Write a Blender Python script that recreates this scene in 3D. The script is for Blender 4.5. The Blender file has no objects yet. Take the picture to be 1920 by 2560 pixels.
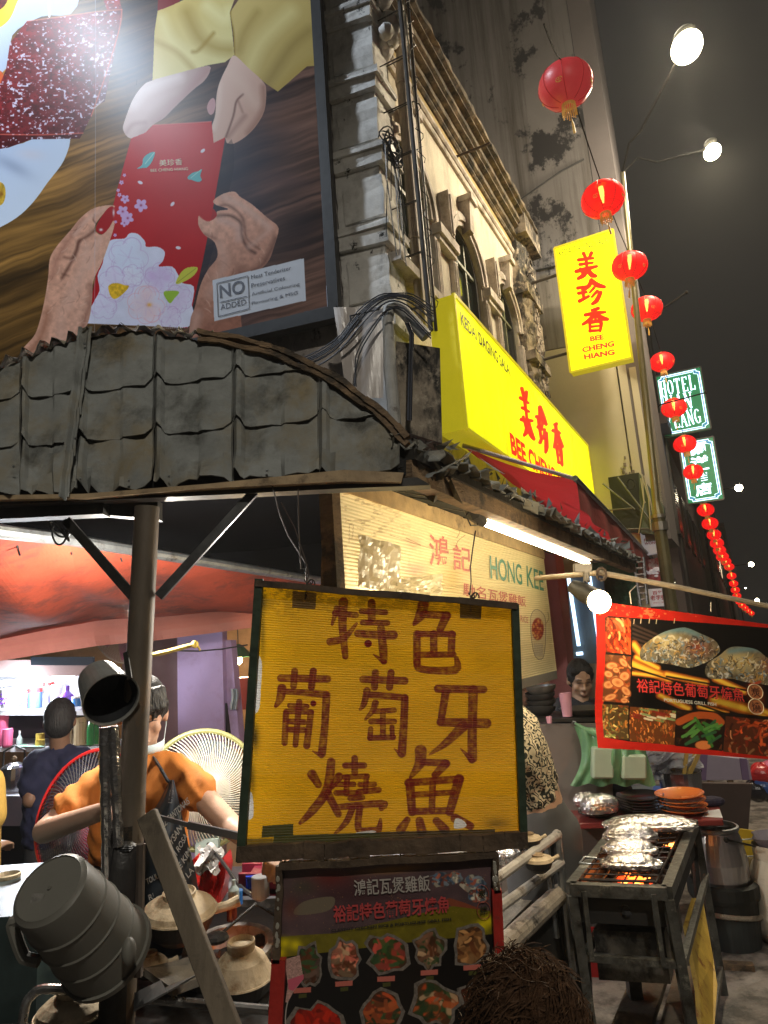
import bpy,bmesh,math,random
import numpy as np
from mathutils import Vector,Matrix
random.seed(7);rng=np.random.default_rng(7)
S=bpy.context.scene;COL=S.collection

# ------------------------------------------------------------------ camera
FPX=1700.0;CX,CY=960.0,1280.0          # focal length and centre in photo pixels (1920 x 2560)
def unit(v):
 v=np.array(v,float);return v/np.linalg.norm(v)
roll=math.radians(4.0)
pitch=math.atan(((1865-CX)*math.sin(roll)+(1560-CY)*math.cos(roll))/FPX)
UPC=unit([-math.sin(roll)*math.cos(pitch),-math.cos(roll)*math.cos(pitch),math.sin(pitch)])
YC=unit(np.array([0,0,1.0])-UPC*UPC[2]);XC=np.cross(YC,UPC)
MW=np.array([XC,YC,UPC]);CAM=np.array([0,0,1.7])
cd=bpy.data.cameras.new('camera');cam=bpy.data.objects.new('camera',cd);COL.objects.link(cam)
cd.sensor_fit='VERTICAL';cd.sensor_height=36;cd.lens=FPX/2560*36;cd.clip_start=0.05;cd.clip_end=400
r_,u_,b_=MW @ [1,0,0],MW @ [0,-1,0],MW @ [0,0,-1]
cam.matrix_world=Matrix([[r_[i],u_[i],b_[i],CAM[i]] for i in range(3)]+[[0,0,0,1]])
S.camera=cam

# ------------------------------------------------------------------ world: dark city night
W=bpy.data.worlds.new('World');S.world=W;W.use_nodes=True
wn=W.node_tree.nodes;wl=W.node_tree.links
bg=wn['Background']
sky=wn.new('ShaderNodeTexSky');sky.sky_type='NISHITA';sky.sun_disc=False
sky.sun_elevation=math.radians(-4);sky.sun_rotation=math.radians(200)
# light-polluted night sky: a little warm grey over the almost black twilight
mx=wn.new('ShaderNodeMixRGB');mx.blend_type='MIX';mx.inputs[0].default_value=0.96
mx.inputs[2].default_value=(0.0105,0.0100,0.0098,1)
wl.new(sky.outputs[0],mx.inputs[1]);wl.new(mx.outputs[0],bg.inputs[0]);bg.inputs[1].default_value=1.0

# ------------------------------------------------------------------ render look
S.view_settings.view_transform='Standard';S.view_settings.look='None'
S.view_settings.exposure=0.3;S.view_settings.gamma=1.0;S.view_settings.use_curve_mapping=False
S.render.engine='CYCLES'
S.cycles.use_denoising=True
try:S.cycles.denoiser='OPENIMAGEDENOISE'
except Exception:pass
S.cycles.max_bounces=6;S.cycles.diffuse_bounces=3;S.cycles.glossy_bounces=3
S.cycles.transmission_bounces=4;S.cycles.transparent_max_bounces=8;S.cycles.volume_bounces=0
S.cycles.sample_clamp_indirect=4.0;S.cycles.use_light_tree=True
S.cycles.caustics_reflective=False;S.cycles.caustics_refractive=False

LW=dict(street=700,front=820,flood=2500,cook=27,tarp=70,tube=20,spot=13,stall=55,rest=110,up=170)     # lamp strengths in watts

HAZE=.0024
# ------------------------------------------------------------------ geometry of the view -> points of the place
def ray(x,y):return MW @ np.array([x-CX,y-CY,FPX])
def at(x,y,Y):                 # point on the pixel's ray at forward distance Y
 d=ray(x,y);return CAM+d*Y/d[1]
def atz(x,y,z):
 d=ray(x,y);return CAM+d*(z-CAM[2])/d[2]
def proj(P):                     # world -> photo pixel (arrays)
 c=(np.asarray(P)-CAM) @ MW
 return CX+FPX*c[...,0]/c[...,2],CY+FPX*c[...,1]/c[...,2]
class Plane:
 def __init__(s,P,u,v):
  s.P=np.array(P,float);s.u=unit(u);s.n=unit(np.cross(s.u,v));s.v=np.cross(s.n,s.u)
  if s.n @ (CAM-s.P)<0:s.out=-s.n
  else:s.out=s.n
 def px(s,x,y,off=0.0):
  d=ray(x,y);Q=s.P+s.out*off
  return CAM+d*((Q-CAM)@s.n)/(d@s.n)
 def uv(s,x,y):
  q=s.px(x,y)-s.P;return q@s.u,q@s.v
 def at(s,u,v,off=0.0):return s.P+s.u*u+s.v*v+s.out*off
Z3=np.array([0,0,1.0])
# directions: along the street, and along the side wall that carries the billboard
SD=unit([0.45386,0.89107,0]);BD=unit([0.95367,-0.30085,0]);SR=np.array([SD[1],-SD[0],0])   # SR: towards the road
# zoom windows used when measuring the photograph
def zw(x0,y0,k):return lambda x,y:(x0+x*k,y0+y*k)
z1=zw(0,0,.5184);z2=zw(780,0,.4219);z3=zw(1300,0,.4068);z4=zw(0,800,.5184);z5=zw(760,700,.5666)
z6=zw(1500,850,.339);zA=zw(0,1400,.3858);zB=zw(0,2000,.434);zC=zw(560,1420,.4702);zD=zw(640,2080,.3978)
zE=zw(1260,1420,.3978);zF=zw(1160,1900,.4581);zG=zw(0,1600,.1929);zH=zw(280,1600,.2486)
zI=zw(1480,1500,.2652);zJ=zw(820,1200,.3617);zK=zw(1300,1850,.3737)

# ------------------------------------------------------------------ mesh builder
class MB:
 def __init__(s):s.v=[];s.f=[];s.uvs=None
 def add(s,vs,fs):
  k=len(s.v);s.v += [tuple(map(float,p)) for p in vs];s.f += [tuple(i+k for i in f) for f in fs];return s
 def box(s,c,sz,R=None):
  c=np.array(c,float);h=np.array(sz,float)/2;R=np.eye(3) if R is None else R
  vs=[c+R@(h*np.array([i,j,k])) for i in (-1,1) for j in (-1,1) for k in (-1,1)]
  return s.add(vs,[(0,1,3,2),(4,6,7,5),(0,4,5,1),(2,3,7,6),(0,2,6,4),(1,5,7,3)])
 def hexa(s,a,b,c,d,off):           # quad a b c d thickened by vector off
  off=np.array(off,float);q=[np.array(p,float) for p in (a,b,c,d)]
  return s.add(q+[p+off for p in q],[(0,1,2,3),(7,6,5,4),(0,4,5,1),(1,5,6,2),(2,6,7,3),(3,7,4,0)])
 def beam(s,p,q,w,h,up=(0,0,1)):
  p=np.array(p,float);q=np.array(q,float);d=unit(q-p);x=np.cross(d,up)
  if np.linalg.norm(x)<1e-4:x=np.cross(d,(1,0,0))
  x=unit(x);y=np.cross(x,d);a=p-x*w/2-y*h/2
  return s.add([a,a+x*w,a+x*w+y*h,a+y*h,a+q-p,a+x*w+q-p,a+x*w+y*h+q-p,a+y*h+q-p],
                     [(3,2,1,0),(4,5,6,7),(0,1,5,4),(1,2,6,5),(2,3,7,6),(3,0,4,7)])
 def tube(s,pts,r,n=8,caps=True,closed=False):
  P=[np.array(p,float) for p in pts];m=len(P);R=r if hasattr(r,'__len__') else [r]*m
  rings=[];prev=None
  for i,p in enumerate(P):
   t=unit(P[min(i+1,m-1)]-P[max(i-1,0)]) if not closed else unit(P[(i+1) % m]-P[i-1])
   if prev is None:
    a=np.cross(t,(0,0,1));
    if np.linalg.norm(a)<.1:a=np.cross(t,(1,0,0))
   else:a=prev-t*(prev@t)
   a=unit(a);b=np.cross(t,a);prev=a
   rings.append([p+R[i]*(a*math.cos(2*math.pi*k/n)+b*math.sin(2*math.pi*k/n)) for k in range(n)])
  vs=[q for rg in rings for q in rg];fs=[]
  for i in range(m if closed else m-1):
   j=(i+1) % m
   for k in range(n):fs.append((i*n+k,i*n+(k+1) % n,j*n+(k+1) % n,j*n+k))
  if caps and not closed:fs += [tuple(range(n))[::-1],tuple((m-1)*n+k for k in range(n))]
  return s.add(vs,fs)
 def lathe(s,prof,c=(0,0,0),axis=(0,0,1),n=20,x=None,squash=1.0):
  c=np.array(c,float);w=unit(axis)
  if x is None:x=np.cross(w,(0,1,0)) if abs(w[1])<.9 else np.cross(w,(1,0,0))
  x=unit(np.array(x)-w*(w@np.array(x)));y=np.cross(w,x);vs=[];fs=[];m=len(prof)
  for r,z in prof:
   for k in range(n):
    a=2*math.pi*k/n;vs.append(c+w*z+r*(x*math.cos(a)+y*squash*math.sin(a)))
  for i in range(m-1):
   for k in range(n):fs.append((i*n+k,i*n+(k+1) % n,(i+1)*n+(k+1) % n,(i+1)*n+k))
  if prof[0][0]>1e-4 and False:pass
  return s.add(vs,fs)
 def disc(s,c,r,axis,n=20,squash=1.0,x=None):
  return s.lathe([(0.0001,0),(r,0)],c,axis,n,x,squash)
 def grid(s,fn,nu,nv,uv=False):
  vs=[fn(i/nu,j/nv) for j in range(nv+1) for i in range(nu+1)]
  fs=[(j*(nu+1)+i,j*(nu+1)+i+1,(j+1)*(nu+1)+i+1,(j+1)*(nu+1)+i) for j in range(nv) for i in range(nu)]
  if uv:s.uvs=[(i/nu,j/nv) for j in range(nv+1) for i in range(nu+1)]
  return s.add(vs,fs)
 def shell(s,fn,nu,nv,off):           # grid with thickness
  a=[np.array(fn(i/nu,j/nv),float) for j in range(nv+1) for i in range(nu+1)]
  off=np.array(off,float);N=len(a);w=nu+1
  fs=[(j*w+i,j*w+i+1,(j+1)*w+i+1,(j+1)*w+i) for j in range(nv) for i in range(nu)]
  f2=[tuple(N+k for k in f[::-1]) for f in fs]
  rim=[i for i in range(nu+1)]+[j*w+nu for j in range(1,nv+1)]+[nv*w+i for i in range(nu-1,-1,-1)]+[j*w for j in range(nv-1,0,-1)]
  f3=[(rim[i-1],rim[i-1]+N,rim[i]+N,rim[i]) for i in range(len(rim))]
  return s.add(a+[p+off for p in a],fs+f2+f3)
 def poly(s,pts,off):                   # flat polygon with thickness vector
  m=len(pts);off=np.array(off,float);P=[np.array(p,float) for p in pts]
  return s.add(P+[p+off for p in P],[tuple(range(m)),tuple(range(2*m-1,m-1,-1))]+[(i,i+m,(i+1) % m+m,(i+1) % m) for i in range(m)])
 def sphere(s,c,r,n=12,m=8,sc=(1,1,1),R=None):
  c=np.array(c,float);R=np.eye(3) if R is None else R
  vs=[c+R@(np.array([math.sin(math.pi*j/m)*math.cos(2*math.pi*k/n)*sc[0],math.sin(math.pi*j/m)*math.sin(2*math.pi*k/n)*sc[1],math.cos(math.pi*j/m)*sc[2]])*r)
              for j in range(m+1) for k in range(n)]
  fs=[(j*n+k,(j+1)*n+k,(j+1)*n+(k+1) % n,j*n+(k+1) % n) for j in range(m) for k in range(n)]
  return s.add(vs,fs)

def tag(o,label=None,cat=None,group=None,kind=None):
 if label:o['label']=label
 if cat:o['category']=cat
 if group:o['group']=group
 if kind:o['kind']=kind
 return o
ORG={}
def obj(name,mb,mat,parent=None,org=None,smooth=None,label=None,kind=None,bevel=0.0):
 """one mesh object; coordinates in mb are world coordinates"""
 if parent is not None:base=ORG[parent.name]
 elif org is not None:base=np.array(org,float)
 else:
  a=np.array(mb.v);base=np.array([a[:,0].mean(),a[:,1].mean(),a[:,2].min()])
 me=bpy.data.meshes.new(name)
 me.from_pydata([tuple(np.array(p)-base) for p in mb.v],[],mb.f);me.validate();me.update()
 if mb.uvs is not None:
  L=me.uv_layers.new(name='UVMap');vi=np.empty(len(me.loops),int);me.loops.foreach_get('vertex_index',vi)
  L.data.foreach_set('uv',np.array(mb.uvs)[vi].ravel())
 if mb.uvs is None or smooth is not False or bevel:
  bm=bmesh.new();bm.from_mesh(me);bmesh.ops.remove_doubles(bm,verts=bm.verts,dist=1e-5)
  if mb.uvs is None:bmesh.ops.recalc_face_normals(bm,faces=bm.faces)
  if bevel:bmesh.ops.bevel(bm,geom=bm.edges,offset=bevel,segments=1,affect='EDGES')
  bm.to_mesh(me);bm.free()
 if smooth is not None and smooth is not False:
  me.shade_smooth()
  try:me.set_sharp_from_angle(angle=math.radians(40 if smooth is True else smooth))
  except Exception:pass
 if mat is not None:me.materials.append(mat)
 o=bpy.data.objects.new(name,me);COL.objects.link(o)
 if parent is not None:o.parent=parent
 else:o.location=base
 ORG[o.name]=base
 if label:o['label']=label
 if kind:o['kind']=kind
 return o
def thing(name,loc,label,cat,group=None):
 o=bpy.data.objects.new(name,None);COL.objects.link(o);o.location=loc;ORG[o.name]=np.array(loc,float)
 o.empty_display_size=.05
 return tag(o,label,cat,group)
def copy_tree(o,parent=None):
 c=o.copy();COL.objects.link(c)
 if parent is not None:c.parent=parent;c.matrix_parent_inverse=o.matrix_parent_inverse.copy()
 for ch in [k for k in bpy.data.objects if k.parent==o]:copy_tree(ch,c)
 return c

# ------------------------------------------------------------------ materials
def _n(nt,t,**k):
 nd=nt.nodes.new(t)
 for a,b in k.items():setattr(nd,a,b)
 return nd
def mat(name,col,rough=.6,metal=0.,var=.12,scale=6.,bump=.0,bscale=40.,dirt=None,emit=None,es=1.,coat=0.,trans=0.,alpha=1.,sub=0.,stretch=(1,1,1),spec=.5,transl=None):
 m=bpy.data.materials.new(name);m.use_nodes=True;nt=m.node_tree;B=nt.nodes['Principled BSDF'];L=nt.links
 B.inputs['Roughness'].default_value=rough;B.inputs['Metallic'].default_value=metal
 B.inputs['Specular IOR Level'].default_value=spec
 if coat:B.inputs['Coat Weight'].default_value=coat;B.inputs['Coat Roughness'].default_value=.1
 if trans:B.inputs['Transmission Weight'].default_value=trans
 if alpha<1:B.inputs['Alpha'].default_value=alpha
 if sub:B.inputs['Subsurface Weight'].default_value=sub;B.inputs['Subsurface Radius'].default_value=(.02,.008,.004)
 tc=_n(nt,'ShaderNodeTexCoord');mp=_n(nt,'ShaderNodeMapping');mp.inputs['Scale'].default_value=stretch
 L.new(tc.outputs['Object'],mp.inputs[0])
 nz=_n(nt,'ShaderNodeTexNoise');nz.inputs['Scale'].default_value=scale;nz.inputs['Detail'].default_value=6;nz.inputs['Roughness'].default_value=.65
 L.new(mp.outputs[0],nz.inputs['Vector'])
 rp=_n(nt,'ShaderNodeValToRGB');c=np.array(col[:3],float)
 rp.color_ramp.elements[0].position=.3;rp.color_ramp.elements[1].position=.7
 rp.color_ramp.elements[0].color=(*np.clip(c*(1-var),0,1),1);rp.color_ramp.elements[1].color=(*np.clip(c*(1+var),0,1),1)
 L.new(nz.outputs['Fac'],rp.inputs[0]);out=rp.outputs[0]
 ds=dirt if (dirt is None or isinstance(dirt,list)) else [dirt]
 for q,(dc,dscale,thr,*rest) in enumerate(ds or []):
  st=rest[0] if rest else (1,1,1)
  m2=_n(nt,'ShaderNodeMapping');m2.inputs['Scale'].default_value=st;m2.inputs['Location'].default_value=(q*3.7,1.3,q*2.1);L.new(tc.outputs['Object'],m2.inputs[0])
  n2=_n(nt,'ShaderNodeTexNoise');n2.inputs['Scale'].default_value=dscale;n2.inputs['Detail'].default_value=9;n2.inputs['Roughness'].default_value=.7
  L.new(m2.outputs[0],n2.inputs['Vector'])
  r2=_n(nt,'ShaderNodeValToRGB');w=rest[1] if len(rest)>1 else .06
  r2.color_ramp.elements[0].position=max(0,thr-w);r2.color_ramp.elements[1].position=min(1,thr+w)
  L.new(n2.outputs['Fac'],r2.inputs[0])
  mxx=_n(nt,'ShaderNodeMixRGB');L.new(r2.outputs[0],mxx.inputs[0]);L.new(out,mxx.inputs[1]);mxx.inputs[2].default_value=(*dc,1);out=mxx.outputs[0]
 L.new(out,B.inputs['Base Color'])
 if metal or rough<.9:
  rr=_n(nt,'ShaderNodeMapRange');rr.inputs[3].default_value=max(0,rough-.08);rr.inputs[4].default_value=min(1,rough+.1)
  L.new(nz.outputs['Fac'],rr.inputs[0]);L.new(rr.outputs[0],B.inputs['Roughness'])
 if bump:
  n3=_n(nt,'ShaderNodeTexNoise');n3.inputs['Scale'].default_value=bscale;n3.inputs['Detail'].default_value=5;L.new(mp.outputs[0],n3.inputs['Vector'])
  bp=_n(nt,'ShaderNodeBump');bp.inputs['Strength'].default_value=bump;bp.inputs['Distance'].default_value=.01
  L.new(n3.outputs['Fac'],bp.inputs['Height']);L.new(bp.outputs[0],B.inputs['Normal'])
 if emit is not None:
  B.inputs['Emission Color'].default_value=(*emit,1);B.inputs['Emission Strength'].default_value=es
 if transl is not None:                    # thin sheet that lets light through
  tr=_n(nt,'ShaderNodeBsdfTranslucent');L.new(out,tr.inputs[0]);ms=_n(nt,'ShaderNodeMixShader');ms.inputs[0].default_value=transl
  L.new(B.outputs[0],ms.inputs[1]);L.new(tr.outputs[0],ms.inputs[2]);L.new(ms.outputs[0],nt.nodes['Material Output'].inputs[0])
 return m
def glow(name,col,s):                       # a surface that gives off light
 m=bpy.data.materials.new(name);m.use_nodes=True;nt=m.node_tree;B=nt.nodes['Principled BSDF']
 B.inputs['Base Color'].default_value=(*col,1);B.inputs['Emission Color'].default_value=(*col,1);B.inputs['Emission Strength'].default_value=s
 return m
def img_mat(name,img,rough=.5,emis=0.,coat=0.,bump=0.,spec=.5,wave=None,transl=0.,bscale=60):
 m=bpy.data.materials.new(name);m.use_nodes=True;nt=m.node_tree;B=nt.nodes['Principled BSDF'];L=nt.links
 t=_n(nt,'ShaderNodeTexImage');t.image=img;t.interpolation='Cubic';t.extension='EXTEND'
 L.new(t.outputs[0],B.inputs['Base Color']);B.inputs['Roughness'].default_value=rough;B.inputs['Specular IOR Level'].default_value=spec
 if coat:B.inputs['Coat Weight'].default_value=coat;B.inputs['Coat Roughness'].default_value=.15
 if emis:L.new(t.outputs[0],B.inputs['Emission Color']);B.inputs['Emission Strength'].default_value=emis
 if bump:
  tc=_n(nt,'ShaderNodeTexCoord');n3=_n(nt,'ShaderNodeTexNoise');n3.inputs['Scale'].default_value=bscale
  L.new(tc.outputs['Object'],n3.inputs['Vector']);bp=_n(nt,'ShaderNodeBump');bp.inputs['Strength'].default_value=bump;bp.inputs['Distance'].default_value=.01
  L.new(n3.outputs['Fac'],bp.inputs['Height']);L.new(bp.outputs[0],B.inputs['Normal'])
 if transl:
  tr=_n(nt,'ShaderNodeBsdfTranslucent');L.new(t.outputs[0],tr.inputs[0]);ms=_n(nt,'ShaderNodeMixShader');ms.inputs[0].default_value=transl
  L.new(B.outputs[0],ms.inputs[1]);L.new(tr.outputs[0],ms.inputs[2]);L.new(ms.outputs[0],nt.nodes['Material Output'].inputs[0])
 return m

# ------------------------------------------------------------------ painting flat print (posters, painted boards)
def lin(c):
 c=np.asarray(c,float)/255.;return np.where(c <= .04045,c/12.92,((c+.055)/1.055)**2.4)
def smooth_loop(pts,k=6,closed=True):
 P=np.array(pts,float);m=len(P);out=[]
 for i in range(m if closed else m-1):
  p0,p1,p2,p3=(P[(i-1) % m],P[i],P[(i+1) % m],P[(i+2) % m]) if closed else (P[max(i-1,0)],P[i],P[i+1],P[min(i+2,m-1)])
  for t in np.arange(k)/k:
   out.append(.5*((2*p1)+(-p0+p2)*t+(2*p0-5*p1+4*p2-p3)*t*t+(-p0+3*p1-3*p2+p3)*t**3))
 if not closed:out.append(P[-1])
 return np.array(out)
def vnoise(x,y,seed=0):
 """smooth value noise on arrays"""
 g=np.random.default_rng(seed).random((256,256));xi=np.floor(x).astype(int);yi=np.floor(y).astype(int)
 fx=x-xi;fy=y-yi;fx=fx*fx*(3-2*fx);fy=fy*fy*(3-2*fy);a=lambda i,j:g[(yi+j) % 256,(xi+i) % 256]
 return (a(0,0)*(1-fx)+a(1,0)*fx)*(1-fy)+(a(0,1)*(1-fx)+a(1,1)*fx)*fy
def fbm(x,y,seed=0,o=4):return sum(vnoise(x*2**k,y*2**k,seed+k)*.5**k for k in range(o))/sum(.5**k for k in range(o))
class Art:
 """print for a flat rectangle; shapes are given in photo pixels and fall where the sheet really is"""
 def __init__(s,nx,ny,bl,br,tl,base=(128,128,128),tr=None):
  s.nx,s.ny=nx,ny;bl,br,tl=(np.array(p,float) for p in (bl,br,tl));tr=br+tl-bl if tr is None else np.array(tr,float)
  u=(np.arange(nx)+.5)/nx;v=(np.arange(ny)+.5)/ny;s.U,s.V=np.meshgrid(u,v)
  P=bl+s.U[...,None]*(br-bl)+s.V[...,None]*(tl-bl)+(s.U*s.V)[...,None]*(tr-br-tl+bl)
  s.X,s.Y=proj(P);s.c=np.zeros((ny,nx,3))+lin(base)
 def win(s,x0,y0,x1,y1):
  mk=(s.X>x0) & (s.X<x1) & (s.Y>y0) & (s.Y<y1)
  if not mk.any():return None
  r=np.where(mk.any(1))[0];c=np.where(mk.any(0))[0];return slice(r[0],r[-1]+1),slice(c[0],c[-1]+1)
 def blend(s,w,a,col):
  a=a[...,None];s.c[w]=s.c[w]*(1-a)+col*a
 def mask(s,pts,w):
  X=s.X[w];Y=s.Y[w];ins=np.zeros(X.shape,bool);n=len(pts)
  for i in range(n):
   x0,y0=pts[i-1];x1,y1=pts[i]
   if y0==y1:continue
   c=((y0>Y) != (y1>Y)) & (X<(x1-x0)*(Y-y0)/(y1-y0)+x0);ins ^= c
  return ins
 def fill(s,pts,col,smooth=0,a=1.,grad=None,tex=None):
  """grad: (x0,y0,x1,y1,col2) linear blend"""
  if smooth:pts=smooth_loop(pts,smooth)
  pts=np.array(pts,float);w=s.win(pts[:,0].min()-1,pts[:,1].min()-1,pts[:,0].max()+1,pts[:,1].max()+1)
  if w is None:return s
  m=s.mask(pts,w).astype(float)*a;c=np.zeros(s.c[w].shape)+lin(col)
  if grad:
   x0,y0,x1,y1,c2=grad;dx,dy=x1-x0,y1-y0
   t=np.clip(((s.X[w]-x0)*dx+(s.Y[w]-y0)*dy)/(dx*dx+dy*dy),0,1)[...,None];c=c*(1-t)+lin(c2)*t
  if tex:c=c*(1+tex[0]*(fbm(s.X[w]/tex[1],s.Y[w]/tex[1],tex[2] if len(tex)>2 else 3)-.5)[...,None]*2)
  s.blend(w,m,np.clip(c,0,1));return s
 def stroke(s,pts,wd,col,a=1.,soft=.15,smooth=4,dry=0.,clip=None):
  """wd: width or list of widths along the line"""
  P=np.array(pts,float);W=np.array(wd if hasattr(wd,'__len__') else [wd]*len(P),float)
  if smooth and len(P)>2:
   k=smooth;n=len(P);P2=smooth_loop(P,k,False);W=np.interp(np.arange(len(P2))/k,np.arange(n),W);P=P2
  R=W.max()*(.5+soft)+1;w=s.win(P[:,0].min()-R,P[:,1].min()-R,P[:,0].max()+R,P[:,1].max()+R)
  if w is None:return s
  X=s.X[w];Y=s.Y[w];best=np.full(X.shape,9.);tt=np.zeros(X.shape)
  for i in range(len(P)-1):
   dx,dy=P[i+1]-P[i];q=dx*dx+dy*dy+1e-9;t=np.clip(((X-P[i,0])*dx+(Y-P[i,1])*dy)/q,0,1)
   d=np.hypot(X-P[i,0]-t*dx,Y-P[i,1]-t*dy)/(.5*(W[i]*(1-t)+W[i+1]*t)+1e-6)
   up=d<best;best=np.where(up,d,best);tt=np.where(up,(i+t),tt)
  al=np.clip((1+soft-best)/(2*soft+1e-6),0,1)*a
  if dry:al=al*np.clip(1-dry*np.clip(fbm(X/9,Y/9,11)*2-.75,0,1)*1.6*(1-np.clip(best,0,1)*.6),0,1)
  if clip is not None:al=al*s.mask(np.array(clip),w)
  s.blend(w,al,lin(col));return s
 def dab(s,x,y,rx,ry,col,a=1.,ang=0.,clip=None,hard=0.):
  R=max(rx,ry)*(1.05 if hard else 2.3);w=s.win(x-R,y-R,x+R,y+R)
  if w is None:return s
  c,n=math.cos(ang),math.sin(ang);X=s.X[w]-x;Y=s.Y[w]-y;d=((X*c+Y*n)/rx)**2+((-X*n+Y*c)/ry)**2
  al=np.clip((1-d)*hard*3,0,1)*a if hard else np.exp(-d*1.3)*a
  if clip is not None:al=al*s.mask(np.array(clip),w)
  s.blend(w,al,lin(col));return s
 def image(s,name):
  im=bpy.data.images.new(name,s.nx,s.ny,alpha=False)
  c=np.clip(s.c,0,1);c=np.where(c <= .0031308,c*12.92,1.055*c**(1/2.4)-.055)
  px=np.ones((s.ny,s.nx,4),np.float32);px[...,:3]=c;im.pixels.foreach_set(px.ravel());im.update();im.pack();return im
def sheet(bl,br,tl,tr=None,nu=1,nv=1,warp=None):
 bl,br,tl=(np.array(p,float) for p in (bl,br,tl));tr=br+tl-bl if tr is None else np.array(tr,float);m=MB()
 m.grid(lambda u,v:bl+u*(br-bl)+v*(tl-bl)+u*v*(tr-br-tl+bl)+(warp(u,v) if warp else 0),nu,nv,uv=True);return m

# ------------------------------------------------------------------ lettering
_tc={}
def text_raw(s,bold=0.,spacing=1.0):
 key=(s,bold,spacing)
 if key in _tc:return _tc[key]
 c=bpy.data.curves.new('t','FONT');c.body=s;c.offset=bold;c.resolution_u=3;c.space_character=spacing;c.fill_mode='BOTH'
 o=bpy.data.objects.new('t',c);COL.objects.link(o)
 dg=bpy.context.evaluated_depsgraph_get();me=bpy.data.meshes.new_from_object(o.evaluated_get(dg))
 v=np.array([p.co[:2] for p in me.vertices]);f=[tuple(p.vertices) for p in me.polygons]
 bpy.data.objects.remove(o);bpy.data.curves.remove(c);bpy.data.meshes.remove(me)
 lo=v.min(0);hi=v.max(0);_tc[key]=((v-lo)/(hi-lo),f);return _tc[key]
def text(s,BL,BR,TL,mt,parent,off=(0,0,0),bold=0.,spacing=1.,name='lettering',mb=None):
 """lettering fitted to the parallelogram BL, BR, TL"""
 v,f=text_raw(s,bold,spacing);BL,BR,TL,off=(np.array(p,float) for p in (BL,BR,TL,off))
 m=mb or MB();m.add([BL+off+a*(BR-BL)+b*(TL-BL) for a,b in v],f)
 return m if mb is not None else obj(name,m,mt,parent,smooth=False)

# ------------------------------------------------------------------ bodies: one continuous surface from overlapping shapes
def cap(p,q,r1,r2=None):
 """tapered limb segment, p and q with radii"""
 r2=r1 if r2 is None else r2;p=np.array(p,float);q=np.array(q,float);d=unit(q-p);m=MB();pts=[];rs=[]
 for k in range(4):a=math.pi/2*(k+.25)/4;pts.append(p-d*r1*math.cos(a));rs.append(r1*math.sin(a))
 pts += [p,q];rs += [r1,r2]
 for k in range(3,-1,-1):a=math.pi/2*(k+.25)/4;pts.append(q+d*r2*math.cos(a));rs.append(r2*math.sin(a))
 m.tube(pts,rs,12);return m
def ell(c,r,R=None):return MB().sphere(c,1,14,10,r,R)
def fuse(name,prims,mt,parent=None,voxel=.012,smooth=3,label=None,disp=None):
 m=MB()
 for p in prims:m.add(p.v,p.f)
 base=ORG[parent.name] if parent is not None else np.array([0,0,0.])
 me=bpy.data.meshes.new(name);me.from_pydata([tuple(np.array(p)-base) for p in m.v],[],m.f);me.update()
 bm=bmesh.new();bm.from_mesh(me);bmesh.ops.remove_doubles(bm,verts=bm.verts,dist=1e-6);bmesh.ops.recalc_face_normals(bm,faces=bm.faces);bm.to_mesh(me);bm.free()
 o=bpy.data.objects.new(name,me);COL.objects.link(o)
 a=o.modifiers.new('r','REMESH');a.mode='VOXEL';a.voxel_size=voxel
 b=o.modifiers.new('s','SMOOTH');b.iterations=smooth;b.factor=.6
 dg=bpy.context.evaluated_depsgraph_get();me2=bpy.data.meshes.new_from_object(o.evaluated_get(dg));bpy.data.objects.remove(o)
 me2.name=name
 if disp is not None:
  v=np.empty(len(me2.vertices)*3);me2.vertices.foreach_get('co',v);v=v.reshape(-1,3);nn=np.empty_like(v).ravel();me2.vertices.foreach_get('normal',nn)
  v=v+nn.reshape(-1,3)*disp(v+base)[:,None];me2.vertices.foreach_set('co',v.ravel());me2.update()
 me2.materials.clear();me2.materials.append(mt);me2.shade_smooth()
 o=bpy.data.objects.new(name,me2);COL.objects.link(o);ORG[o.name]=base
 if parent is not None:o.parent=parent
 if label:o['label']=label
 return o
# ================================================================== the setting
asph=mat('wet_asphalt',(.05,.046,.044),.35,var=.5,scale=5,bump=.6,bscale=80,dirt=[((.13,.115,.105),4,.6),((.02,.02,.02),9,.6)])
pave=mat('paving_stone',(.2,.18,.165),.55,var=.3,scale=5,bump=.5,bscale=30,dirt=((.05,.045,.04),4,.52))
obj('ground',MB().grid(lambda u,v:(-150+300*u,-40+340*v,0),4,4),mat('ground_asphalt',(.05,.047,.045),.6,bump=.3),smooth=False,org=(0,0,0),kind='structure')
Pc=at(935,330,4.8);G0=Pc*[1,1,0];F=Plane(G0,SD,Z3);B=Plane(G0,BD,Z3)
def FP(u,d,z):return G0+SD*u+SR*d+Z3*z          # along the street facade: u along, d out towards the road
BO=B.out
def BP(t,d,z):return G0+BD*t+BO*d+Z3*z          # along the side wall with the billboard
rd=MB();rd.grid(lambda u,v:FP(-12+150*v,2.9+9*u,.006+.0*u),6,40)
obj('road',rd,asph,smooth=False,kind='structure')
pv=MB();pv.hexa(FP(-8,.2,.0),FP(60,.2,0),FP(60,2.8,0),FP(-8,2.8,0),(0,0,.11))
obj('pavement',pv,pave,smooth=False,kind='structure')
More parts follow.
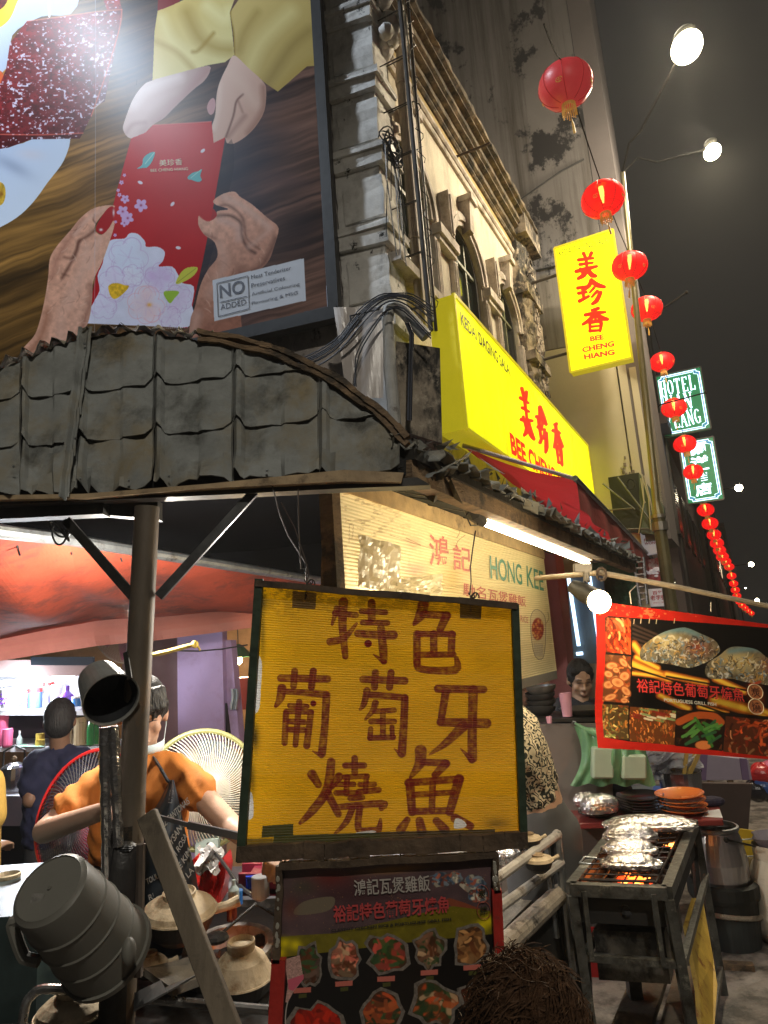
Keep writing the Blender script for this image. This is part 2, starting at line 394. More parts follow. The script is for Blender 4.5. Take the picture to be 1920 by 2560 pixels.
# worn pavement patches by the grill
for k,(p,r) in enumerate([((1860,2500),.3),((1770,2540),.22),((1890,2380),.25),((1900,2440),.2),((1890,2010),.8),((1905,2150),.4)]):
 c=atz(p[0],p[1],.014+.11*0);m=MB();a0=rng.random(14)*.5+.7
 m.poly([c+np.array([math.cos(a)*r*a0[i],math.sin(a)*r*a0[i],0]) for i,a in enumerate(np.linspace(0,2*math.pi,14,endpoint=False))],(0,0,.02))
 obj('pavement_patch',m,mat('worn_concrete',(.26,.24,.21),.6,var=.4,scale=14,bump=.7,bscale=50,dirt=((.06,.055,.05),9,.55)),smooth=False,kind='structure')

# ================================================================== materials for the old shophouse
stain=(.03,.027,.024)
plaster_side=mat('stained_plaster',(.46,.41,.38),.85,var=.25,scale=3,bump=.5,bscale=25,dirt=[((.22,.2,.19),3.5,.52,(1,1,.35),.12),(stain,7,.62,(1,1,.6),.05)])
plaster_cream=mat('cream_plaster',(.60,.54,.42),.85,var=.14,scale=2,bump=.25,bscale=30,dirt=[((.30,.26,.2),3,.57,(1,1,.3),.12),(stain,13,.68,(1,1,.6),.02)])
trim_cream=mat('moulding_plaster',(.56,.50,.44),.85,var=.2,scale=5,bump=.3,bscale=40,dirt=[((.2,.17,.14),5,.57,(1,1,.5),.1)])
cornice_m=mat('weathered_cornice',(.26,.2,.13),.9,var=.35,scale=5,bump=.6,bscale=25,dirt=[(stain,4,.5,(1,1,.35),.1),((.42,.36,.27),8,.66)])
peeled=mat('peeled_pilaster',(.3,.25,.19),.9,var=.4,scale=6,bump=1.,bscale=16,dirt=[(stain,5,.5,(1,1,.5),.06),((.5,.43,.33),7,.6)])
quoin=mat('pitted_plaster',(.66,.64,.6),.9,var=.12,scale=6,bump=.6,bscale=18,dirt=[((.35,.33,.3),4,.58,(1,1,.6),.1),(stain,8,.64,(1,1,.7),.02)])
glassd=mat('dark_glass',(.02,.025,.02),.08,var=.1,spec=.8)
framem=mat('window_frame_paint',(.05,.05,.045),.5)
pinkm=mat('pink_wall_paint',(.62,.25,.26),.75,var=.08,scale=2,bump=.1,dirt=((.4,.16,.16),2,.7))
lilac=mat('lilac_paint',(.47,.34,.56),.7,var=.06,scale=2,bump=.15,bscale=20,dirt=[((.2,.13,.22),9,.73,(1,1,.4),.015),((.38,.26,.42),2.5,.6)])
mauve=mat('mauve_wall_paint',(.34,.22,.24),.8,var=.1,scale=2,bump=.1)

sh=thing('corner_shophouse',G0,'old two storey corner shophouse with peeling cream plaster, arched windows and black stained cornice','building')
WC=(.62,2.06,3.46);HW=.43;SP=5.62;RI=.45;BZ=4.7;TOPZ=7.4
def arch(c,hw,ri,n=14,z0=SP):return [(c+hw*math.cos(a),z0+ri*math.sin(a)) for a in np.linspace(math.pi,0,n)]
# street wall with three arched openings
w=MB();th=-SR*.24;z0=3.0
edges=[.02]+[x for c in WC for x in (c-HW,c+HW)]+[4.7]
for i in range(0,len(edges),2):w.hexa(FP(edges[i],0,z0),FP(edges[i+1],0,z0),FP(edges[i+1],0,6.9),FP(edges[i],0,6.9),th)
for c in WC:
 w.hexa(FP(c-HW,0,z0),FP(c+HW,0,z0),FP(c+HW,0,BZ),FP(c-HW,0,BZ),th)
 a=arch(c,HW,RI)
 for k in range(len(a)-1):
  w.hexa(FP(a[k][0],0,a[k][1]),FP(a[k+1][0],0,a[k+1][1]),FP(a[k+1][0],0,6.9),FP(a[k][0],0,6.9),th)
w.hexa(FP(.02,0,6.9),FP(4.7,0,6.9),FP(4.7,0,7.4),FP(.02,0,7.4),th)
obj('street_wall',w,plaster_cream,sh,smooth=False)
# side wall behind the billboard, and the roof slab
w=MB();w.hexa(BP(-9,0,2.9),BP(-.02,0,2.9),BP(-.02,0,8.6),BP(-9,0,8.6),-BO*.24)
obj('side_wall',w,plaster_side,sh,smooth=False)
w=MB();w.poly([BP(-9,-.3,7.3),BP(-.02,-.3,7.3)+SD*.2,FP(4.7,-.3,7.3),FP(4.7,-9,7.3),BP(-9,-7,7.3)],(0,0,.1))
obj('roof',w,cornice_m,sh,smooth=False)
# windows
for c in WC:
 a=[(c-HW,BZ)]+arch(c,HW,RI)+[(c+HW,BZ)]
 m=MB();pts=[FP(u,-.09,z) for u,z in a];pin=[FP(c+(u-c)*.88,-.09,(z-5.3)*.93+5.3) for u,z in a]
 for k in range(len(a)):
  j=(k+1) % len(a);m.hexa(pts[k],pts[j],pin[j],pin[k],SR*.05)
 wo=obj('window',m,framem,sh,smooth=False,label='arched casement with dark frame')
 m=MB();m.poly([FP(c+(u-c)*.9,-.10,(z-5.3)*.95+5.3) for u,z in a],SR*.01);obj('pane',m,glassd,wo,smooth=False)
 m=MB()
 for du in (-.13,.13):m.beam(FP(c+du,-.075,BZ),FP(c+du,-.075,6.0),.035,.03,SR)
 for zz in (5.05,5.68):m.beam(FP(c-HW,-.07,zz),FP(c+HW,-.07,zz),.03,.035,Z3)
 obj('mullion',m,mat('mullion_paint',(.16,.17,.12),.5),wo,smooth=False)
 # mouldings round the arch, in three steps
 m=MB()
 for r0,r1,d in ((.0,.05,.035),(.05,.11,.06),(.11,.15,.04)):
  A=arch(c,HW+r0,RI+r0,18);Bq=arch(c,HW+r1,RI+r1,18)
  for k in range(17):m.hexa(FP(A[k][0],0,A[k][1]),FP(A[k+1][0],0,A[k+1][1]),FP(Bq[k+1][0],0,Bq[k+1][1]),FP(Bq[k][0],0,Bq[k][1]),SR*d)
 obj('arch_moulding',m,trim_cream,sh,smooth=False)
 m=MB();m.add([FP(c-.05,.0,6.0),FP(c+.05,.0,6.0),FP(c+.05,.10,6.03),FP(c-.05,.10,6.03),FP(c-.08,0,6.36),FP(c+.08,0,6.36),FP(c+.08,.13,6.36),FP(c-.08,.13,6.36)],
     [(0,1,2,3),(7,6,5,4),(0,4,5,1),(1,5,6,2),(2,6,7,3),(3,7,4,0)])
 m.hexa(FP(c-.1,0,6.36),FP(c+.1,0,6.36),FP(c+.1,0,6.43),FP(c-.1,0,6.43),SR*.16)
 obj('keystone',m,trim_cream,sh,smooth=False)
 for sgn in (-1,1):
  m=MB();u0,u1=sorted((c+sgn*HW,c+sgn*(HW+.12)));m.hexa(FP(u0,0,4.4),FP(u1,0,4.4),FP(u1,0,5.44),FP(u0,0,5.44),SR*.045)
  uu=(u0+u1)/2
  for dz in (0,.02,.04):m.beam(FP(uu-.04+dz*1.6,.047,4.4),FP(uu-.04+dz*1.6,.047,5.4),.012,.02,SR)
  obj('window_pilaster',m,trim_cream,sh,smooth=False)
 m=MB();m.hexa(FP(c-HW-.2,0,4.62),FP(c+HW+.2,0,4.62),FP(c+HW+.2,0,4.7),FP(c-HW-.2,0,4.7),SR*.15);obj('sill',m,trim_cream,sh,smooth=False)
for u in (1.34,2.76):
 m=MB();m.hexa(FP(u-.22,0,5.44),FP(u+.22,0,5.44),FP(u+.22,0,5.5),FP(u-.22,0,5.5),SR*.07)
 m.hexa(FP(u-.24,0,5.5),FP(u+.24,0,5.5),FP(u+.24,0,5.6),FP(u-.24,0,5.6),SR*.10);obj('impost',m,trim_cream,sh,smooth=False)
 m=MB();m.hexa(FP(u+.02,0,5.6),FP(u+.1,0,5.6),FP(u+.1,0,6.1),FP(u+.02,0,6.1),SR*.11);m.beam(FP(u+.06,.11,5.62),FP(u+.06,.11,6.06),.035,.03,SR);obj('bracket',m,trim_cream,sh,smooth=False)
# entablature and cornice: long stepped mouldings with an uneven weathered edge
def fmould(name,z0,z1,d,mt,u0=-.02,u1=4.6,jag=0.):
 m=MB();n=40
 prof=[(0,z0),(d*.75,z0),(d,z0+(z1-z0)*.35),(d,z1),(0,z1)]
 m.grid(lambda a,b:FP(u0+(u1-u0)*a,prof[int(round(b*4))][0]+(jag*(rng.random()-.5) if prof[int(round(b*4))][0]>0 else 0),prof[int(round(b*4))][1]+jag*(rng.random()-.5)),n,4)
 m.f.append(tuple(k*(n+1) for k in range(5)));m.f.append(tuple(k*(n+1)+n for k in range(4,-1,-1)))
 return obj(name,m,mt,sh,smooth=False)
fmould('frieze',6.74,6.79,.04,trim_cream);fmould('frieze',6.79,6.84,.07,trim_cream)
fmould('frieze',6.84,6.98,.04,mat('ochre_frieze',(.42,.31,.13),.85,var=.2,dirt=((.15,.11,.06),4,.62,(1,1,.4))))
for k,(a,b,d) in enumerate([(6.98,7.02,.08),(7.02,7.06,.12),(7.06,7.13,.11),(7.13,7.17,.17),(7.17,7.24,.20),(7.24,7.29,.19),(7.29,7.32,.25),(7.32,7.4,.29)]):
 fmould('cornice',a,b,d,cornice_m,jag=.006+.014*(k>6))
# corner pilaster wrapping both faces: shaft plus projecting bands and recessed panels
def corner_pt(a,b):       # a out of side wall, b out of street wall
 A=np.array([BO[:2],SR[:2]]);q=np.linalg.solve(A,[a,b]);return np.array([G0[0]+q[0],G0[1]+q[1],0])
def cpil(name,z0,z1,off,tl=-.33,ul=.4,mt=None,jag=0.):
 m=MB();p=[BP(tl,0,0),BP(tl,off,0),corner_pt(off,off),FP(ul,off,0),FP(ul,0,0)]
 n=max(2,int((z1-z0)/.08));vs=[];fs=[]
 for k in range(n+1):
  for j,q in enumerate(p):
   e=(rng.random(3)-.5)*jag*(j in (1,2,3));vs.append(q*[1,1,0]+Z3*(z0+(z1-z0)*k/n)+e)
 for k in range(n):
  for j in range(4):fs.append((k*5+j,k*5+j+1,(k+1)*5+j+1,(k+1)*5+j))
 fs += [tuple(range(5))[::-1],tuple(n*5+j for j in range(5))]
 m.add(vs,fs);return obj(name,m,mt or quoin,sh,smooth=False)
cpil('corner_pilaster',3.2,8.4,.04,-.34,.3,jag=.012)
for k in range(6):
 zt=4.08+.69*k
 cpil('quoin_band',zt,zt+.15,.085,-.335,.27,jag=.018);cpil('quoin_band',zt+.12,zt+.175,.11,-.35,.29,jag=.018);cpil('quoin_block',zt+.24,zt+.6,.065,-.28,.2,jag=.02)
cpil('corner_capital',7.2,7.4,.2,-.4,.4,jag=.03)
m=MB();c=FP(.2,.12,6.9)
for k in range(26):
 q=rng.normal(size=3)*[.07,.07,.09];m.sphere(c+q,.05+.05*rng.random(),7,5)
obj('capital_ornament',m,quoin,sh,smooth=True)
# far pilaster, black and peeling
m=MB();n=60;prof=[(3.98,0),(3.98,.1),(4.1,.13),(4.3,.15),(4.5,.12),(4.7,.14),(4.7,0)]
m.grid(lambda a,b:FP(*((lambda P:(P[0]+.03*(rng.random()-.5),P[1]+(.04*(rng.random()-.4) if P[1] else 0)))(prof[int(round(a*6))])),2.9+b*4.4),6,n)
obj('far_pilaster',m,peeled,sh,smooth=False)
for z_,h_,d_ in ((7.05,.42,.26),(6.2,.14,.19),(5.25,.12,.19)):
 m=MB();m.hexa(FP(3.95,0,z_),FP(4.74,0,z_),FP(4.74,0,z_+h_),FP(3.95,0,z_+h_),SR*d_);obj('pilaster_block',m,peeled,sh,smooth=False)
m=MB()
for k in range(160):
 c=FP(4.0+.68*rng.random(),.13+.04*rng.random(),4+3.3*rng.random());s_=.012+.03*rng.random()
 m.box(c,(s_,s_*.5,s_*1.8),np.array(Matrix.Rotation(rng.random()*3,3,'Z')))
obj('peeling_flakes',m,peeled,sh,smooth=False,kind='stuff')
# thin lips, sockets and conduit brackets
m=MB();m.tube([FP(1.95,.02,6.9),FP(1.98,.42,6.92)],.014,6);obj('iron_bracket',m,mat('rusty_iron',(.07,.045,.03),.7),sh)

# lower storey: arcade pillars, beams, back wall and the lit restaurant behind
obj('arcade_pillar',MB().hexa(BP(-1.9,0,.1),BP(-1.5,0,.1),BP(-1.5,0,2.9),BP(-1.9,0,2.9),-BO*.07),lilac,sh,smooth=False,label='lilac painted pillar with cracked plaster')
obj('arcade_wall',MB().hexa(BP(-2.75,-.42,.1),BP(-1.9,-.42,.1),BP(-1.9,-.42,2.9),BP(-2.75,-.42,2.9),-BO*.15),mauve,sh,smooth=False)
obj('arcade_pillar',MB().hexa(BP(-.35,0,.1),BP(.0,0,.1),BP(.0,0,3.2),BP(-.35,0,3.2),-BO*.35),lilac,sh,smooth=False)
obj('arcade_pillar',MB().hexa(FP(4.5,0,.1),FP(4.95,0,.1),FP(4.95,0,3.0),FP(4.5,0,3.0),-SR*.4),pinkm,sh,smooth=False,label='pink painted pillar')
obj('front_panel',MB().hexa(BP(-9,.02,2.12),BP(-.3,.02,2.12),BP(-.3,.02,2.98),BP(-9,.02,2.98),BO*.03),mat('unlit_gap_black',(.008,.008,.009),1.,spec=0),sh,smooth=False)  # black sheet added to keep the unlit gap above the doorway dark
obj('door_post',MB().hexa(*[B.px(*p,off=-.05) for p in [zH(1085,0),zH(1195,0),zH(1290,1100),zH(1215,1100)][::-1]],off=-BO*.08),lilac,sh,smooth=False)
obj('door_post',MB().hexa(*[B.px(*p,off=-.02) for p in [zH(1062,-20),zH(1088,-20),zH(1170,1080),zH(1142,1080)][::-1]],off=-BO*.05),mat('black_post',(.012,.01,.01),.5),sh,smooth=False)
obj('interior_wall',MB().hexa(BP(-9,-3.2,.1),BP(.6,-3.2,.1),BP(.6,-3.2,2.9),BP(-9,-3.2,2.9),-BO*.1),mat('restaurant_wall',(.45,.28,.16),.7,var=.2),sh,smooth=False)
obj('interior_ceiling',MB().hexa(BP(-9,-.24,2.9),BP(-.4,-.24,2.9),BP(-.0,-3.2,2.9),BP(-9,-3.2,2.9),Z3*.1),mat('green_ceiling',(.08,.16,.1),.8),sh,smooth=False)
obj('interior_floor',MB().hexa(BP(-9,0,0),BP(-.1,0,0),BP(.4,-3.2,0),BP(-9,-3.2,0),Z3*.1),pave,sh,smooth=False)
obj('arcade_back_wall',MB().hexa(FP(3.4,-1.9,.1),FP(9.0,-1.9,.1),FP(9.0,-1.9,3),FP(3.4,-1.9,3),-SR*.1),pinkm,sh,smooth=False)
obj('arcade_ceiling',MB().hexa(FP(.3,-.24,2.98),FP(9.0,-.24,2.98),FP(9.0,-1.9,2.98),FP(.3,-1.9,2.98),Z3*.08),mauve,sh,smooth=False)
# pink side pillar seen beyond the hanging sign
m=MB();m.hexa(*[FP(u,0.0,z) for u,z in ((2.3,.1),(3.55,.1),(3.55,3.2),(2.3,3.2))],off=-SR*.4);obj('pink_wall',m,pinkm,sh,smooth=False)

# tall neighbouring block seen over the shophouse, grey paint falling off
tw=mat('grey_peeling_paint',(.21,.195,.185),.85,var=.12,scale=1.2,bump=.2,bscale=12,dirt=[((.085,.072,.06),1.7,.555,(2.4,2.4,.10),.09),((.02,.018,.02),1.2,.565,(1,1,.7),.02)])
tw2=mat('sign_lit_beige',(.5,.45,.33),.85,var=.08,scale=1,bump=.1)  # beige holds the yellow sign's light on the lower wall
tb=thing('tall_block',FP(5.3,0,0),'tall grey apartment block with dark patches of fallen paint behind the shophouse','building')
T0=FP(5.3,0,0)
def TP(t,d,z):return T0+BD*t+BO*d+Z3*z
obj('side_wall',MB().hexa(TP(-9,0,5.9),TP(1.03,0,5.9),TP(1.03,0,30),TP(-9,0,30),-BO*.3),tw,tb,smooth=False)
obj('side_wall',MB().hexa(TP(-3,0.01,0),TP(.98,.01,0),TP(.98,.01,5.88),TP(-3,.01,5.88),-BO*.3),tw2,tb,smooth=False)
obj('corner_pier',MB().hexa(TP(1.04,-.02,2.9),TP(1.37,-.02,2.9),TP(1.37,-.02,30),TP(1.04,-.02,30),SD*1.2),mat('grey_pier_paint',(.16,.14,.135),.85,var=.1,scale=2),tb,smooth=False)
for k,(a,b) in enumerate(((1.0,1.11),(1.15,1.24),(1.27,1.33))):
 obj('corner_rib',MB().hexa(TP(a,.02-.02*k,3.3),TP(b,.02-.02*k,3.3),TP(b,.02-.02*k,5.9-.5*k),TP(a,.02-.02*k,5.9-.5*k),-BO*.2),tw2,tb,smooth=False)
for q_ in ([TP(-.3,.02,8.35),TP(.6,.03,8.75),TP(.95,.03,8.85)],[TP(-1.6,.02,7.23),TP(.3,.02,7.2),TP(.35,.02,7.2)]):obj('wall_cable',MB().tube(q_,.014,5),mat('cable_black',(.02,.02,.02),.5),tb)
m=MB()
for k in range(70):
 q=TP(.85+.16*rng.random(),.03,3.5+.6*rng.random()**2);m.box(q,(.015+.02*rng.random(),.01,.03+.05*rng.random()))
for k in range(12):m.box(TP(.1+.15*rng.random(),.03,3.9+.35*rng.random()),(.02,.01,.05))
obj('paint_flakes',m,mat('flake_dark',(.16,.13,.09),.9),tb,smooth=False,kind='stuff')

# farther buildings down the street
fb1=mat('dusky_facade',(.11,.085,.085),.85,var=.15,scale=.5);winl=glow('lit_window',(1.,.75,.45),.9);wind=mat('unlit_window',(.015,.015,.02),.2)
def far_building(u0,u1,d,h,mt,label,lit=()):
 t=thing('street_building',FP(u0,d,0),label,'building')
 m=MB();m.poly([FP(u0,d,0),FP(u1,d,0),FP(u1,d-8,0),FP(u0,d-8,0)],(0,0,h));obj('wall',m,mt,t,smooth=False)
 m=MB();m.poly([FP(u0-.1,d+.2,h),FP(u1+.1,d+.2,h),FP(u1+.1,d-8,h),FP(u0-.1,d-8,h)],(0,0,.25));obj('parapet',m,mt,t,smooth=False)
 n=max(2,int((u1-u0)/2.4))
 for r in range(int(h/3)-1):
  for k in range(n):
   u=u0+(u1-u0)*(k+.5)/n;z=3.8+3*r
   m=MB();m.hexa(FP(u-.6,d,z),FP(u+.6,d,z),FP(u+.6,d,z+1.3),FP(u-.6,d,z+1.3),SR*.06);o=obj('window',m,framem,t,smooth=False)
   m=MB();m.hexa(FP(u-.52,d+.062,z+.08),FP(u+.52,d+.062,z+.08),FP(u+.52,d+.062,z+1.22),FP(u-.52,d+.062,z+1.22),SR*.01);obj('pane',m,winl if (r,k) in lit else wind,o,smooth=False)
 return t
far_building(11.6,24,1.0,6.2,fb1,'dim purplish two storey building beyond the hotel pole')
far_building(24.6,40,1.35,9.0,mat('brown_facade',(.10,.075,.06),.85),'dark three storey block further down the street',lit=((0,2),))
far_building(41,75,1.6,7.5,mat('grey_facade',(.09,.08,.08),.85),'low dark row of shops at the far end of the street')
# ================================================================== billboard on the side wall
black_frame=mat('black_steel',(.012,.012,.013),.4,var=.3,scale=20)
Bb=Plane(G0+BO*.16,BD,Z3)
def quad_uv(pl,u0,u1,v0,v1):return pl.at(u0,v0),pl.at(u1,v0),pl.at(u0,v1)
uR,vB=Bb.uv(*z1(1597,1500));uL=Bb.uv(-90,900)[0];vT=Bb.uv(0,-220)[1]
bbl,bbr,btl=quad_uv(Bb,uL,uR,vB,vT)
A=Art(1250,1400,bbl,bbr,btl,(70,55,50))
def Z(l):return [z1(*p) for p in l]
X_,Y_=A.X/.5184,A.Y/.5184                         # zoom-1 coordinates of every texel
# wooden table top with flowing grain
gx=X_*math.cos(.42)-Y_*math.sin(.42)*-1;flow=(Y_+.36*X_)+60*fbm(X_/300,Y_/300,5)
grain=fbm(flow/16,(X_-.3*Y_)/420,9,5);grain2=fbm(flow/70,(X_)/600,19,3)
t=np.clip((X_-250)/900,0,1)[...,None]
wood=lin((150,108,52))*(1-t)+lin((104,76,64))*t
dk=np.clip((Y_-900)/900,0,1)[...,None]*np.clip(1.3-X_/900,0,1)[...,None];wood=wood*(1-.7*dk)
wood=wood*(.35+1.1*np.clip(grain*1.5-.3,0,1)[...,None])*(.15+1.5*np.clip(grain2*1.3-.15,0,1)[...,None])
A.c=wood
A.dab(*z1(1120,900),130,400,(44,48,66),.8,.1);A.dab(*z1(900,150),90,170,(40,52,70),.8);A.dab(*z1(640,300),90,140,(50,66,92),.75)
A.dab(*z1(1380,560),70,30,(116,82,66),.6,-.3);A.dab(*z1(1350,860),80,22,(84,64,66),.5,.2);A.dab(*z1(1450,1100),60,90,(38,28,34),.6)
# plates
A.fill(Z([(-200,-400),(370,-400),(372,30),(200,80),(60,170),(30,330),(-200,420)]),(206,216,232),4,grad=(*z1(0,0),*z1(300,300),(150,160,180)))
A.stroke(Z([(235,-20),(238,80)]),5,(235,240,250),.8)
A.fill(Z([(-250,700),(60,700),(200,655),(332,655),(310,770),(230,880),(160,975),(80,1050),(-30,1110),(-250,1200)]),(176,190,212),4,grad=(*z1(0,720),*z1(170,1000),(208,218,232)))
A.dab(*z1(60,800),60,18,(130,140,165),.6,.5);A.dab(*z1(150,745),40,16,(205,190,190),.4,.1)
A.fill(Z([(-60,-80),(90,-60),(75,30),(30,110),(-60,140)]),(232,196,60),5);A.fill(Z([(-60,-60),(40,-50),(20,30),(-60,60)]),(110,30,20),5,tex=(.8,8))
A.fill(Z([(-60,340),(8,345),(10,400),(-60,440)]),(205,90,40),4);A.fill(Z([(-40,880),(14,885),(27,935),(10,985),(-40,990)]),(200,160,50),5,tex=(.6,6));A.dab(*z1(5,935),6,10,(120,60,20),.8)
# glazed slabs of dried meat
meat=[(130,102),(300,80),(450,58),(588,46),(578,130),(520,330),(440,560),(400,642),(200,650),(-80,655),(-60,560),(30,330),(48,208)]
low=[(-80,640),(400,640),(385,668),(150,672),(40,712),(-80,730)];slab=[(470,-80),(560,-80),(588,48),(578,130),(505,490),(450,515),(480,300),(520,60)]
for pl,c1,c2 in ((slab,(150,42,40),(92,60,70)),(low,(120,18,22),(70,10,14)),(meat,(128,20,24),(96,26,30))):
 A.fill(Z(pl),c1,0,grad=(*z1(200,100),*z1(450,600),c2),tex=(.8,14,4))
mm=A.mask(Z(meat+[meat[0]]),(slice(None),slice(None))) | A.mask(Z(low),(slice(None),slice(None))) | A.mask(Z(slab),(slice(None),slice(None)))
sp=fbm(X_/13,Y_/9,33,4);sp2=fbm(X_/50,Y_/50,34,2)
a=np.clip((sp-.60-.10*(1-sp2))*22,0,1)*mm;A.c=A.c*(1-a[...,None])+lin((206,196,214))*a[...,None]
a=np.clip((.36-sp)*9,0,.7)*mm;A.c=A.c*(1-a[...,None])+lin((58,4,8))*a[...,None]
A.stroke(Z(meat[3:7]),3.5,(205,90,60),.6);A.stroke(Z(meat[:4]),3,(220,130,100),.5);A.stroke(Z([(400,642),(200,650),(0,648)]),3,(230,110,90),.5)
A.stroke(Z([(500,480),(455,520),(440,512)]),3,(210,190,190),.7)
# sleeves
A.fill(Z([(770,-300),(1000,-300),(860,20),(760,52)]),(128,24,28))
sl=Z([(760,52),(820,30),(905,-10),(1000,-300),(1300,-300),(1130,0),(1108,60),(1120,150),(1130,265),(1085,300),(1000,315),(860,352),(735,387),(740,280),(745,150)])
A.fill(sl,(214,190,112),0,grad=(*z1(760,100),*z1(1000,330),(226,214,150)))
sr=Z([(1108,60),(1150,0),(1300,-300),(1800,-300),(1800,300),(1480,320),(1340,442),(1285,405),(1200,330),(1130,268),(1124,150)])
A.fill(sr,(206,184,116),0,grad=(*z1(1150,50),*z1(1400,300),(190,166,98)))
for pts,w_,c_,a_ in (([(900,60),(960,180),(1040,230),(1110,240)],30,(172,142,60),.7),([(1000,30),(1080,90),(1105,60)],26,(240,230,170),.7),([(780,90),(830,200),(960,300)],26,(236,224,160),.6),
      ([(750,200),(850,250),(930,330)],14,(180,150,70),.6),([(1030,160),(960,240),(930,250)],9,(168,138,52),.8),([(1200,330),(1260,200),(1400,60)],34,(232,218,150),.6),
      ([(1290,400),(1400,230),(1490,150)],26,(150,128,66),.6),([(1150,240),(1180,150),(1240,60)],20,(170,146,80),.7),([(1120,30),(1110,70),(1126,160),(1130,260)],5,(150,122,50),.9),([(1340,430),(1430,350),(1500,300)],22,(178,150,70),.5)):
 A.stroke(Z(pts),w_,c_,a_,.9,clip=(sl if pts[0][0]<1115 and pts[-1][0]<1128 else sr))
# children's hands
skin1,sh1,hi1=(228,202,194),(176,136,130),(244,228,222)
ch=smooth_loop(Z([(735,387),(860,352),(1000,318),(1012,345),(985,390),(930,435),(850,510),(790,570),(735,604),(700,640),(655,668),(615,660),(593,622),(602,580),(640,480),(690,412)]),5)
A.fill(ch,skin1,0,grad=(*z1(650,400),*z1(900,500),(186,156,150)))
for p,w_,c_,a_ in (([(1000,340),(900,450),(760,590)],22,sh1,.7),([(640,500),(700,430),(860,370)],26,hi1,.6),([(610,640),(640,600),(700,590)],10,sh1,.5),([(690,640),(740,560),(830,480)],18,sh1,.35)):A.stroke(Z(p),w_,c_,a_,.9,clip=ch)
tb_=smooth_loop(Z([(998,520),(1010,485),(1030,473),(1040,500),(1030,545),(1010,552)]),4);A.fill(tb_,(196,150,150));A.fill(tb_,(150,90,100),0,.0)
c2=smooth_loop(Z([(1130,268),(1200,330),(1270,395),(1284,440),(1276,530),(1240,600),(1190,655),(1130,692),(1095,690),(1086,668),(1075,686),(1040,692),(1015,676),(1018,620),(1038,550),(1044,460),(1060,395),(1095,320)]),5)
A.fill(c2,(226,194,178),0,grad=(*z1(1050,400),*z1(1270,560),(200,158,138)))
for p,w_,c_,a_ in (([(1172,455),(1140,490),(1125,560),(1090,660)],5,(110,66,56),.9),([(1180,560),(1130,620),(1100,660)],12,(140,96,84),.5),([(1060,400),(1055,500),(1030,620)],12,(232,206,190),.6),([(1100,340),(1180,420),(1230,500)],24,(226,196,178),.5),
                      ([(1270,420),(1270,530),(1200,640)],16,(146,100,84),.6),([(1150,490),(1170,540)],6,(150,104,90),.6)):A.stroke(Z(p),w_,c_,a_,.9,clip=c2)
# dark under the packet, then the packet
A.fill(Z([(1088,705),(1130,760),(1100,940),(1000,1300),(920,1570),(880,1300)]),(30,32,46),3,.55)
env=Z([(632,668),(700,640),(738,603),(1020,586),(1030,690),(1086,662),(1060,820),(1028,1000),(980,1250),(905,1581),(418,1560),(470,1290),(520,1100),(560,930)])
A.fill(env,(196,30,36),0,grad=(*z1(760,600),*z1(820,1500),(168,22,30)),tex=(.10,60))
A.dab(*z1(880,620),60,40,(200,80,80),.35,clip=env)
A.stroke(Z([(738,603),(1020,586)]),3,(226,120,110),.5)
# peonies
fl=smooth_loop(Z([(420,1560),(445,1470),(480,1400),(470,1330),(495,1270),(510,1190),(540,1155),(600,1150),(625,1125),(665,1128),(700,1165),(705,1190),(760,1190),(795,1215),(785,1260),(765,1285),(830,1285),(862,1330),(880,1365),(935,1382),(925,1470),(904,1578)]),3)
fl=np.vstack([np.array(Z([(904,1581),(418,1560)])),fl[1:-1]])
A.fill(fl,(214,214,232),0,tex=(.12,30,8))
R0=np.random.default_rng(4)
for cx,cy,rr,col in ((620,1240,105,(214,222,240)),(560,1370,95,(222,210,234)),(770,1340,80,(208,176,220)),(705,1470,100,(232,200,204)),(860,1440,75,(216,196,226)),(500,1480,70,(220,214,236)),(640,1330,60,(226,226,240)),(820,1530,60,(220,206,230))):
 for k in range(9):
  an=k*2*math.pi/9+R0.random();px_,py_=cx+math.cos(an)*rr*.5,cy+math.sin(an)*rr*.5;a0=[(px_+math.cos(an+b)*rr*.42,py_+math.sin(an+b)*rr*.42) for b in np.linspace(-1.6,1.6,7)]
  A.dab(*z1(px_,py_),rr*.22,rr*.15,col,.55,an,clip=fl);A.stroke(Z(a0),1.5,(186,140,196) if col[0]<230 else (226,140,150),.5,.6,clip=fl);A.stroke(Z([(cx,cy),(px_,py_)]),3,(200,180,214),.35,.8,clip=fl)
A.fill(Z([(523,1380),(560,1365),(600,1375),(622,1380),(600,1410),(560,1440),(535,1430)]),(226,180,40),4,tex=(.5,6));A.dab(*z1(720,1470),8,6,(230,170,30),.9)
A.fill(Z([(848,1368),(872,1315),(905,1290),(953,1290),(938,1325),(895,1355)]),(196,196,70),4);A.stroke(Z([(850,1366),(945,1294)]),1.5,(120,130,50),.8)
A.fill(Z([(788,1412),(825,1402),(864,1408),(840,1440),(818,1462)]),(150,186,60),4)
def blossom(x,y,r,c=(206,170,214)):
 for k in range(5):A.dab(*z1(x+math.cos(k*1.257+.4)*r*.55,y+math.sin(k*1.257+.4)*r*.55),r*.25,r*.19,c,1,k*1.257+.4,hard=1.5)
 A.dab(*z1(x,y),r*.12,r*.12,(150,40,90),.9)
for x,y,r in ((603,960,22),(680,990,33),(592,1020,30),(616,1052,30),(600,1075,20),(600,845,9),(586,880,12),(576,940,11),(570,918,9),(558,1070,8),(555,1134,9)):blossom(x,y,r)
for x,y,an in ((832,984,-.9),(860,1195,.2),(676,880,.4),(978,727,-.7)):A.dab(*z1(x,y),7,4.2,(226,216,226),1,an,hard=1.5)
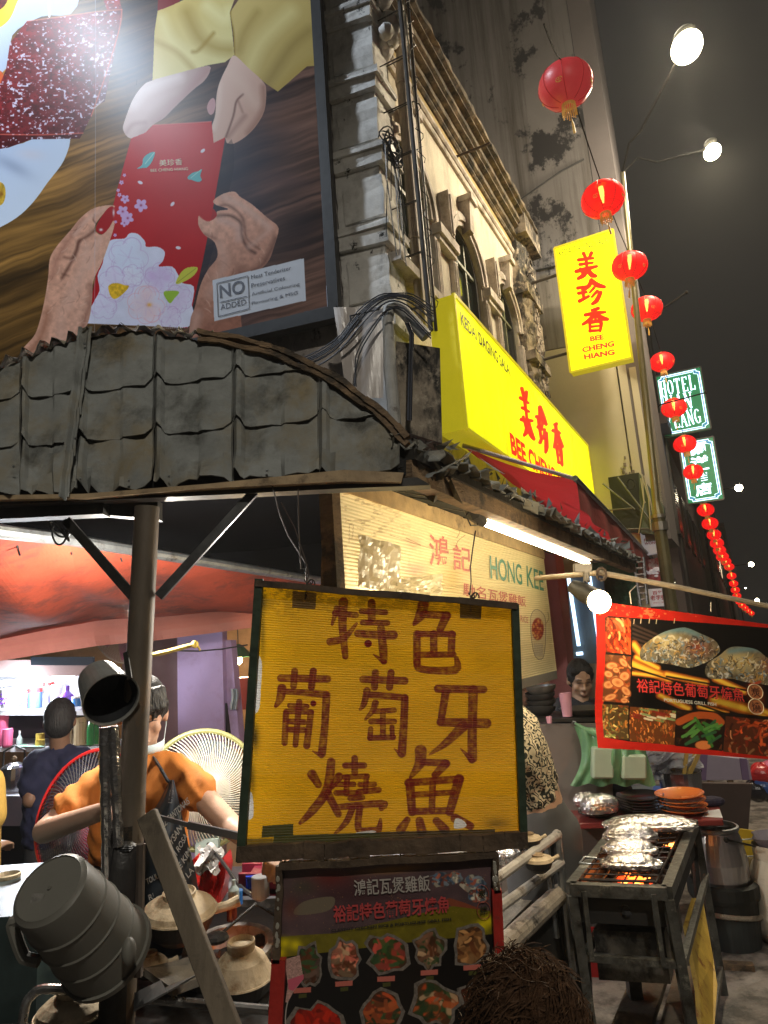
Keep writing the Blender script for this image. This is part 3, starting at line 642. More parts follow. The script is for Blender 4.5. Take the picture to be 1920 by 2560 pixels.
A.fill(Z([(747,733),(735,775),(712,806),(690,810),(660,813),(685,795),(690,765),(712,742)]),(96,176,178),3);A.stroke(Z([(745,735),(700,790)]),2.2,(170,214,204),.8)
A.fill(Z([(905,853),(930,832),(958,825),(974,815),(966,848),(974,868),(955,878),(925,868),(908,865)]),(96,176,178),3);A.stroke(Z([(970,818),(920,858)]),2,(170,214,204),.8)
# older hands
skin2,dk2,lt2=(176,122,100),(96,54,42),(214,172,152)
h1=smooth_loop(Z([(60,1860),(100,1700),(170,1610),(208,1480),(232,1340),(240,1250),(272,1190),(340,1110),(385,1055),(440,1010),(500,992),(545,990),(552,1000),(505,1025),(462,1080),(458,1112),(490,1132),(525,1100),(545,1065),(552,1085),(530,1160),(490,1270),(450,1355),(444,1450),(425,1555),(380,1625),(300,1720),(220,1860)]),4)
h1=h1[:]
A.fill(h1,(212,156,128),0,grad=(*z1(230,1300),*z1(460,1400),(214,164,140)),tex=(.28,9))
for p,w_,c_,a_ in (([(455,1035),(450,1060),(465,1080)],4,dk2,.7),([(465,1105),(420,1140),(380,1165),(370,1210),(335,1280),(300,1340)],8,dk2,.8),([(385,1160),(350,1240),(310,1240)],7,dk2,.6),([(250,1330),(290,1220),(400,1060)],14,(150,96,78),.5),([(420,1200),(400,1300),(330,1460)],26,lt2,.5),
                      ([(440,1380),(430,1480),(390,1600)],16,(138,88,72),.6),([(230,1500),(200,1620),(120,1730)],18,(140,84,56),.6),([(500,1010),(420,1060),(360,1130)],10,lt2,.6),([(480,1150),(455,1230),(430,1290)],12,lt2,.6),([(330,1330),(300,1320)],5,dk2,.5),([(300,1500),(290,1640)],22,lt2,.35)):A.stroke(Z(p),w_,c_,a_,.9,clip=h1)
A.fill(Z([(462,1108),(480,1060),(520,1005),(549,1000),(545,1060),(520,1105),(492,1130)]),(166,22,28),3);A.dab(*z1(487,1108),4,3,(255,240,240),.9);A.dab(*z1(548,1025),2.5,8,(250,230,235),.8)
h2=smooth_loop(Z([(1028,968),(1075,935),(1130,924),(1160,950),(1215,985),(1290,1050),(1335,1085),(1343,1115),(1325,1180),(1300,1250),(1260,1295),(1200,1320),(1165,1340),(1160,1500),(1172,1760),(1080,1760),(920,1760),(916,1560),(940,1480),(965,1380),(1000,1305),(1048,1240),(1040,1180),(1020,1155),(985,1132),(957,1085),(960,1038),(990,1062),(1025,1060),(1045,1040),(1048,1018),(1100,1010),(1080,1000),(1045,990)]),4)
A.fill(h2,(210,160,138),0,grad=(*z1(1000,1100),*z1(1200,1500),(146,98,80)),tex=(.28,9))
for k in range(60):
 hh_=h1 if k % 2 else h2;x,y=(200+260*R0.random(),1080+480*R0.random()) if k % 2 else (960+330*R0.random(),960+560*R0.random());d_=-1.1+.5*R0.normal() if k % 2 else 1.2+.5*R0.normal();A.stroke(Z([(x,y),(x+18*math.cos(d_)+4,y+18*math.sin(d_)),(x+36*math.cos(d_),y+36*math.sin(d_))]),2.2,(120,72,56) if k % 4<2 else (228,190,168),.35,.9,clip=hh_)
for p,w_,c_,a_ in (([(1050,1042),(1110,1040),(1160,1075),(1165,1130),(1190,1190),(1230,1220)],8,(70,42,38),.8),([(1045,1000),(1100,990),(1170,1050),(1190,1150),(1250,1200)],7,(86,52,46),.6),([(1080,950),(1180,1000),(1290,1090)],16,(206,172,158),.6),([(1310,1100),(1240,1160),(1200,1190)],12,(206,166,150),.5),
                      ([(1060,1060),(1140,1090),(1150,1150)],16,(204,168,156),.6),([(1060,1180),(1080,1280),(1010,1420)],22,(196,158,142),.5),([(1160,1300),(1120,1400),(1100,1500)],24,(110,72,60),.6),([(1330,1150),(1270,1270),(1170,1330)],14,(96,62,54),.7),([(950,1520),(930,1600)],22,(206,168,152),.5),([(985,1130),(1040,1150)],8,(110,66,60),.5)):A.stroke(Z(p),w_,c_,a_,.9,clip=h2)
A.fill(Z([(960,1040),(985,1062),(1010,1068),(1046,1040),(1030,1008),(1000,1000),(975,1010)]),(180,26,32),3,.8)
# seam of the vinyl and a scratch
A.stroke(Z([(457,-300),(462,300),(455,1736)]),1.3,(190,190,200),.35,smooth=1);A.stroke(Z([(660,385),(658,410)]),1.6,(40,30,40),.7)
# card and edge strip
A.fill(Z([(1025,1351),(1465,1245),(1475,1450),(1033,1549)]),(196,200,208),0,tex=(.05,30))
A.fill(Z([(1490,-200),(1503,-200),(1592,1500),(1580,1500)]),(225,236,255))
A.fill(Z([(980,1650),(1420,1548),(1592,1500),(1580,1485),(1300,1562),(975,1636)]),(225,236,255))
A.fill(Z([(1503,-200),(1640,-200),(1640,1520),(1597,1520)]),(20,20,24))
bill_img=A.image('billboard_print')
bb=thing('billboard',BP((uL+uR)/2,0,vB),'huge framed billboard of hands passing a red flowered packet, on the side wall','billboard')
bm_=img_mat('billboard_vinyl',bill_img,rough=.36,spec=.06,bump=.02,bscale=3)
obj('print',sheet(bbl,bbr,btl,nu=8,nv=8),bm_,bb,smooth=False)
m=MB()
fu0,fu1,fz0,fz1=uL-.06,uR+.075,vB-.075,vT+.06
for a,b in (((uL-.06,vB-.04),(uR+.06,vB-.04)),((uR+.035,vB-.06),(uR+.035,vT)),((uL-.035,vB-.06),(uL-.035,vT))):m.beam(Bb.at(*a,.005),Bb.at(*b,.005),.10 if a[1]==b[1] else .085,.085 if a[1] != b[1] else .1,Z3 if a[1]==b[1] else BO)
obj('frame',m,black_frame,bb,smooth=False)
obj('backing',MB().hexa(Bb.at(uL,vB,-.03),Bb.at(uR,vB,-.03),Bb.at(uR,vT,-.03),Bb.at(uL,vT,-.03),-BO*.1),black_frame,bb,smooth=False)
ink=mat('dark_ink',(.03,.035,.06),.5,var=0)
def ptext(pl,s,bl,br,tl,mt,parent,off=.003,bold=0,z=None,spacing=1.):
 z=z or (lambda x,y:(x,y));return text(s,pl.px(*z(*bl)),pl.px(*z(*br)),pl.px(*z(*tl)),mt,parent,pl.out*off,bold,spacing)
ptext(Bb,'NO',(1062,1440),(1183,1412),(1058,1376),ink,bb,z=z1,bold=.02)
ptext(Bb,'ADDED',(1065,1496),(1188,1468),(1064,1470),ink,bb,z=z1)
for s_,a,b,c in (('Meat Tenderizer',(1213,1347),(1405,1302),(1211,1328)),('Preservatives',(1214,1390),(1375,1352),(1212,1368)),('Artificial Colouring',(1215,1432),(1447,1382),(1213,1412)),('Flavouring & MSG',(1216,1476),(1437,1424),(1214,1456))):
 ptext(Bb,s_,a,b,c,ink,bb,z=z1,bold=0)
m=MB();q=[Bb.px(*z1(*p),off=.004) for p in [(1045,1366),(1195,1330),(1202,1488),(1052,1526)]]
for i in range(4):m.beam(q[i],q[(i+1) % 4],.004,.002,BO)
m.beam(Bb.px(*z1(1060,1458),off=.004),Bb.px(*z1(1190,1428),off=.004),.004,.002,BO);obj('card_outline',m,ink,bb,smooth=False)
goldm=mat('gold_ink',(.45,.22,.05),.4,var=0)
ptext(Bb,'美珍香',(770,803),(882,796),(768,772),goldm,bb,z=z1);ptext(Bb,'BEE CHENG HIANG',(728,830),(908,822),(727,816),goldm,bb,z=z1)
obj('permit_plate',MB().hexa(*[Bb.px(*z1(*p),off=.035) for p in [(1422,1526),(1588,1480),(1592,1512),(1424,1556)]],off=BO*.004),mat('plate_grey',(.25,.25,.24),.5),bb,smooth=False)
ptext(Bb,'BBKL PT:81009330',(1426,1549),(1588,1508),(1424,1528),ink,bb,z=z1,off=.042,bold=.02)

# ================================================================== light boxes of the meat shop
BRUSH={  # brush strokes in a unit box: points, widths
 '美':[([(.36,.02),(.46,.2)],.13),([(.74,.0),(.62,.2)],.13),([(.12,.27),(.82,.2)],.12),([(.48,.2),(.52,.62)],.12),([(.18,.45),(.8,.38)],.11),([(.0,.72),(.5,.62),(1.,.52)],.13),([(.5,.62),(.38,.85),(.1,1.)],.15),([(.55,.64),(.75,.85),(.95,.9)],.16),([(.2,.62),(.3,.8)],.1)],
 '珍':[([(.02,.33),(.36,.26)],.12),([(.05,.55),(.34,.5)],.12),([(.08,.88),(.42,.68)],.13),([(.2,.3),(.24,.8)],.13),([(.52,.0),(.44,.22),(.3,.38)],.13),([(.52,.02),(.74,.2),(1.,.28)],.16),([(.62,.32),(.46,.52)],.1),([(.74,.46),(.54,.7)],.11),([(.86,.52),(.72,.85),(.56,1.)],.14)],
 '香':[([(.66,.0),(.38,.08)],.12),([(.1,.28),(.55,.2),(.95,.16)],.12),([(.52,.05),(.54,.46)],.12),([(.5,.24),(.3,.48),(.0,.68)],.13),([(.56,.24),(.78,.4),(1.05,.46)],.16),([(.3,.6),(.3,.98)],.11),([(.3,.6),(.76,.56),(.74,.96)],.12),([(.34,.78),(.7,.74)],.09),([(.3,.96),(.74,.93)],.11)]}
def brush_char(A,ch,fn,wpx,col,k=1.0):
 for pts,w_ in BRUSH[ch]:
  n=len(pts);ws=[w_*wpx*k*(1.0 if i==0 else (.75 if i==n-1 else 1.15)) for i in range(n)]
  A.stroke([fn(x,y) for x,y in pts],ws,col,1,.12)
redl=glow('red_backlit_letter',(.85,.03,.01),.75);blk=mat('black_letter',(.02,.02,.0),.5,var=0)
def lightbox(name,label,pl,u0,u1,v0,v1,depth,art,emis,cat='sign',side=None,group=None):
 """box with printed glowing face; pl.out points to the viewer side"""
 t=thing(name,pl.at((u0+u1)/2,v0,-depth),label,cat,group)
 bl,br,tl=quad_uv(pl,u0,u1,v0,v1)
 obj('face',sheet(bl,br,tl,nu=2,nv=2),img_mat(name+'_print',art.image(name+'_print'),.3,emis),t,smooth=False)
 e=.015;m=MB();m.hexa(pl.at(u0-e,v0-e,-.012),pl.at(u1+e,v0-e,-.012),pl.at(u1+e,v1+e,-.012),pl.at(u0-e,v1+e,-.012),-pl.out*depth)
 obj('casing',m,side,t,smooth=False)
 m=MB();c=[pl.at(u0-e,v0-e),pl.at(u1+e,v0-e),pl.at(u1+e,v1+e),pl.at(u0-e,v1+e)]
 for i in range(4):m.beam(c[i],c[(i+1) % 4],.028,.022,pl.out)
 obj('rim',m,side,t,smooth=False);return t
yellow_side=mat('yellow_acrylic_side',(.5,.42,.02),.35,var=.06,emit=(.55,.47,.01),es=.42)
grey_side=mat('grey_box_side',(.3,.3,.27),.5)
G=Plane(G0+SR*.45,SD,Z3)
gu0,gu1,gz0,gz1=.27,5.35,3.27,4.33
A=Art(1500,420,*quad_uv(G,gu0,gu1,gz0,gz1),base=(238,238,14))
tubes=np.clip(fbm(A.U*46,A.V*1.2,3,2)*.6+.62,0,1.1)*(.84+.22*np.sin(np.pi*A.V));A.c=A.c*tubes[...,None]  # uneven glow of the tubes behind, painted into the face colour
for ch,uc,vt,vb,w_ in (('美',1,1,1,1),):
 pass
def chbox(pl,c,top,bot,z,wratio):
 """unit box -> photo pixels, upright in the plane: centre column through c, from top to bottom pixel"""
 uc,vt=pl.uv(*z(*top));_,vb=pl.uv(*z(*bot));h=vt-vb
 return lambda x,y:tuple(float(q) for q in proj(pl.at(uc+(x-.5)*h*wratio,vt-y*h)))
for ch,top,bot in (('美',(968,482),(975,688)),('珍',(1040,560),(1052,748)),('香',(1108,628),(1120,808))):
 f_=chbox(G,None,top,bot,z5,.82);brush_char(A,ch,f_,60,(232,26,12),1.3)
big=lightbox('lightbox_sign','long glowing yellow light box sign above the red awning along the shop front',G,gu0,gu1,gz0,gz1,.2,A,1.12,side=yellow_side)
ua,va=G.uv(*z5(912,768));ub,_=G.uv(*z5(1103,858));hh=G.uv(*z5(908,674))[1]-va
L_=(ub-ua)*15.3/9
text('BEE CHENG HIANG',G.at(ua,va),G.at(ua+L_,va),G.at(ua,va+hh),redl,big,SR*.009,.045)
ua,va=G.uv(*z5(690,200));ub,_=G.uv(*z5(908,425));hh=G.uv(*z5(686,142))[1]-va
text('KEDAI DAGING SALAI',G.at(ua,va-.0),G.at(ub,va-.0),G.at(ua,va+hh),blk,big,SR*.009,.02)
# hanging vertical box
V=Plane(FP(4.35,0,0),SR,Z3);vu0,vu1,vz0,vz1=.53,1.28,5.11,6.93
c4=[V.uv(*p) for p in ((1387,620),(1530,580),(1577,895),(1430,925))];vu0=(c4[0][0]+c4[3][0])/2;vu1=(c4[1][0]+c4[2][0])/2;vz0=(c4[2][1]+c4[3][1])/2;vz1=(c4[0][1]+c4[1][1])/2
A=Art(380,860,*quad_uv(V,vu0,vu1,vz0,vz1),base=(240,242,14));A.c=A.c*(.72+.34*np.sin(np.pi*np.clip(A.U*.9+.08,0,1))[...,None]*np.sin(np.pi*np.clip(A.V*.9+.03,0,1))[...,None]);A.c=A.c*(1.0+.12*fbm(A.U*9,A.V*2,4)[...,None])  # backlight painted into the face colour, brightest near the centre
for ch,x0,y0,x1,y1 in (('美',345,1555,472,1712),('珍',352,1722,518,1868),('香',386,1895,530,2040)):
 brush_char(A,ch,lambda x,y,a=x0,b=y0,c=x1,d=y1:z3(a+(c-a)*x+0*y,b+(d-b)*y),60,(232,36,14),1.35)
vs_=lightbox('hanging_lightbox','tall glowing yellow light box hung out over the street with red lettering',V,vu0,vu1,vz0,vz1,.16,A,1.15,side=yellow_side)
ptext(V,'KEDAI DAGING SALAI',(240,1578),(545,1490),(236,1540),blk,vs_,z=z3)
ptext(V,'BEE',(432,2100),(518,2086),(428,2068),redl,vs_,z=z3,bold=.045);ptext(V,'CHENG',(384,2168),(582,2128),(380,2134),redl,vs_,z=z3,bold=.045);ptext(V,'HIANG',(396,2212),(584,2180),(392,2178),redl,vs_,z=z3,bold=.045)
for z in (6.55,5.4):obj('mounting_arm',MB().tube([FP(4.45,0,z),V.at(vu0,z,-.08)],.02,6),mat('arm_iron',(.06,.05,.04),.6),vs_)

# ================================================================== hotel signs in neon
neonw=glow('white_neon',(.66,.84,1.),2.6);green_face=mat('green_sign_face',(.01,.12,.035),.4,emit=(.012,.17,.06),es=.9);blue_glow=glow('blue_edge_neon',(.12,.2,.75),.9)
SER={ # serif letters: stems (x,y)-(x,y), width; y up
 'H':[((.2,0),(.2,1),.2),((.8,0),(.8,1),.2),((.2,.5),(.8,.5),.08)],'O':'O','T':[((.5,0),(.5,1),.2),((.05,.96),(.95,.96),.09),((.07,.8),(.07,1),.07),((.93,.8),(.93,1),.07)],
 'E':[((.25,0),(.25,1),.2),((.2,.96),(.88,.96),.08),((.2,.5),(.7,.5),.08),((.2,.04),(.9,.04),.08),((.88,.78),(.88,1),.07),((.9,0),(.9,.25),.07)],'L':[((.27,0),(.27,1),.2),((.2,.04),(.9,.04),.08),((.9,0),(.9,.28),.08)],
 'N':[((.17,0),(.17,1),.09),((.83,0),(.83,1),.09),((.17,.97),(.83,.03),.2)],'A':[((.12,0),(.5,1),.08),((.88,0),(.5,1),.2),((.28,.33),(.72,.33),.07)],'Y':[((.5,0),(.5,.5),.2),((.1,1),(.5,.48),.18),((.9,1),(.52,.5),.08)],
 'G':'G'}
FOOT={'H':[(.2,0),(.2,1),(.8,0),(.8,1)],'T':[(.5,0)],'E':[],'L':[(.27,1)],'N':[(.17,0),(.17,1),(.83,1)],'A':[(.12,0),(.88,0)],'Y':[(.5,0),(.1,1),(.9,1)]}
def serif(s,bl,br,tl,out,parent,mt):
 bl,br,tl=(np.array(p,float) for p in (bl,br,tl));n=len(s);cw=(br-bl)/n;H=tl-bl;m=MB();P=lambda i,x,y:bl+cw*(i+.07+x*.86)+H*y;L=np.linalg.norm(cw)*.86
 for i,c in enumerate(s):
  d=SER[c]
  if isinstance(d,str):
   a0,a1=(0,2*math.pi) if d=='O' else (.75,2*math.pi-.45);pts=[(.5+.38*math.cos(a),.5+.47*math.sin(a)) for a in np.linspace(a0,a1,22)]
   m.tube([P(i,*p) for p in pts],[L*(.045+.075*abs(math.cos(a))) for a in np.linspace(a0,a1,22)],5)
   if d=='G':m.beam(P(i,.82,.08),P(i,.82,.42),L*.16,.01,out);m.beam(P(i,.58,.42),P(i,.98,.42),np.linalg.norm(H)*.05,.01,out)
  else:
   for p,q,w_ in d:m.beam(P(i,*p),P(i,*q),L*w_*1.25,.012,out)
   for (x,y) in FOOT[c]:m.beam(P(i,x-.17,y),P(i,x+.17,y),np.linalg.norm(H)*.05,.012,out)
 return obj('lettering',m,mt,parent,smooth=False)
def neon_sign(pl,pts,label):
 c=[pl.uv(*z6(*p)) for p in pts];u0=(c[0][0]+c[3][0])/2;u1=(c[1][0]+c[2][0])/2;v0=(c[2][1]+c[3][1])/2;v1=(c[0][1]+c[1][1])/2
 t=thing('hotel_sign',pl.at((u0+u1)/2,v0,-.1),label,'sign','hotel signs on the pole')
 obj('panel',MB().hexa(pl.at(u0,v0),pl.at(u1,v0),pl.at(u1,v1),pl.at(u0,v1),-pl.out*.1),green_face,t,smooth=False)
 m=MB();q=[pl.at(u0,v0),pl.at(u1,v0),pl.at(u1,v1),pl.at(u0,v1)]
 for i in range(4):m.beam(q[i],q[(i+1) % 4],.03,.05,pl.out)
 obj('frame',m,mat('sign_frame_grey',(.25,.24,.22),.5),t,smooth=False)
 for e,r,mt in ((.045,.008,neonw),(.065,.008,blue_glow),(.085,.006,neonw)):
  m=MB();k=.05+e*.4;loop=[(u0+e+k,v0+e),(u1-e-k,v0+e),(u1-e-k,v0+e+k*.6),(u1-e,v0+e+k),(u1-e,v1-e-k),(u1-e-k,v1-e-k*.6),(u1-e-k,v1-e),(u0+e+k,v1-e),(u0+e+k,v1-e-k*.6),(u0+e,v1-e-k),(u0+e,v0+e+k),(u0+e+k,v0+e+k*.6)]
  m.tube([pl.at(a,b,.02) for a,b in loop],r,5,closed=True);obj('neon_border',m,mt,t)
 return t
N1=Plane(FP(12.6,0,0),SR,Z3)
n1=neon_sign(N1,[(408,270),(740,200),(822,655),(482,712)],'green hotel sign with white Latin letters in a neon border, upper of the pair')
for s_,a,b,c in (('HOTEL',(448,418),(712,362),(432,312)),('NAN',(482,535),(690,500),(470,420)),('YEANG',(496,665),(756,608),(475,560))):
 serif(s_,*[N1.px(*z6(*p),off=.02) for p in (a,b,c)],N1.out,n1,neonw)
n2=neon_sign(N1,[(582,775),(830,695),(918,1175),(645,1212)],'green hotel sign with four white Chinese characters, lower of the pair')
for s_,(a,b,c,d) in zip('南洋酒店',((662,762,785,848),(668,862,803,945),(690,952,812,1045),(705,1060,826,1150))):
 text(s_,*[N1.px(*z6(*p),off=.02) for p in ((a+4,d+8),(c+4,d-18),(a-8,b+8))],neonw,n2,(0,0,0),.03)
obj('sign_post',MB().tube([N1.at(N1.uv(*z6(440,500))[0],0,-.12),N1.at(N1.uv(*z6(440,500))[0],9.5,-.12)],.06,8),mat('dark_pole_paint',(.03,.025,.025),.5),n1)

# small signs further on
whitebox=mat('white_sign_face',(.55,.5,.5),.5,emit=(.5,.45,.46),es=.25);redp=mat('red_paint_letter',(.5,.05,.05),.5,var=0)
S1=Plane(FP(5.6,0,0),SR,Z3)
def small_box(pts,label,mt,z=z6,depth=.12,name='shop_sign'):
 q=[S1.px(*z(*p)) for p in pts];t=thing(name,sum(q)/4,label,'sign');obj('panel',MB().hexa(*q,off=-S1.out*depth),mt,t,smooth=False);return t
t=small_box([(288,1422),(462,1402),(478,1560),(320,1590)],'white box sign with red Latin lettering beneath the awning tip',whitebox)
ptext(S1,'FUNG',(326,1488),(424,1476),(324,1466),redp,t,z=z6,off=.004,bold=.02);ptext(S1,'WONG',(330,1512),(428,1502),(328,1492),redp,t,z=z6,off=.004,bold=.02)
t=small_box([(312,1630),(440,1600),(504,1770),(334,1786)],'red square sign with a faded white bird emblem',mat('faded_red_sign',(.4,.05,.06),.5,dirt=((.6,.5,.48),9,.56)))
m=MB()
for k in range(9):
 c=S1.px(*z6(400+8*math.cos(k*2.3)*k,1712+5*math.sin(k*2.3)*k),off=.01);m.sphere(c,.02+.01*(k % 3),6,4,(1.6,.3,.8))
obj('emblem',m,whitebox,t)
t=small_box([(338,1838),(512,1828),(520,1960),(352,1966)],'white sign with two rows of small red Chinese characters',whitebox)
ptext(S1,'百年',(388,1880),(464,1874),(386,1852),redp,t,z=z6,off=.004,bold=.02);ptext(S1,'老字號',(372,1922),(490,1914),(370,1884),redp,t,z=z6,off=.004,bold=.02);ptext(S1,'SINCE 1909',(394,1944),(480,1938),(393,1934),redp,t,z=z6,off=.004)
S2=Plane(FP(11.5,0,0),SR,Z3);q=[S2.px(*z6(*p)) for p in ((490,1802),(560,1796),(556,1756),(492,1756))]
t=thing('distant_sign',q[0],'tiny pale lit letters on black far down the street','sign');obj('panel',MB().hexa(*q,off=-S2.out*.1),black_frame,t,smooth=False)
text('EL',*[S2.px(*z6(*p),off=.01) for p in ((497,1797),(556,1792),(497,1765))],glow('pale_letter',(1,.95,.7),1.2),t,0,.04)

# ================================================================== street lights, poles and the lantern line
polem=mat('painted_pole',(.16,.14,.07),.3,metal=.3,var=.15)
sp_=thing('street_lamp',(3.46,7.98,0),'tall double armed street lamp pole leaning over the road behind the lanterns','street lamp')
top=at(1556,432,7.98)
obj('pole',MB().tube([(3.22,7.98,0),(3.25,7.98,3),(3.25,7.98,3.2),(3.46,7.98,top[2])],[.08,.07,.045,.03],12),polem,sp_)
m=MB();m.tube([(3.25,7.98,2.85),(3.25,7.98,2.95)],.09,12);m.tube([(3.25,7.98,3.0),(3.25,7.98,3.04)],.085,12);obj('collar',m,mat('pole_band',(.3,.28,.25),.3,metal=.7),sp_)
lampc=glow('lamp_lens',(1.,.86,.58),60);l1=at(1717,118,6.2);l2=at(1781,380,8.3)
arm=mat('lamp_arm',(.012,.012,.011),.9,spec=.1)
for q,bend in ((l1,(1600,330)),(l2,(1640,405))):
 mid=at(*bend,(q[1]+7.98)/2 if q is l1 else 8.1)
 obj('arm',MB().tube([tuple(top),tuple(top*.5+mid*.5+Z3*.15),tuple(mid),tuple(q+Z3*.06)],.013,7),arm,sp_)
 r_=.18 if q is l1 else .125;h=obj('lamp_head',MB().sphere(q+Z3*.15,r_*.8,14,8,(.8,1.,.35)),arm,sp_,smooth=True)
 obj('lens',MB().sphere(q,r_,16,10,(.85,1.,.8)),lampc,h,smooth=True)
def far_lamp(px_,py_,Y,r,label):
 q=at(px_,py_,Y);t=thing('street_lamp',q*[1,1,0]+SR*.0,label,'street lamp','street lamps down the road')
 obj('pole',MB().tube([q*[1,1,0]-SR*1.2,q-SR*1.2],.05,6),arm,t);obj('arm',MB().tube([q-SR*1.2,q+Z3*.05],.025,5),arm,t)
 obj('lens',MB().sphere(q,r*.75,10,6,(1,1,.95)),lampc,t,smooth=True)
far_lamp(1847,1220,22,.16,'distant street lamp shining right of the lower lanterns, nearest of the far ones');far_lamp(1878,1411,36,.17,'distant street lamp just under the nearest far one');far_lamp(1893,1501,55,.22,'small distant street lamp right above the red banner');far_lamp(1864,1470,60,.08,'faintest street lamp dot beside the dwindling lanterns')
def lamp(name,kind,loc,watts,col,size=.1,**k):
 d=bpy.data.lights.new(name,kind);d.energy=watts;d.color=col
 if kind in ('POINT','SPOT'):d.shadow_soft_size=size
 for a,b in k.items():setattr(d,a,b)
 o=bpy.data.objects.new(name,d);COL.objects.link(o);o.location=tuple(loc);return o
for q,k in ((l1,1.),(l2,.8)):lamp('street_lamp_light','SPOT',q-Z3*.12,LW['street']*k,(1.,.84,.58),.12,spot_size=math.radians(172),spot_blend=.35);lamp('street_lamp_spill','POINT',q+Z3*.3-SR*.2,LW['up']*k,(1.,.86,.66),.2)
# unseen lamp assumed behind the viewer, added for the light from the front
l0_assumed=np.array([1.3,-3.6,7.6]);t=thing('street_lamp',l0_assumed*[1,1,0]+(.9,0,0),'assumed street lamp behind the viewer, added to light the stall from the front','street lamp','street lamps down the road')
obj('pole',MB().tube([l0_assumed*[1,1,0]+(.9,0,0),l0_assumed+(.9,0,.1)],.06,8),arm,t);obj('arm',MB().tube([l0_assumed+(.9,0,.1),l0_assumed+(0,0,.1)],.03,6),arm,t);obj('lens',MB().sphere(l0_assumed,.14,12,8,(1,1,.5)),lampc,t,smooth=True)
lamp('street_lamp_light','SPOT',l0_assumed-Z3*.12,LW['front'],(1.,.93,.8),.14,spot_size=math.radians(170),spot_blend=.4)  # added front light, belonging to the assumed lamp behind the viewer

# one lantern, then copies along the line
lsh=bpy.data.materials.new('lit_lantern_silk');lsh.use_nodes=True;nt=lsh.node_tree;Bq=nt.nodes['Principled BSDF']
Bq.inputs['Base Color'].default_value=(.55,.01,.012,1);Bq.inputs['Emission Color'].default_value=(1,.012,.014,1);Bq.inputs['Emission Strength'].default_value=.78;Bq.inputs['Roughness'].default_value=.5
tp=nt.nodes.new('ShaderNodeBsdfTransparent');tp.inputs[0].default_value=(1,.35,.2,1);ms=nt.nodes.new('ShaderNodeMixShader');ms.inputs[0].default_value=.22
wv_=nt.nodes.new('ShaderNodeTexWave');wv_.bands_direction='Z';wv_.inputs['Scale'].default_value=24;tcl=nt.nodes.new('ShaderNodeTexCoord');nt.links.new(tcl.outputs['Object'],wv_.inputs['Vector']);wr_=nt.nodes.new('ShaderNodeMapRange');wr_.inputs[3].default_value=.42;wr_.inputs[4].default_value=.85;nt.links.new(wv_.outputs['Fac'],wr_.inputs[0]);nt.links.new(wr_.outputs[0],Bq.inputs['Emission Strength'])
nt.links.new(Bq.outputs[0],ms.inputs[1]);nt.links.new(tp.outputs[0],ms.inputs[2]);nt.links.new(ms.outputs[0],nt.nodes['Material Output'].inputs[0])
unl=mat('faint_glow_silk',(.5,.035,.04),.4,var=.06,sub=0.,emit=(.6,.05,.05),es=.3)  # unlit shell glows faintly, standing in for light through the silk
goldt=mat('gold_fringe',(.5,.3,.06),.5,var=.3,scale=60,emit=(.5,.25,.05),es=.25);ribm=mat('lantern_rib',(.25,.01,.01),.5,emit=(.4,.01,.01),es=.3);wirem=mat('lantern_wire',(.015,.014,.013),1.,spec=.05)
def make_lantern(lit):
 t=thing('lantern',(0,0,0),'x','lantern','red lanterns strung along the street');n=15
 prof=[]
 for k in range(n*2+1):
  a=-1.32+2.64*k/(n*2);r=.2*math.cos(a)**.9*(1 if k % 2 else .955);prof.append((max(r,.045),.152*math.sin(a)/math.sin(1.32)))
 obj('shell',MB().lathe(prof,n=28),lsh if lit else unl,t,smooth=80)
 m=MB()
 for k in range(8):
  an=k*math.pi/4;m.tube([(.2015*math.cos(b)**.9*math.cos(an),.2015*math.cos(b)**.9*math.sin(an),.153*math.sin(b)/math.sin(1.32)) for b in np.linspace(-1.25,1.25,12)],.0026,4)
 obj('rib',m,ribm,t)
 obj('cap',MB().lathe([(.05,.15),(.052,.165),(.02,.175)],n=14),goldt,t);obj('neck',MB().lathe([(.052,-.15),(.05,-.175)],n=14),goldt,t)
 m=MB()
 for k in range(20):
  an=k*math.pi/10;m.tube([(.048*math.cos(an),.048*math.sin(an),-.172),(.052*math.cos(an),.052*math.sin(an),-.245+.012*(k % 3))],.006,4)
 obj('fringe',m,goldt,t)
 obj('tassel',MB().tube([(0,0,-.17),(.01,0,-.26),(.016,0,-.3),(.02,0,-.37)],[.002,.002,.009,.011],6),goldt,t)
 m=MB()
 for k in range(4):
  an=k*math.pi/2+.6;c=np.array([.185*math.cos(an),.185*math.sin(an),-.055]);xx=np.array([-math.sin(an),math.cos(an),0])
  m.tube([c+xx*.02*math.cos(b)*1.2+Z3*.02*math.sin(b) for b in np.linspace(0,5.5,8)],.003,4);m.tube([c-xx*.015,c+xx*.015],.003,4);m.tube([c-Z3*.015,c+Z3*.015],.003,4)
 obj('emblem',m,goldt,t)
 if lit:obj('bulb',MB().tube([(0,0,.13),(0,0,.08),(0,0,.03),(0,0,-.04)],[.022,.024,.018,.006],8),glow('lantern_bulb',(1.,.6,.16),22),t)
 return t
LP=[(1414,213,67),(1507,498,53),(1574,665,43),(1617,772,37),(1655,905,29.5),(1685,1020,29),(1712,1110,26.5),(1733,1180,23.5),(1751,1237,21.5),(1764,1275,20),(1775,1309,19),(1785,1337,17.5),(1792,1358,16),(1799,1376,15.5),(1806,1392,15),(1815,1404,12.5),(1823,1417,11.5),
      (1829,1440,11),(1834,1459,10.5),(1838,1475,10.2),(1842,1490,10),(1848,1504,9.5),(1855,1513,9),(1863,1520,8.5),(1871,1527,7.5),(1879,1533,7)]
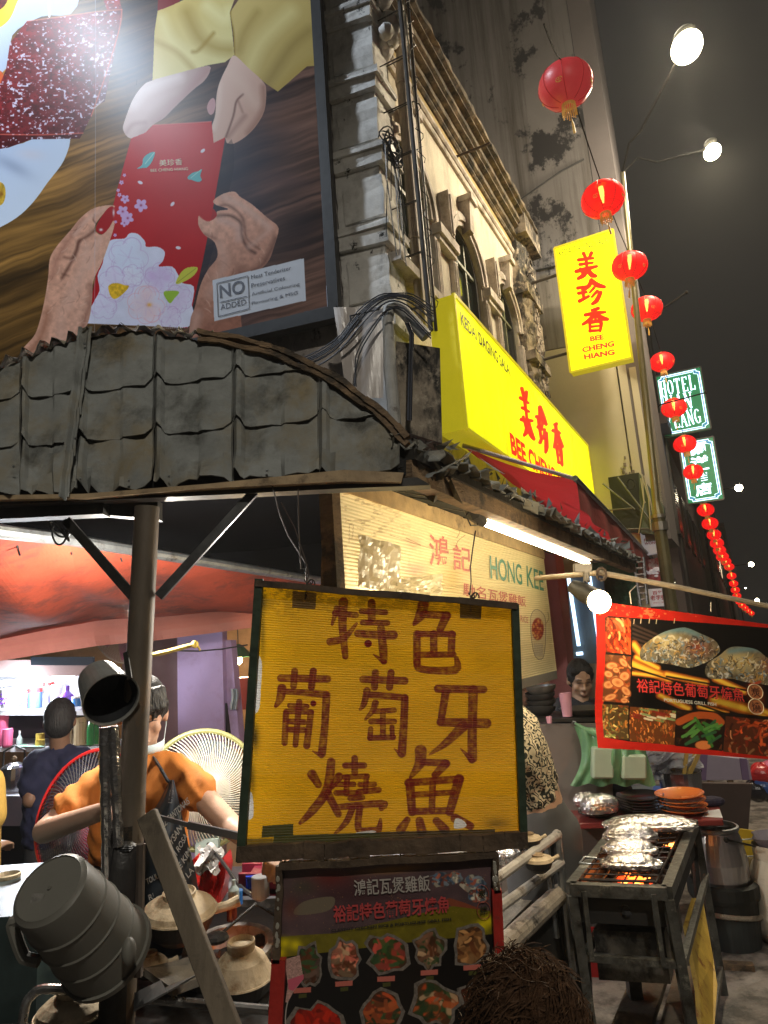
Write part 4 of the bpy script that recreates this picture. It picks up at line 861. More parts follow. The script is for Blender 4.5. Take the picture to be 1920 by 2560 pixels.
lab=['large unlit red lantern nearest the camera, top of the line','glowing red lantern just above the vertical yellow sign','red lantern overlapping the right edge of the vertical yellow sign','red lantern beside the thin horizontal bar on the pole','red lantern right above the upper hotel sign',
       'red lantern covering the middle word of the hotel sign','red lantern between the two hotel signs','red lantern in front of the second Chinese hotel character','red lantern at the foot of the lower hotel sign','first red lantern clear below the lower hotel sign','second red lantern below the lower hotel sign','third red lantern below the lower hotel sign',
       'first of the crowded red lanterns that overlap','second of the crowded red lanterns that overlap','third of the crowded red lanterns that overlap','fourth of the crowded red lanterns that overlap','last of the crowded red lanterns that overlap',
       'first small red lantern after the crowded bunch','second small red lantern after the crowded bunch','third small red lantern after the crowded bunch','fourth small red lantern after the crowded bunch','first of the tiny lanterns above the banner edge','second of the tiny lanterns above the banner edge','third of the tiny lanterns above the banner edge','fourth of the tiny lanterns above the banner edge','farthest tiny lantern at the end of the line']
p0,p1=make_lantern(False),make_lantern(True);cen=[]
for i,(x,y,r) in enumerate(LP):
 zc=FPX*.2/r;d=ray(x,y);c=CAM+d*zc/FPX;cen.append(c)
 o=p0 if i==0 else (p1 if i==1 else copy_tree(p1));o.location=tuple(c);o.rotation_euler=(rng.normal()*.05,rng.normal()*.05,rng.random()*6) if i else (.1,-.1,.4);o['label']=lab[i]
 if i>1:o.scale=(1+.03*rng.normal(),)*3
m=MB();pts=[at(1360,60,3.0)]+[c+Z3*.22 for c in cen]
for a,b in zip(pts[:-1],pts[1:]):
 a,b=np.array(a),np.array(b);L=np.linalg.norm(b-a);m.tube([a+(b-a)*t-Z3*L*.03*math.sin(math.pi*t) for t in np.linspace(0,1,6)],.005,4)
 m.tube([b,b-Z3*.06],.004,4)
tag(obj('lantern_cable',m,wirem),'thin sagging cable that carries the line of red lanterns','cable')
# bars on the poles that hold the lantern line
for k,(a,b,Y,l) in enumerate((((1640,783),(1716,731),8.6,'thin horizontal bar sticking out beside the fourth lantern'),((1650,1012),(1765,981),10.8,'thin horizontal bar crossing the upper hotel sign'))):
 m=MB();p,q=at(*a,Y),at(*b,Y-.2);m.tube([p,q],.012,6);m.sphere(q,.025,8,6);m.tube([p,at(a[0]-8,a[1]+10,Y+.1)],.012,6);tag(obj('lantern_bar',m,wirem),l,'bar','bars holding the lantern line')
# ================================================================== stall canopy of pressed metal tiles
sheetm=mat('pressed_grey_metal',(.205,.215,.208),.75,spec=.15,var=.22,scale=9,bump=.25,bscale=45,dirt=[((.20,.16,.09),5,.6,(1,1,.5),.12),((.05,.05,.045),6,.62,(1,1,.6),.1)])
flash=mat('crumpled_flashing',(.34,.32,.27),.4,metal=.5,var=.3,scale=14,bump=.6,bscale=22,dirt=((.12,.09,.05),7,.55))
woodold=mat('old_timber',(.17,.11,.06),.8,var=.4,scale=12,bump=.6,bscale=50,stretch=(1,1,3),dirt=((.04,.03,.02),6,.55))
woodlight=mat('sunbleached_batten',(.36,.26,.15),.75,var=.35,scale=10,bump=.4,dirt=((.09,.06,.035),7,.58))
blackm=mat('sooty_steel',(.03,.028,.025),.5,metal=.4,var=.5,scale=14,bump=.2,dirt=((.14,.09,.05),12,.66))
galv=mat('galvanised_pipe',(.34,.36,.37),.35,metal=.8,var=.25,scale=20,bump=.15,dirt=((.1,.08,.06),10,.62))
postm=mat('painted_grey_post',(.125,.10,.075),.6,metal=.3,var=.3,scale=14,bump=.12,bscale=60,stretch=(1,1,.25),dirt=[((.20,.11,.045),7,.64,(1,1,.5),.1)])
cablem=mat('black_cable',(.018,.018,.02),.45,var=.2)
eave=lambda x:1256-.074*x
topx=[-70,0,100,202,260,363,518,663,778,860,950,1030];topy=[962,930,885,852,838,836,856,884,932,980,1048,1130]
topl=lambda x:float(np.interp(x,topx,topy))
def cs(x,y,off=0.):     # point of the front slope; lower = nearer
 h=(eave(x)-y)/400.;p=at(x,y,1.75+.30*h);return p+np.array([0,-.75,.66])*off
cano=thing('stall_canopy',at(450,1240,1.75),'stall roof of dented grey pressed metal tiles on a leaning steel post','canopy')
ribs=[-135,57,197,389,586,800,1000];rows=[lambda x:topl(x)-8,lambda x:1013-.1*x,lambda x:1134-.088*x,lambda x:eave(x)-2]
def prof(a):              # cross profile of one pressed tile: rib on the left, a step in the middle
 h=.0
 if a<.13:h=.014*min(1,a/.04)*(1 if a<.09 else (.13-a)/.04)
 elif a>.97:h=.008*(a-.97)/.03
 if .55<a<.60:h += .006*(a-.55)/.05
 elif .6 <= a<.97:h += .006
 return h
AA=[0,.02,.04,.09,.13,.2,.3,.45,.55,.6,.75,.88,.97,1.]
for r in range(3):
 for c in range(len(ribs)-1):
  x0,x1=ribs[c],ribs[c+1];nb=6;dent=rng.random(4)*6.28;damp=.003+.006*(r==2)
  def pt(a,b):
   x=x0+(x1-x0)*a+(8 if r==1 else 0)*0;yb=rows[r+1](x);yt=rows[r](x)-36*(r>0)
   edge=-26*max(0,1-abs(a-.03)/.13)-26*max(0,1-abs(1-a)/.1)      # lower edge climbs at the ribs
   if r==2:edge *= .25;edge += 7*math.sin(a*23+c*2)*math.sin(a*9+c)
   y=yb+edge*(1-b)*1. if b<.35 else yb+edge*max(0,1-b*1.6)
   y=(yb+edge*max(0,1-b*1.7))+(yt-yb)*b
   tl_=topl(x);y=max(y,tl_)
   d=damp*math.sin(a*9+dent[0])*math.sin(b*5+dent[1])+.002*math.sin(a*31+dent[2]+b*9)
   crump=.012*math.exp(-((b)/.25)**2)*math.sin(a*40+dent[3])*(r==2)
   return cs(x,y,.004+prof(a)+.011*(1-b)+d+crump-.006*r*0)
  if topl((x0+x1)/2)>rows[r+1]((x0+x1)/2)-14 and topl(x0)>rows[r+1](x0)-14:continue
  m=MB();g=[(a,b) for b in np.linspace(0,1,nb+1) for a in AA];w=len(AA)
  V0=[pt(a,b) for a,b in g];fs=[(j*w+i,j*w+i+1,(j+1)*w+i+1,(j+1)*w+i) for j in range(nb) for i in range(w-1)]
  N=len(V0);V1=[cs(0,0)*0+p+np.array([0,.0022,-.0015]) for p in V0]
  m.add(V0+V1,fs+[tuple(k+N for k in f[::-1]) for f in fs]+[(i+1,i,i+N,i+1+N) for i in range(w-1)])
  obj('tile',m,sheetm,cano,smooth=28)
obj('roof_deck',MB().shell(lambda a,b:cs(-135+1150*a,eave(-135+1150*a)-4+(topl(-135+1150*a)-eave(-135+1150*a)+8)*b,-.012),40,4,(0,.006,0)),mat('dark_roof_deck',(.02,.02,.02),.9,spec=0),cano,smooth=False)
# vertical cover strip with lapped pieces and screws
for k in range(4):
 m=MB();b0=k/4*.98;
 def sp(a,b,k=k):
  y=850+(1262-850)*(k/4+b*.27);x=224-(y-855)*.128;return cs(x+a*(34-3*k),max(y,topl(x)),.034-.006*b+(.012 if .2<abs(a)<.9 else 0)+.004*math.sin(b*9+k))
 m.shell(lambda a,b:sp(a*2-1 if False else a-.5,1-b),5,4,(0,.003,0));obj('cover_strip',m,sheetm,cano,smooth=28)
m=MB()
for x,y in ((223,893),(202,1130),(215,1232),(430,1214),(672,1200),(50,1200),(330,1225)):m.sphere(cs(x,y,.045 if x<230 else .03),.004,6,4)
obj('screw',m,galv,cano)
# crumpled ridge flashing in overlapping pieces
xs=[-80,40,130,215,320,440,530]
for k in range(6):
 a0,a1=xs[k]-8,xs[k+1]+10
 def fl_(a,b,k=k,a0=a0,a1=a1):
  x=a0+(a1-a0)*a;y=topl(x)+8-24*b+5*math.sin(a*13+k)+3*math.sin(a*29);p=cs(x,y,.03+.012*math.sin(a*17+b*4+k*2)+.01*rng.random());return p+np.array([0,.1*b,0.004*rng.random()])
 obj('ridge_flashing',MB().shell(fl_,12,4,(0,.002,-.002)),flash,cano,smooth=20)
m=MB()
for k,(o1,o2) in enumerate(((-8,8),(2,20),(-14,-3))):
 pts=[cs(x,topl(x)+(o1+o2)/2+3*math.sin(x*.05+k*2)+2*rng.random(),.035-.01*k) for x in range(500,1030,26)]
 for p,q in zip(pts[:-1],pts[1:]):m.beam(p,q,.012+.006*rng.random(),.014,(0,-1,0))
obj('hip_batten',m,woodold,cano,smooth=False)
# torn bits at the corner
m=MB()
for k in range(46):
 x=985+rng.random()*150;y=1075+rng.random()*110+(x-985)*.25;p=at(x,y,1.76+(x-985)*.0016+rng.random()*.05);s_=.012+.03*rng.random()
 v=rng.normal(size=(3,3));m.add([p,p+v[0]*s_,p+v[1]*s_,p+(v[0]+v[1])*.5*s_+v[2]*s_*.3],[(0,1,3),(0,3,2)])
obj('torn_flashing',m,sheetm,cano,smooth=False,kind='stuff')
# eave batten, beams under it
def band(name,pts_lo,pts_hi,Y,th,mt,par=None):
 m=MB();lo=[at(*p,Y) for p in pts_lo];hi=[at(*p,Y) for p in pts_hi]
 for i in range(len(lo)-1):m.hexa(lo[i],lo[i+1],hi[i+1],hi[i],(0,th,0))
 return obj(name,m,mt,par or cano,smooth=False)
band('eave_batten',[z4(-100,868),z4(400,858),z4(1000,812),z4(1659,778),z5(430,890)],[z4(-100,846),z4(400,838),z4(1000,790),z4(1659,722),z5(440,850)],1.735,.03,woodlight)
band('eave_beam',[z4(-100,896),z4(400,872),z4(1000,846),z4(1659,812),z5(560,905)],[z4(-100,870),z4(400,858),z4(1000,814),z4(1659,780),z5(500,870)],1.76,.05,blackm)
band('steel_channel',[z4(-100,965),z4(495,935)],[z4(-100,905),z4(500,880)],1.80,.05,blackm)
band('steel_channel',[z4(500,940),z4(760,960)],[z4(500,880),z4(760,870)],1.84,.04,blackm)
# street side eave: beam, jagged tile ends, and the sheet seen from below
C0=atz(1040,1192,2.17);C1=atz(1580,1421,2.17)
def EP(t,d,z):return C0+(C1-C0)*t+SR*d+Z3*z
m=MB();m.beam(EP(-.02,0,0),EP(1.0,0,.0),.05,.06);obj('side_beam',m,woodold,cano,smooth=False)
m=MB();m.beam(EP(-.02,.02,.045),EP(1.0,.02,.045),.03,.03);obj('side_batten',m,blackm,cano,smooth=False)
for k in range(34):
 t=(k+.1)/34;m=MB();s_=.11+.03*rng.random();an=.35+.25*rng.random()
 def tl2(a,b,t=t,s_=s_,an=an):
  return EP(t+a*.034,-.10+.17*b+.01*math.sin(a*9+k),.04+.05*(1-b)+.035*math.sin(a*3.14)+.018*rng.random()-.03*b*rng.random())
 m.shell(tl2,4,3,(0,0,.004));obj('tile',m,sheetm,cano,smooth=False)
m=MB()
for k in range(150):
 p=EP(rng.random(),.05-.05*rng.random(),.05+.08*rng.random());v=rng.normal(size=(2,3));s_=.012+.02*rng.random();m.add([p,p+v[0]*s_,p+v[1]*s_],[(0,1,2)])
obj('torn_edges',m,sheetm,cano,smooth=False,kind='stuff')
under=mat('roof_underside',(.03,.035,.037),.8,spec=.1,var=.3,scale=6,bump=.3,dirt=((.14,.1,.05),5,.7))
# underside of the pressed sheets: stepped rows rising towards the back
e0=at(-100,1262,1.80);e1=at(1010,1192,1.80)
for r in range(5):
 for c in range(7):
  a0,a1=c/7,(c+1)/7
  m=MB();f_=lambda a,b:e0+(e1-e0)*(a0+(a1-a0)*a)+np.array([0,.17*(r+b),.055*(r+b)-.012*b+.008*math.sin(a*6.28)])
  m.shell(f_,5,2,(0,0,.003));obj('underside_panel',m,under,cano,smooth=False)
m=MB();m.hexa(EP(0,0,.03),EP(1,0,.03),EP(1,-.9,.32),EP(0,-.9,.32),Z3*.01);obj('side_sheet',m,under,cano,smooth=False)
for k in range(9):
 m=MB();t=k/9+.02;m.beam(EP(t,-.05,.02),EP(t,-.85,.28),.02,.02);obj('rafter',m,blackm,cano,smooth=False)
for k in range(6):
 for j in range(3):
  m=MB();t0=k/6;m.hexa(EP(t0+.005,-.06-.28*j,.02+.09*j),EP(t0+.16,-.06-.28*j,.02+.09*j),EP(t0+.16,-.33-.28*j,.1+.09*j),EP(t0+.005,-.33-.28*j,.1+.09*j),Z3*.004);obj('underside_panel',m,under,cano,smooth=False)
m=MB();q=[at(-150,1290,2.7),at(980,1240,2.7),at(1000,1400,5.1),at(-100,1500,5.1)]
m.hexa(q[0]*[1,1,0]+Z3*2.47,q[1]*[1,1,0]+Z3*2.47,q[2]*[1,1,0]+Z3*2.5,q[3]*[1,1,0]+Z3*2.5,Z3*.02);obj('dark_void_sheet',m,mat('shade_black',(.006,.006,.007),1.,spec=0),cano,smooth=False)  # black sheet added where only an unlit void shows under the roof
# post, braces
pt0=at(368,1268,1.75);pt1=at(303,2500,1.75);pb=pt1+(pt1-pt0)*(pt1[2]/(pt0[2]-pt1[2]))
obj('post',MB().tube([pb,pt0+(pt1-pt0)*.61],.0325,16).tube([pt0+(pt1-pt0)*.62,pt0],.0315,16),postm,cano,smooth=50)
obj('post_sleeve',MB().tube([at(310,2060,1.745),pb+(0,-.004,0)],.0375,14),blackm,cano,smooth=50)
for a,b,l in ((z4(322,968),z4(648,1340),'flat brace with paint worn off'),(z4(1235,820),z4(765,1335),None)):
 m=MB();m.beam(at(*a,1.78),at(*b,1.745),.024,.012,(0,-1,0));m.beam(at(*a,1.786),at(*b,1.751),.010,.024,(0,-1,0));obj('brace',m,blackm if l else mat('angle_iron',(.12,.12,.12),.35,metal=.7,var=.4,scale=16),cano,smooth=False,label=l)
obj('side_post',MB().beam(at(*zJ(22,60),2.18),at(*zJ(0,760),2.18),.045,.03,(0,-1,0)),woodold,cano,smooth=False)
tag(obj('wire_coil',MB().tube([at(150+28*math.cos(a)*(1-a*.03),1318+22*math.sin(a*1.3)+a*2,1.8+.01*math.sin(a)) for a in np.linspace(0,14,60)],.0028,5),cablem),'tangled black wire tied where the left brace meets the canopy','wire')

# ================================================================== red tarpaulin behind the post
tarp=mat('red_tarpaulin',(.60,.10,.05),.8,var=.2,scale=5,bump=.35,bscale=14,transl=.45,dirt=((.3,.07,.05),4,.55))
p_l=[at(*z4(-160,1000),2.2),at(*z4(0,1020),2.35),at(*z4(340,1060),2.75),at(*z4(650,1112),3.15),at(*z4(1550,1258),4.3)]
tag(obj('awning_pipe',MB().tube(p_l,.026,10),galv),'long galvanised pipe that carries the red tarpaulin','pipe')
def lerp(pts,t):
 t=t*(len(pts)-1);i=min(int(t),len(pts)-2);return pts[i]+(pts[i+1]-pts[i])*(t-i)
lowl=[at(-110,1612,4.0),at(0,1590,4.1),at(240,1545,4.3),at(400,1535,4.4),at(640,1508,4.6)]
low2=[at(-110,1668,3.9),at(0,1652,4.0),at(240,1615,4.2),at(400,1600,4.3),at(640,1568,4.5)]
wr=lambda u,v:np.array([0,0,.035*math.sin(u*9+v*3)*math.sin(math.pi*v)+.018*math.sin(u*23-v*7)*v*(1-v)*3-.06*math.sin(math.pi*v)])
tp_=thing('tarpaulin',at(300,1500,3.5),'slack orange red tarpaulin roof tied to a pipe behind the post','tarpaulin')
obj('roof_sheet',MB().grid(lambda u,v:lerp(p_l,u)*(1-v)+lerp(lowl,u)*v+wr(u,v)-Z3*.02,60,26),tarp,tp_)
obj('valance',MB().grid(lambda u,v:lerp(lowl,u)*(1-v)+lerp(low2,u)*v+np.array([0,-.04*math.sin(math.pi*v)+.012*math.sin(u*30),0]),50,6),mat('tarpaulin_valance',(.36,.12,.085),.6,var=.12,scale=4,bump=.2,transl=.4),tp_)
m=MB()
for x,y in ((45,1350),(300,1372),(500,1398),(175,1352)):
 p=lerp(p_l,0);q=at(x,y,2.4+(x/800)*1.9*.98);m.tube([q+Z3*.03,q+(0.01,-.03,0),q-Z3*.03,q-Z3*.06+(0.01,0,0)],.004,5)
obj('tie',m,cablem,tp_)

# ================================================================== hand painted hanging board
def stroked(A,zz,st,col,k=1.,dry=.8):
 for pts,w_ in st:
  pts=[zz(*p) for p in pts]
  if len(pts)==1:A.dab(*pts[0],w_*.47/2,w_*.47/2,col,1,0,hard=2);continue
  ws=w_ if isinstance(w_,list) else [w_]*len(pts);ws=[q*.4702*k for q in ws]
  if len(ws) != len(pts):ws=list(np.interp(np.linspace(0,1,len(pts)),[0,1],ws))
  A.stroke(pts,ws,col,.94,.10,4,dry)
HB=[([(600,215),(575,300)],[30,14]),([(590,240),(700,250)],30),([(635,180),(630,300),(645,470)],[46,40,30]),([(565,392),(640,372),(705,295)],[38,32,12]),([(785,185),(785,270)],38),([(732,230),(858,236)],28),([(738,290),(868,292)],28),
      ([(712,348),(800,354),(900,356)],[36,38,44]),([(835,320),(845,420),(850,495)],[36,42,34]),([(850,498),(795,460)],[26,6]),([(766,402)],42),
      ([(1060,195),(1045,250),(1010,300)],[54,50,16]),([(1060,246),(1188,252)],36),([(1182,255),(1150,325)],[42,36]),([(1026,350),(1026,500)],36),([(1030,350),(1218,352)],30),([(1212,352),(1208,455)],36),([(1115,350),(1115,450)],36),([(1030,462),(1220,460)],30),([(1026,500),(1050,538),(1228,542),(1236,480)],[36,34,40,22]),
      ([(302,586),(550,590)],36),([(376,548),(370,628)],32),([(475,548),(465,634)],34),([(308,640),(300,690),(275,736)],[44,40,16]),([(310,656),(420,662),(540,674)],[28,30,36]),([(545,675),(535,850),(520,985)],[38,36,40]),([(518,998),(472,974)],[26,6]),([(350,732),(440,736)],26),([(475,720)],34),([(400,712),(380,940)],[30,28]),([(330,770),(322,930)],30),([(330,762),(465,766)],26),([(462,770),(440,945)],[30,34]),([(350,816),(425,820)],28),([(350,860),(425,862)],28),
      ([(738,592),(960,600)],[34,38]),([(805,556),(800,634)],34),([(888,556),(880,634)],34),([(760,652),(745,720),(724,752)],[34,30,14]),([(760,672),(860,680),(960,690)],32),([(962,690),(955,850),(945,985)],[36,38,42]),([(944,996),(905,960)],[24,6]),([(805,718),(790,760),(752,804)],[34,28,12]),([(800,762),(905,756)],26),([(782,816),(905,816)],28),([(845,760),(845,895)],28),([(780,856),(776,905)],26),([(776,904),(900,900)],28),([(893,845),(896,900)],24),
      ([(1138,642),(1380,646)],[40,36]),([(1180,655),(1152,820)],[40,34]),([(1152,820),(1395,826)],[40,48]),([(1325,648),(1320,850),(1320,1012)],[46,44,46]),([(1318,1022),(1258,960)],[30,6]),([(1270,842),(1180,930),(1092,992)],[52,36,8]),
      ([(570,1030),(548,1180),(470,1290),(405,1356)],[40,46,40,18]),([(468,1098),(502,1152)],[46,34]),([(612,1110),(575,1162)],[42,26]),([(552,1200),(608,1308)],[40,34]),([(695,1012),(695,1088)],32),([(645,1050),(745,1050)],30),([(640,1112),(762,1106)],26),([(600,1150),(690,1150)],26),([(655,1112),(650,1200)],28),([(597,1196),(700,1196)],28),([(722,1152),(800,1150)],26),([(757,1110),(752,1190)],26),([(717,1190),(822,1180)],30),([(672,1225),(735,1220)],28),([(602,1272),(838,1252),(836,1278)],[30,36,26]),([(682,1278),(650,1350),(590,1412)],[32,30,12]),([(722,1272),(715,1388),(780,1396),(822,1388),(832,1335)],[34,32,34,34,12]),
      ([(1046,972),(1040,1040),(992,1112)],[58,50,16]),([(1060,1032),(1185,1038)],34),([(1176,1042),(1122,1102)],[44,34]),([(978,1142),(1256,1122)],36),([(988,1142),(1000,1298)],[44,40]),([(1250,1122),(1200,1298)],[48,40]),([(1010,1206),(1220,1192)],28),([(1110,1142),(1105,1290)],32),([(1000,1294),(1200,1290)],34),([(975,1338),(940,1392)],[30,46]),([(1040,1345),(1052,1402)],[40,46]),([(1130,1345),(1175,1392)],[38,46]),([(1228,1330),(1310,1372)],[44,38])]
YS=1.72
hc=[at(*zC(*p),YS) for p in ((205,90),(1525,205),(1570,1480),(100,1550))]   # TL TR BR BL of the sheet
A=Art(1300,1300,hc[3],hc[2],hc[0],(204,158,14),tr=hc[1])
XC_,YC_=(A.X-560)/.4702,(A.Y-1420)/.4702
A.c *= (.9+.25*fbm(XC_/200,YC_/160,2)+.08*(np.sin(YC_/13.2*2*np.pi)))[...,None]
tt=np.clip((YC_-600)/900,0,1)[...,None];A.c=A.c*(1-tt*.2)+lin((216,158,8))*tt*.2
stroked(A,zC,HB,(104,18,14),1.12,.35)
R1=np.random.default_rng(3)
for pts,w_ in HB:                             # thin brush ridges inside the strokes
 if len(pts)>1:
  for k in range(2):
   o=(R1.random()-.5)*.5*(w_[0] if isinstance(w_,list) else w_);q=[zC(p[0]+o*(.3 if abs(pts[-1][0]-pts[0][0])>abs(pts[-1][1]-pts[0][1]) else 1),p[1]+o*(1 if abs(pts[-1][0]-pts[0][0])>abs(pts[-1][1]-pts[0][1]) else .3)) for p in pts]
   A.stroke(q,1.6,(150,84,30),.38,.5,3)
n1_=fbm(XC_/60,YC_/30,12);n2_=fbm(XC_/18,YC_/12,13)
top_d=np.clip((300-YC_)/260+.0,0,1)*np.clip((n1_*n2_*4-.75)*3,0,1)*.75;A.c=A.c*(1-top_d[...,None])+lin((48,38,18))*top_d[...,None]
# ragged white edge where the paint is torn off, and dark smears
for pts in ([(190,470),(202,520),(196,640),(188,745),(160,752),(165,470)],[(150,1200),(158,1290),(150,1330),(118,1330),(122,1200)],[(1232,1330),(1275,1345),(1288,1375),(1225,1386)],[(740,1400),(800,1396),(800,1408),(700,1410)]):
 A.fill([zC(*p) for p in pts],(205,205,205),3);
for p,r,c_,a_ in (((165,900),(12,40),(30,26,12),.9),((150,1120),(9,50),(30,26,12),.7),((205,330),(8,90),(34,34,16),.6),((200,180),(16,22),(30,28,14),.8),((160,1480),(50,20),(60,46,14),.7),((1450,1360),(36,18),(70,50,14),.6),((1500,1460),(30,16),(40,32,12),.7)):A.dab(*zC(*p),*r,c_,a_)
for pts,c_ in (([(205,1372),(368,1360),(368,1422),(200,1434)],(22,44,22)),([(265,1424),(830,1406),(832,1474),(258,1478)],(26,46,20)),([(830,1404),(1440,1388),(1445,1430),(830,1450)],(44,36,24)),([(95,1440),(260,1438),(258,1560),(85,1562)],(104,82,16)),([(365,122),(492,132),(486,220),(362,212)],(74,52,26)),([(1255,168),(1372,180),(1366,272),(1254,266)],(66,46,22))):
 A.fill([zC(*p) for p in pts],c_,0,.93,tex=(.5,12))
sg=thing('painted_board',at(950,2130,YS),'hand painted yellow board with dark red Chinese characters hanging on wires','sign')
def flute(u,v):return np.array([0,.0012*math.sin(v*108*2*math.pi),0])
obj('board',sheet(hc[3],hc[2],hc[0],hc[1],nu=6,nv=430,warp=flute),img_mat('painted_corrugated_sheet',A.image('painted_board'),.6,transl=.22,bump=.1,bscale=40),sg,smooth=True)
greenf=mat('dark_green_wood',(.022,.04,.02),.65,var=.5,scale=18,bump=.4,dirt=((.1,.07,.04),9,.66));brownf=mat('rotten_brown_wood',(.075,.048,.028),.8,var=.6,scale=14,bump=.9,bscale=30,dirt=((.2,.15,.08),10,.66))
def zb(name,z,a,b,w_px,mt,par,Y=YS-.012,th=.018,n=10,jag=.003):
 pts=[np.array(z(*a))+(np.array(z(*b))-np.array(z(*a)))*t for t in np.linspace(0,1,n)];w_=w_px*YS/FPX;m=MB()
 P=[at(*p,Y)+np.array([rng.normal()*jag*.4,0,rng.normal()*jag*.4]) for p in pts]
 for p,q in zip(P[:-1],P[1:]):m.beam(p,q,w_*(1+.06*rng.normal()),th,(0,-1,0))
 return obj(name,m,mt,par,smooth=False)
zb('side_frame',zC,(187,62),(86,1560),20,greenf,sg,n=2);zb('side_frame',zC,(1545,195),(1592,1484),17,greenf,sg,n=2)
zb('top_frame',zC,(170,84),(1555,200),15,brownf,sg,Y=YS-.016);zb('bottom_frame',zC,(66,1520),(1612,1446),34,brownf,sg,Y=YS-.018,n=14)
wirm=mat('rusty_wire',(.05,.035,.028),.6)
for pts,Y in (([zC(432,168),zC(440,60),zC(432,0),z4(1450,1200),z4(1440,1000),z4(1437,815)],1.72),([zC(436,60),z4(1480,1180),z4(1390,1040),z4(1350,940),z4(1330,860),z4(1305,770)],1.73),([zC(428,160),zC(450,30),z4(1470,1150),z4(1420,1000),z4(1355,880)],1.725),([zC(1312,232),zC(1310,150),zJ(980,790),zJ(990,700),zJ(985,600),zJ(1000,480),zJ(1020,350)],1.72)):
 obj('hanging_wire',MB().tube([at(*p,Y+.004*k) for k,p in enumerate(pts)],.0017,5),wirm,sg)
for c in (zC(440,75),zC(1312,145)):
 obj('wire_knot',MB().tube([at(c[0]+9*math.cos(a*1.1)+a,c[1]+7*math.sin(a*1.7),YS-.02) for a in np.linspace(0,12,30)],.0016,4),wirm,sg)

# ================================================================== photo menu board below it
def dish(A,z,x,y,rx,ry,cols,seed,foil=True,n=70,k=.4,L=.5):
 R=np.random.default_rng(seed);an=np.linspace(0,2*math.pi,16,endpoint=False);rad=1+.12*R.normal(size=16)
 if foil:A.fill([z(x+rx*1.18*math.cos(a)*r,y+ry*1.15*math.sin(a)*r) for a,r in zip(an,rad)],(116,108,100),0,tex=(.6,6,seed))
 base=np.mean(cols,0)*.6;reg=[z(x+rx*math.cos(a)*r,y+ry*math.sin(a)*r) for a,r in zip(an,.97*rad)]
 A.fill(reg,tuple(base),3)
 for j in range(n):
  a,r=R.random()*6.28,R.random()**.5*.85;px_,py_=x+rx*r*math.cos(a),y+ry*r*math.sin(a);d=R.random()*6.28;l=(rx+ry)*.25*L*(.5+R.random());c=cols[R.integers(len(cols))];c=tuple(np.clip(np.array(c)*(.7+.6*R.random()),0,255))
  A.stroke([z(px_-l*math.cos(d),py_-l*math.sin(d)),z(px_+l*.2*math.sin(d),py_-l*.2*math.cos(d)),z(px_+l*math.cos(d),py_+l*math.sin(d))],(rx+ry)*.5*k*.22*(.6+R.random()),c,.9,.3,3,clip=reg)
OR,RD,GR,CR,BR=(158,78,40),(138,40,30),(52,78,44),(170,138,104),(88,48,26)
mc=[at(*zD(*p),YS-.005) for p in ((150,212),(1510,128),(1556,1420),(70,1420))]
A=Art(1000,1000,mc[3],mc[2],mc[0],(16,14,14),tr=mc[1]);XD,YD=(A.X-640)/.3978,(A.Y-2080)/.3978
nn=fbm(XD/120,YD/90,41,4);topm=((YD+.09*XD)<700).astype(float);cc=np.stack([.05+.10*nn,.035+.05*nn,.04+.05*nn],-1);A.c=A.c*(1-topm[...,None])+cc*topm[...,None]
A.dab(*zD(470,290),70,34,(110,34,26),.8);A.dab(*zD(300,350),40,24,(66,70,52),.7);A.dab(*zD(640,400),150,40,(60,24,30),.7,-.06);A.dab(*zD(860,235),90,10,(170,120,50),.8,-.08)
A.fill([zD(*p) for p in ((240,520),(300,440),(480,410),(490,470),(420,510))],(116,104,86),4);A.dab(*zD(220,480),20,30,(120,60,36),.5)
for x,y,r in ((1160,300,70),(1250,290,55),(1370,330,80),(1400,400,60)):dish(A,zD,x,y,r,r*.75,[(120,130,140),(70,90,110),(190,180,160),(150,80,60)],int(x),foil=False,n=40,k=.5)
A.fill([zD(*p) for p in ((1220,420),(1500,520),(1500,560),(1240,480))],(150,70,30),3,.7)
A.fill([zD(*p) for p in ((150,660),(480,640),(1240,470),(1500,500),(1500,640),(930,700),(400,762),(130,790))],(112,102,22),0,tex=(.3,14))
for p in ((180,700),(150,760),(1420,590),(250,712),(1460,560)):A.dab(*zD(*p),16,14,(236,214,20),.9)
for k,(x,y,rx,ry,cols) in enumerate(((340,840,68,120,[BR,GR,(90,70,60)]),(567,800,92,120,[(196,100,80),(210,130,100),BR,CR]),(825,765,108,118,[(196,80,66),GR,(180,70,50),(60,90,40)]),(1085,740,88,118,[BR,(160,110,80),GR,CR]),(1350,715,95,120,[(150,100,56),BR,(180,130,80)]),(390,1200,150,110,[(176,38,16),(160,28,12)]),(785,1130,118,125,[(168,70,36),BR,GR,OR]),(1135,1080,140,130,[(186,76,36),OR,CR,GR]),(1420,1050,110,110,[(150,56,36),BR]),(560,1420,90,90,[BR,OR]),(900,1400,100,90,[RD,OR]))):
 dish(A,zD,x,y,rx,ry,cols,100+k)
for x,y in ((292,998),(555,958),(818,925),(1090,886),(1360,855)):
 w_=55;A.fill([zD(*p) for p in ((x-w_,y-14),(x+w_,y-22),(x+w_,y+12),(x-w_,y+18))],(206,112,98),0,.9);A.fill([zD(*p) for p in ((x-w_*.4,y+24),(x+w_*.5,y+18),(x+w_*.5,y+44),(x-w_*.4,y+50))],(84,84,40),0,.8)
A.fill([zD(*p) for p in ((180,800),(275,775),(300,925),(240,1000),(200,1075),(185,1070),(200,960))],(190,150,140),0,tex=(.6,3));A.fill([zD(*p) for p in ((200,930),(300,895),(300,925),(235,1000),(205,990))],(206,96,116),0)
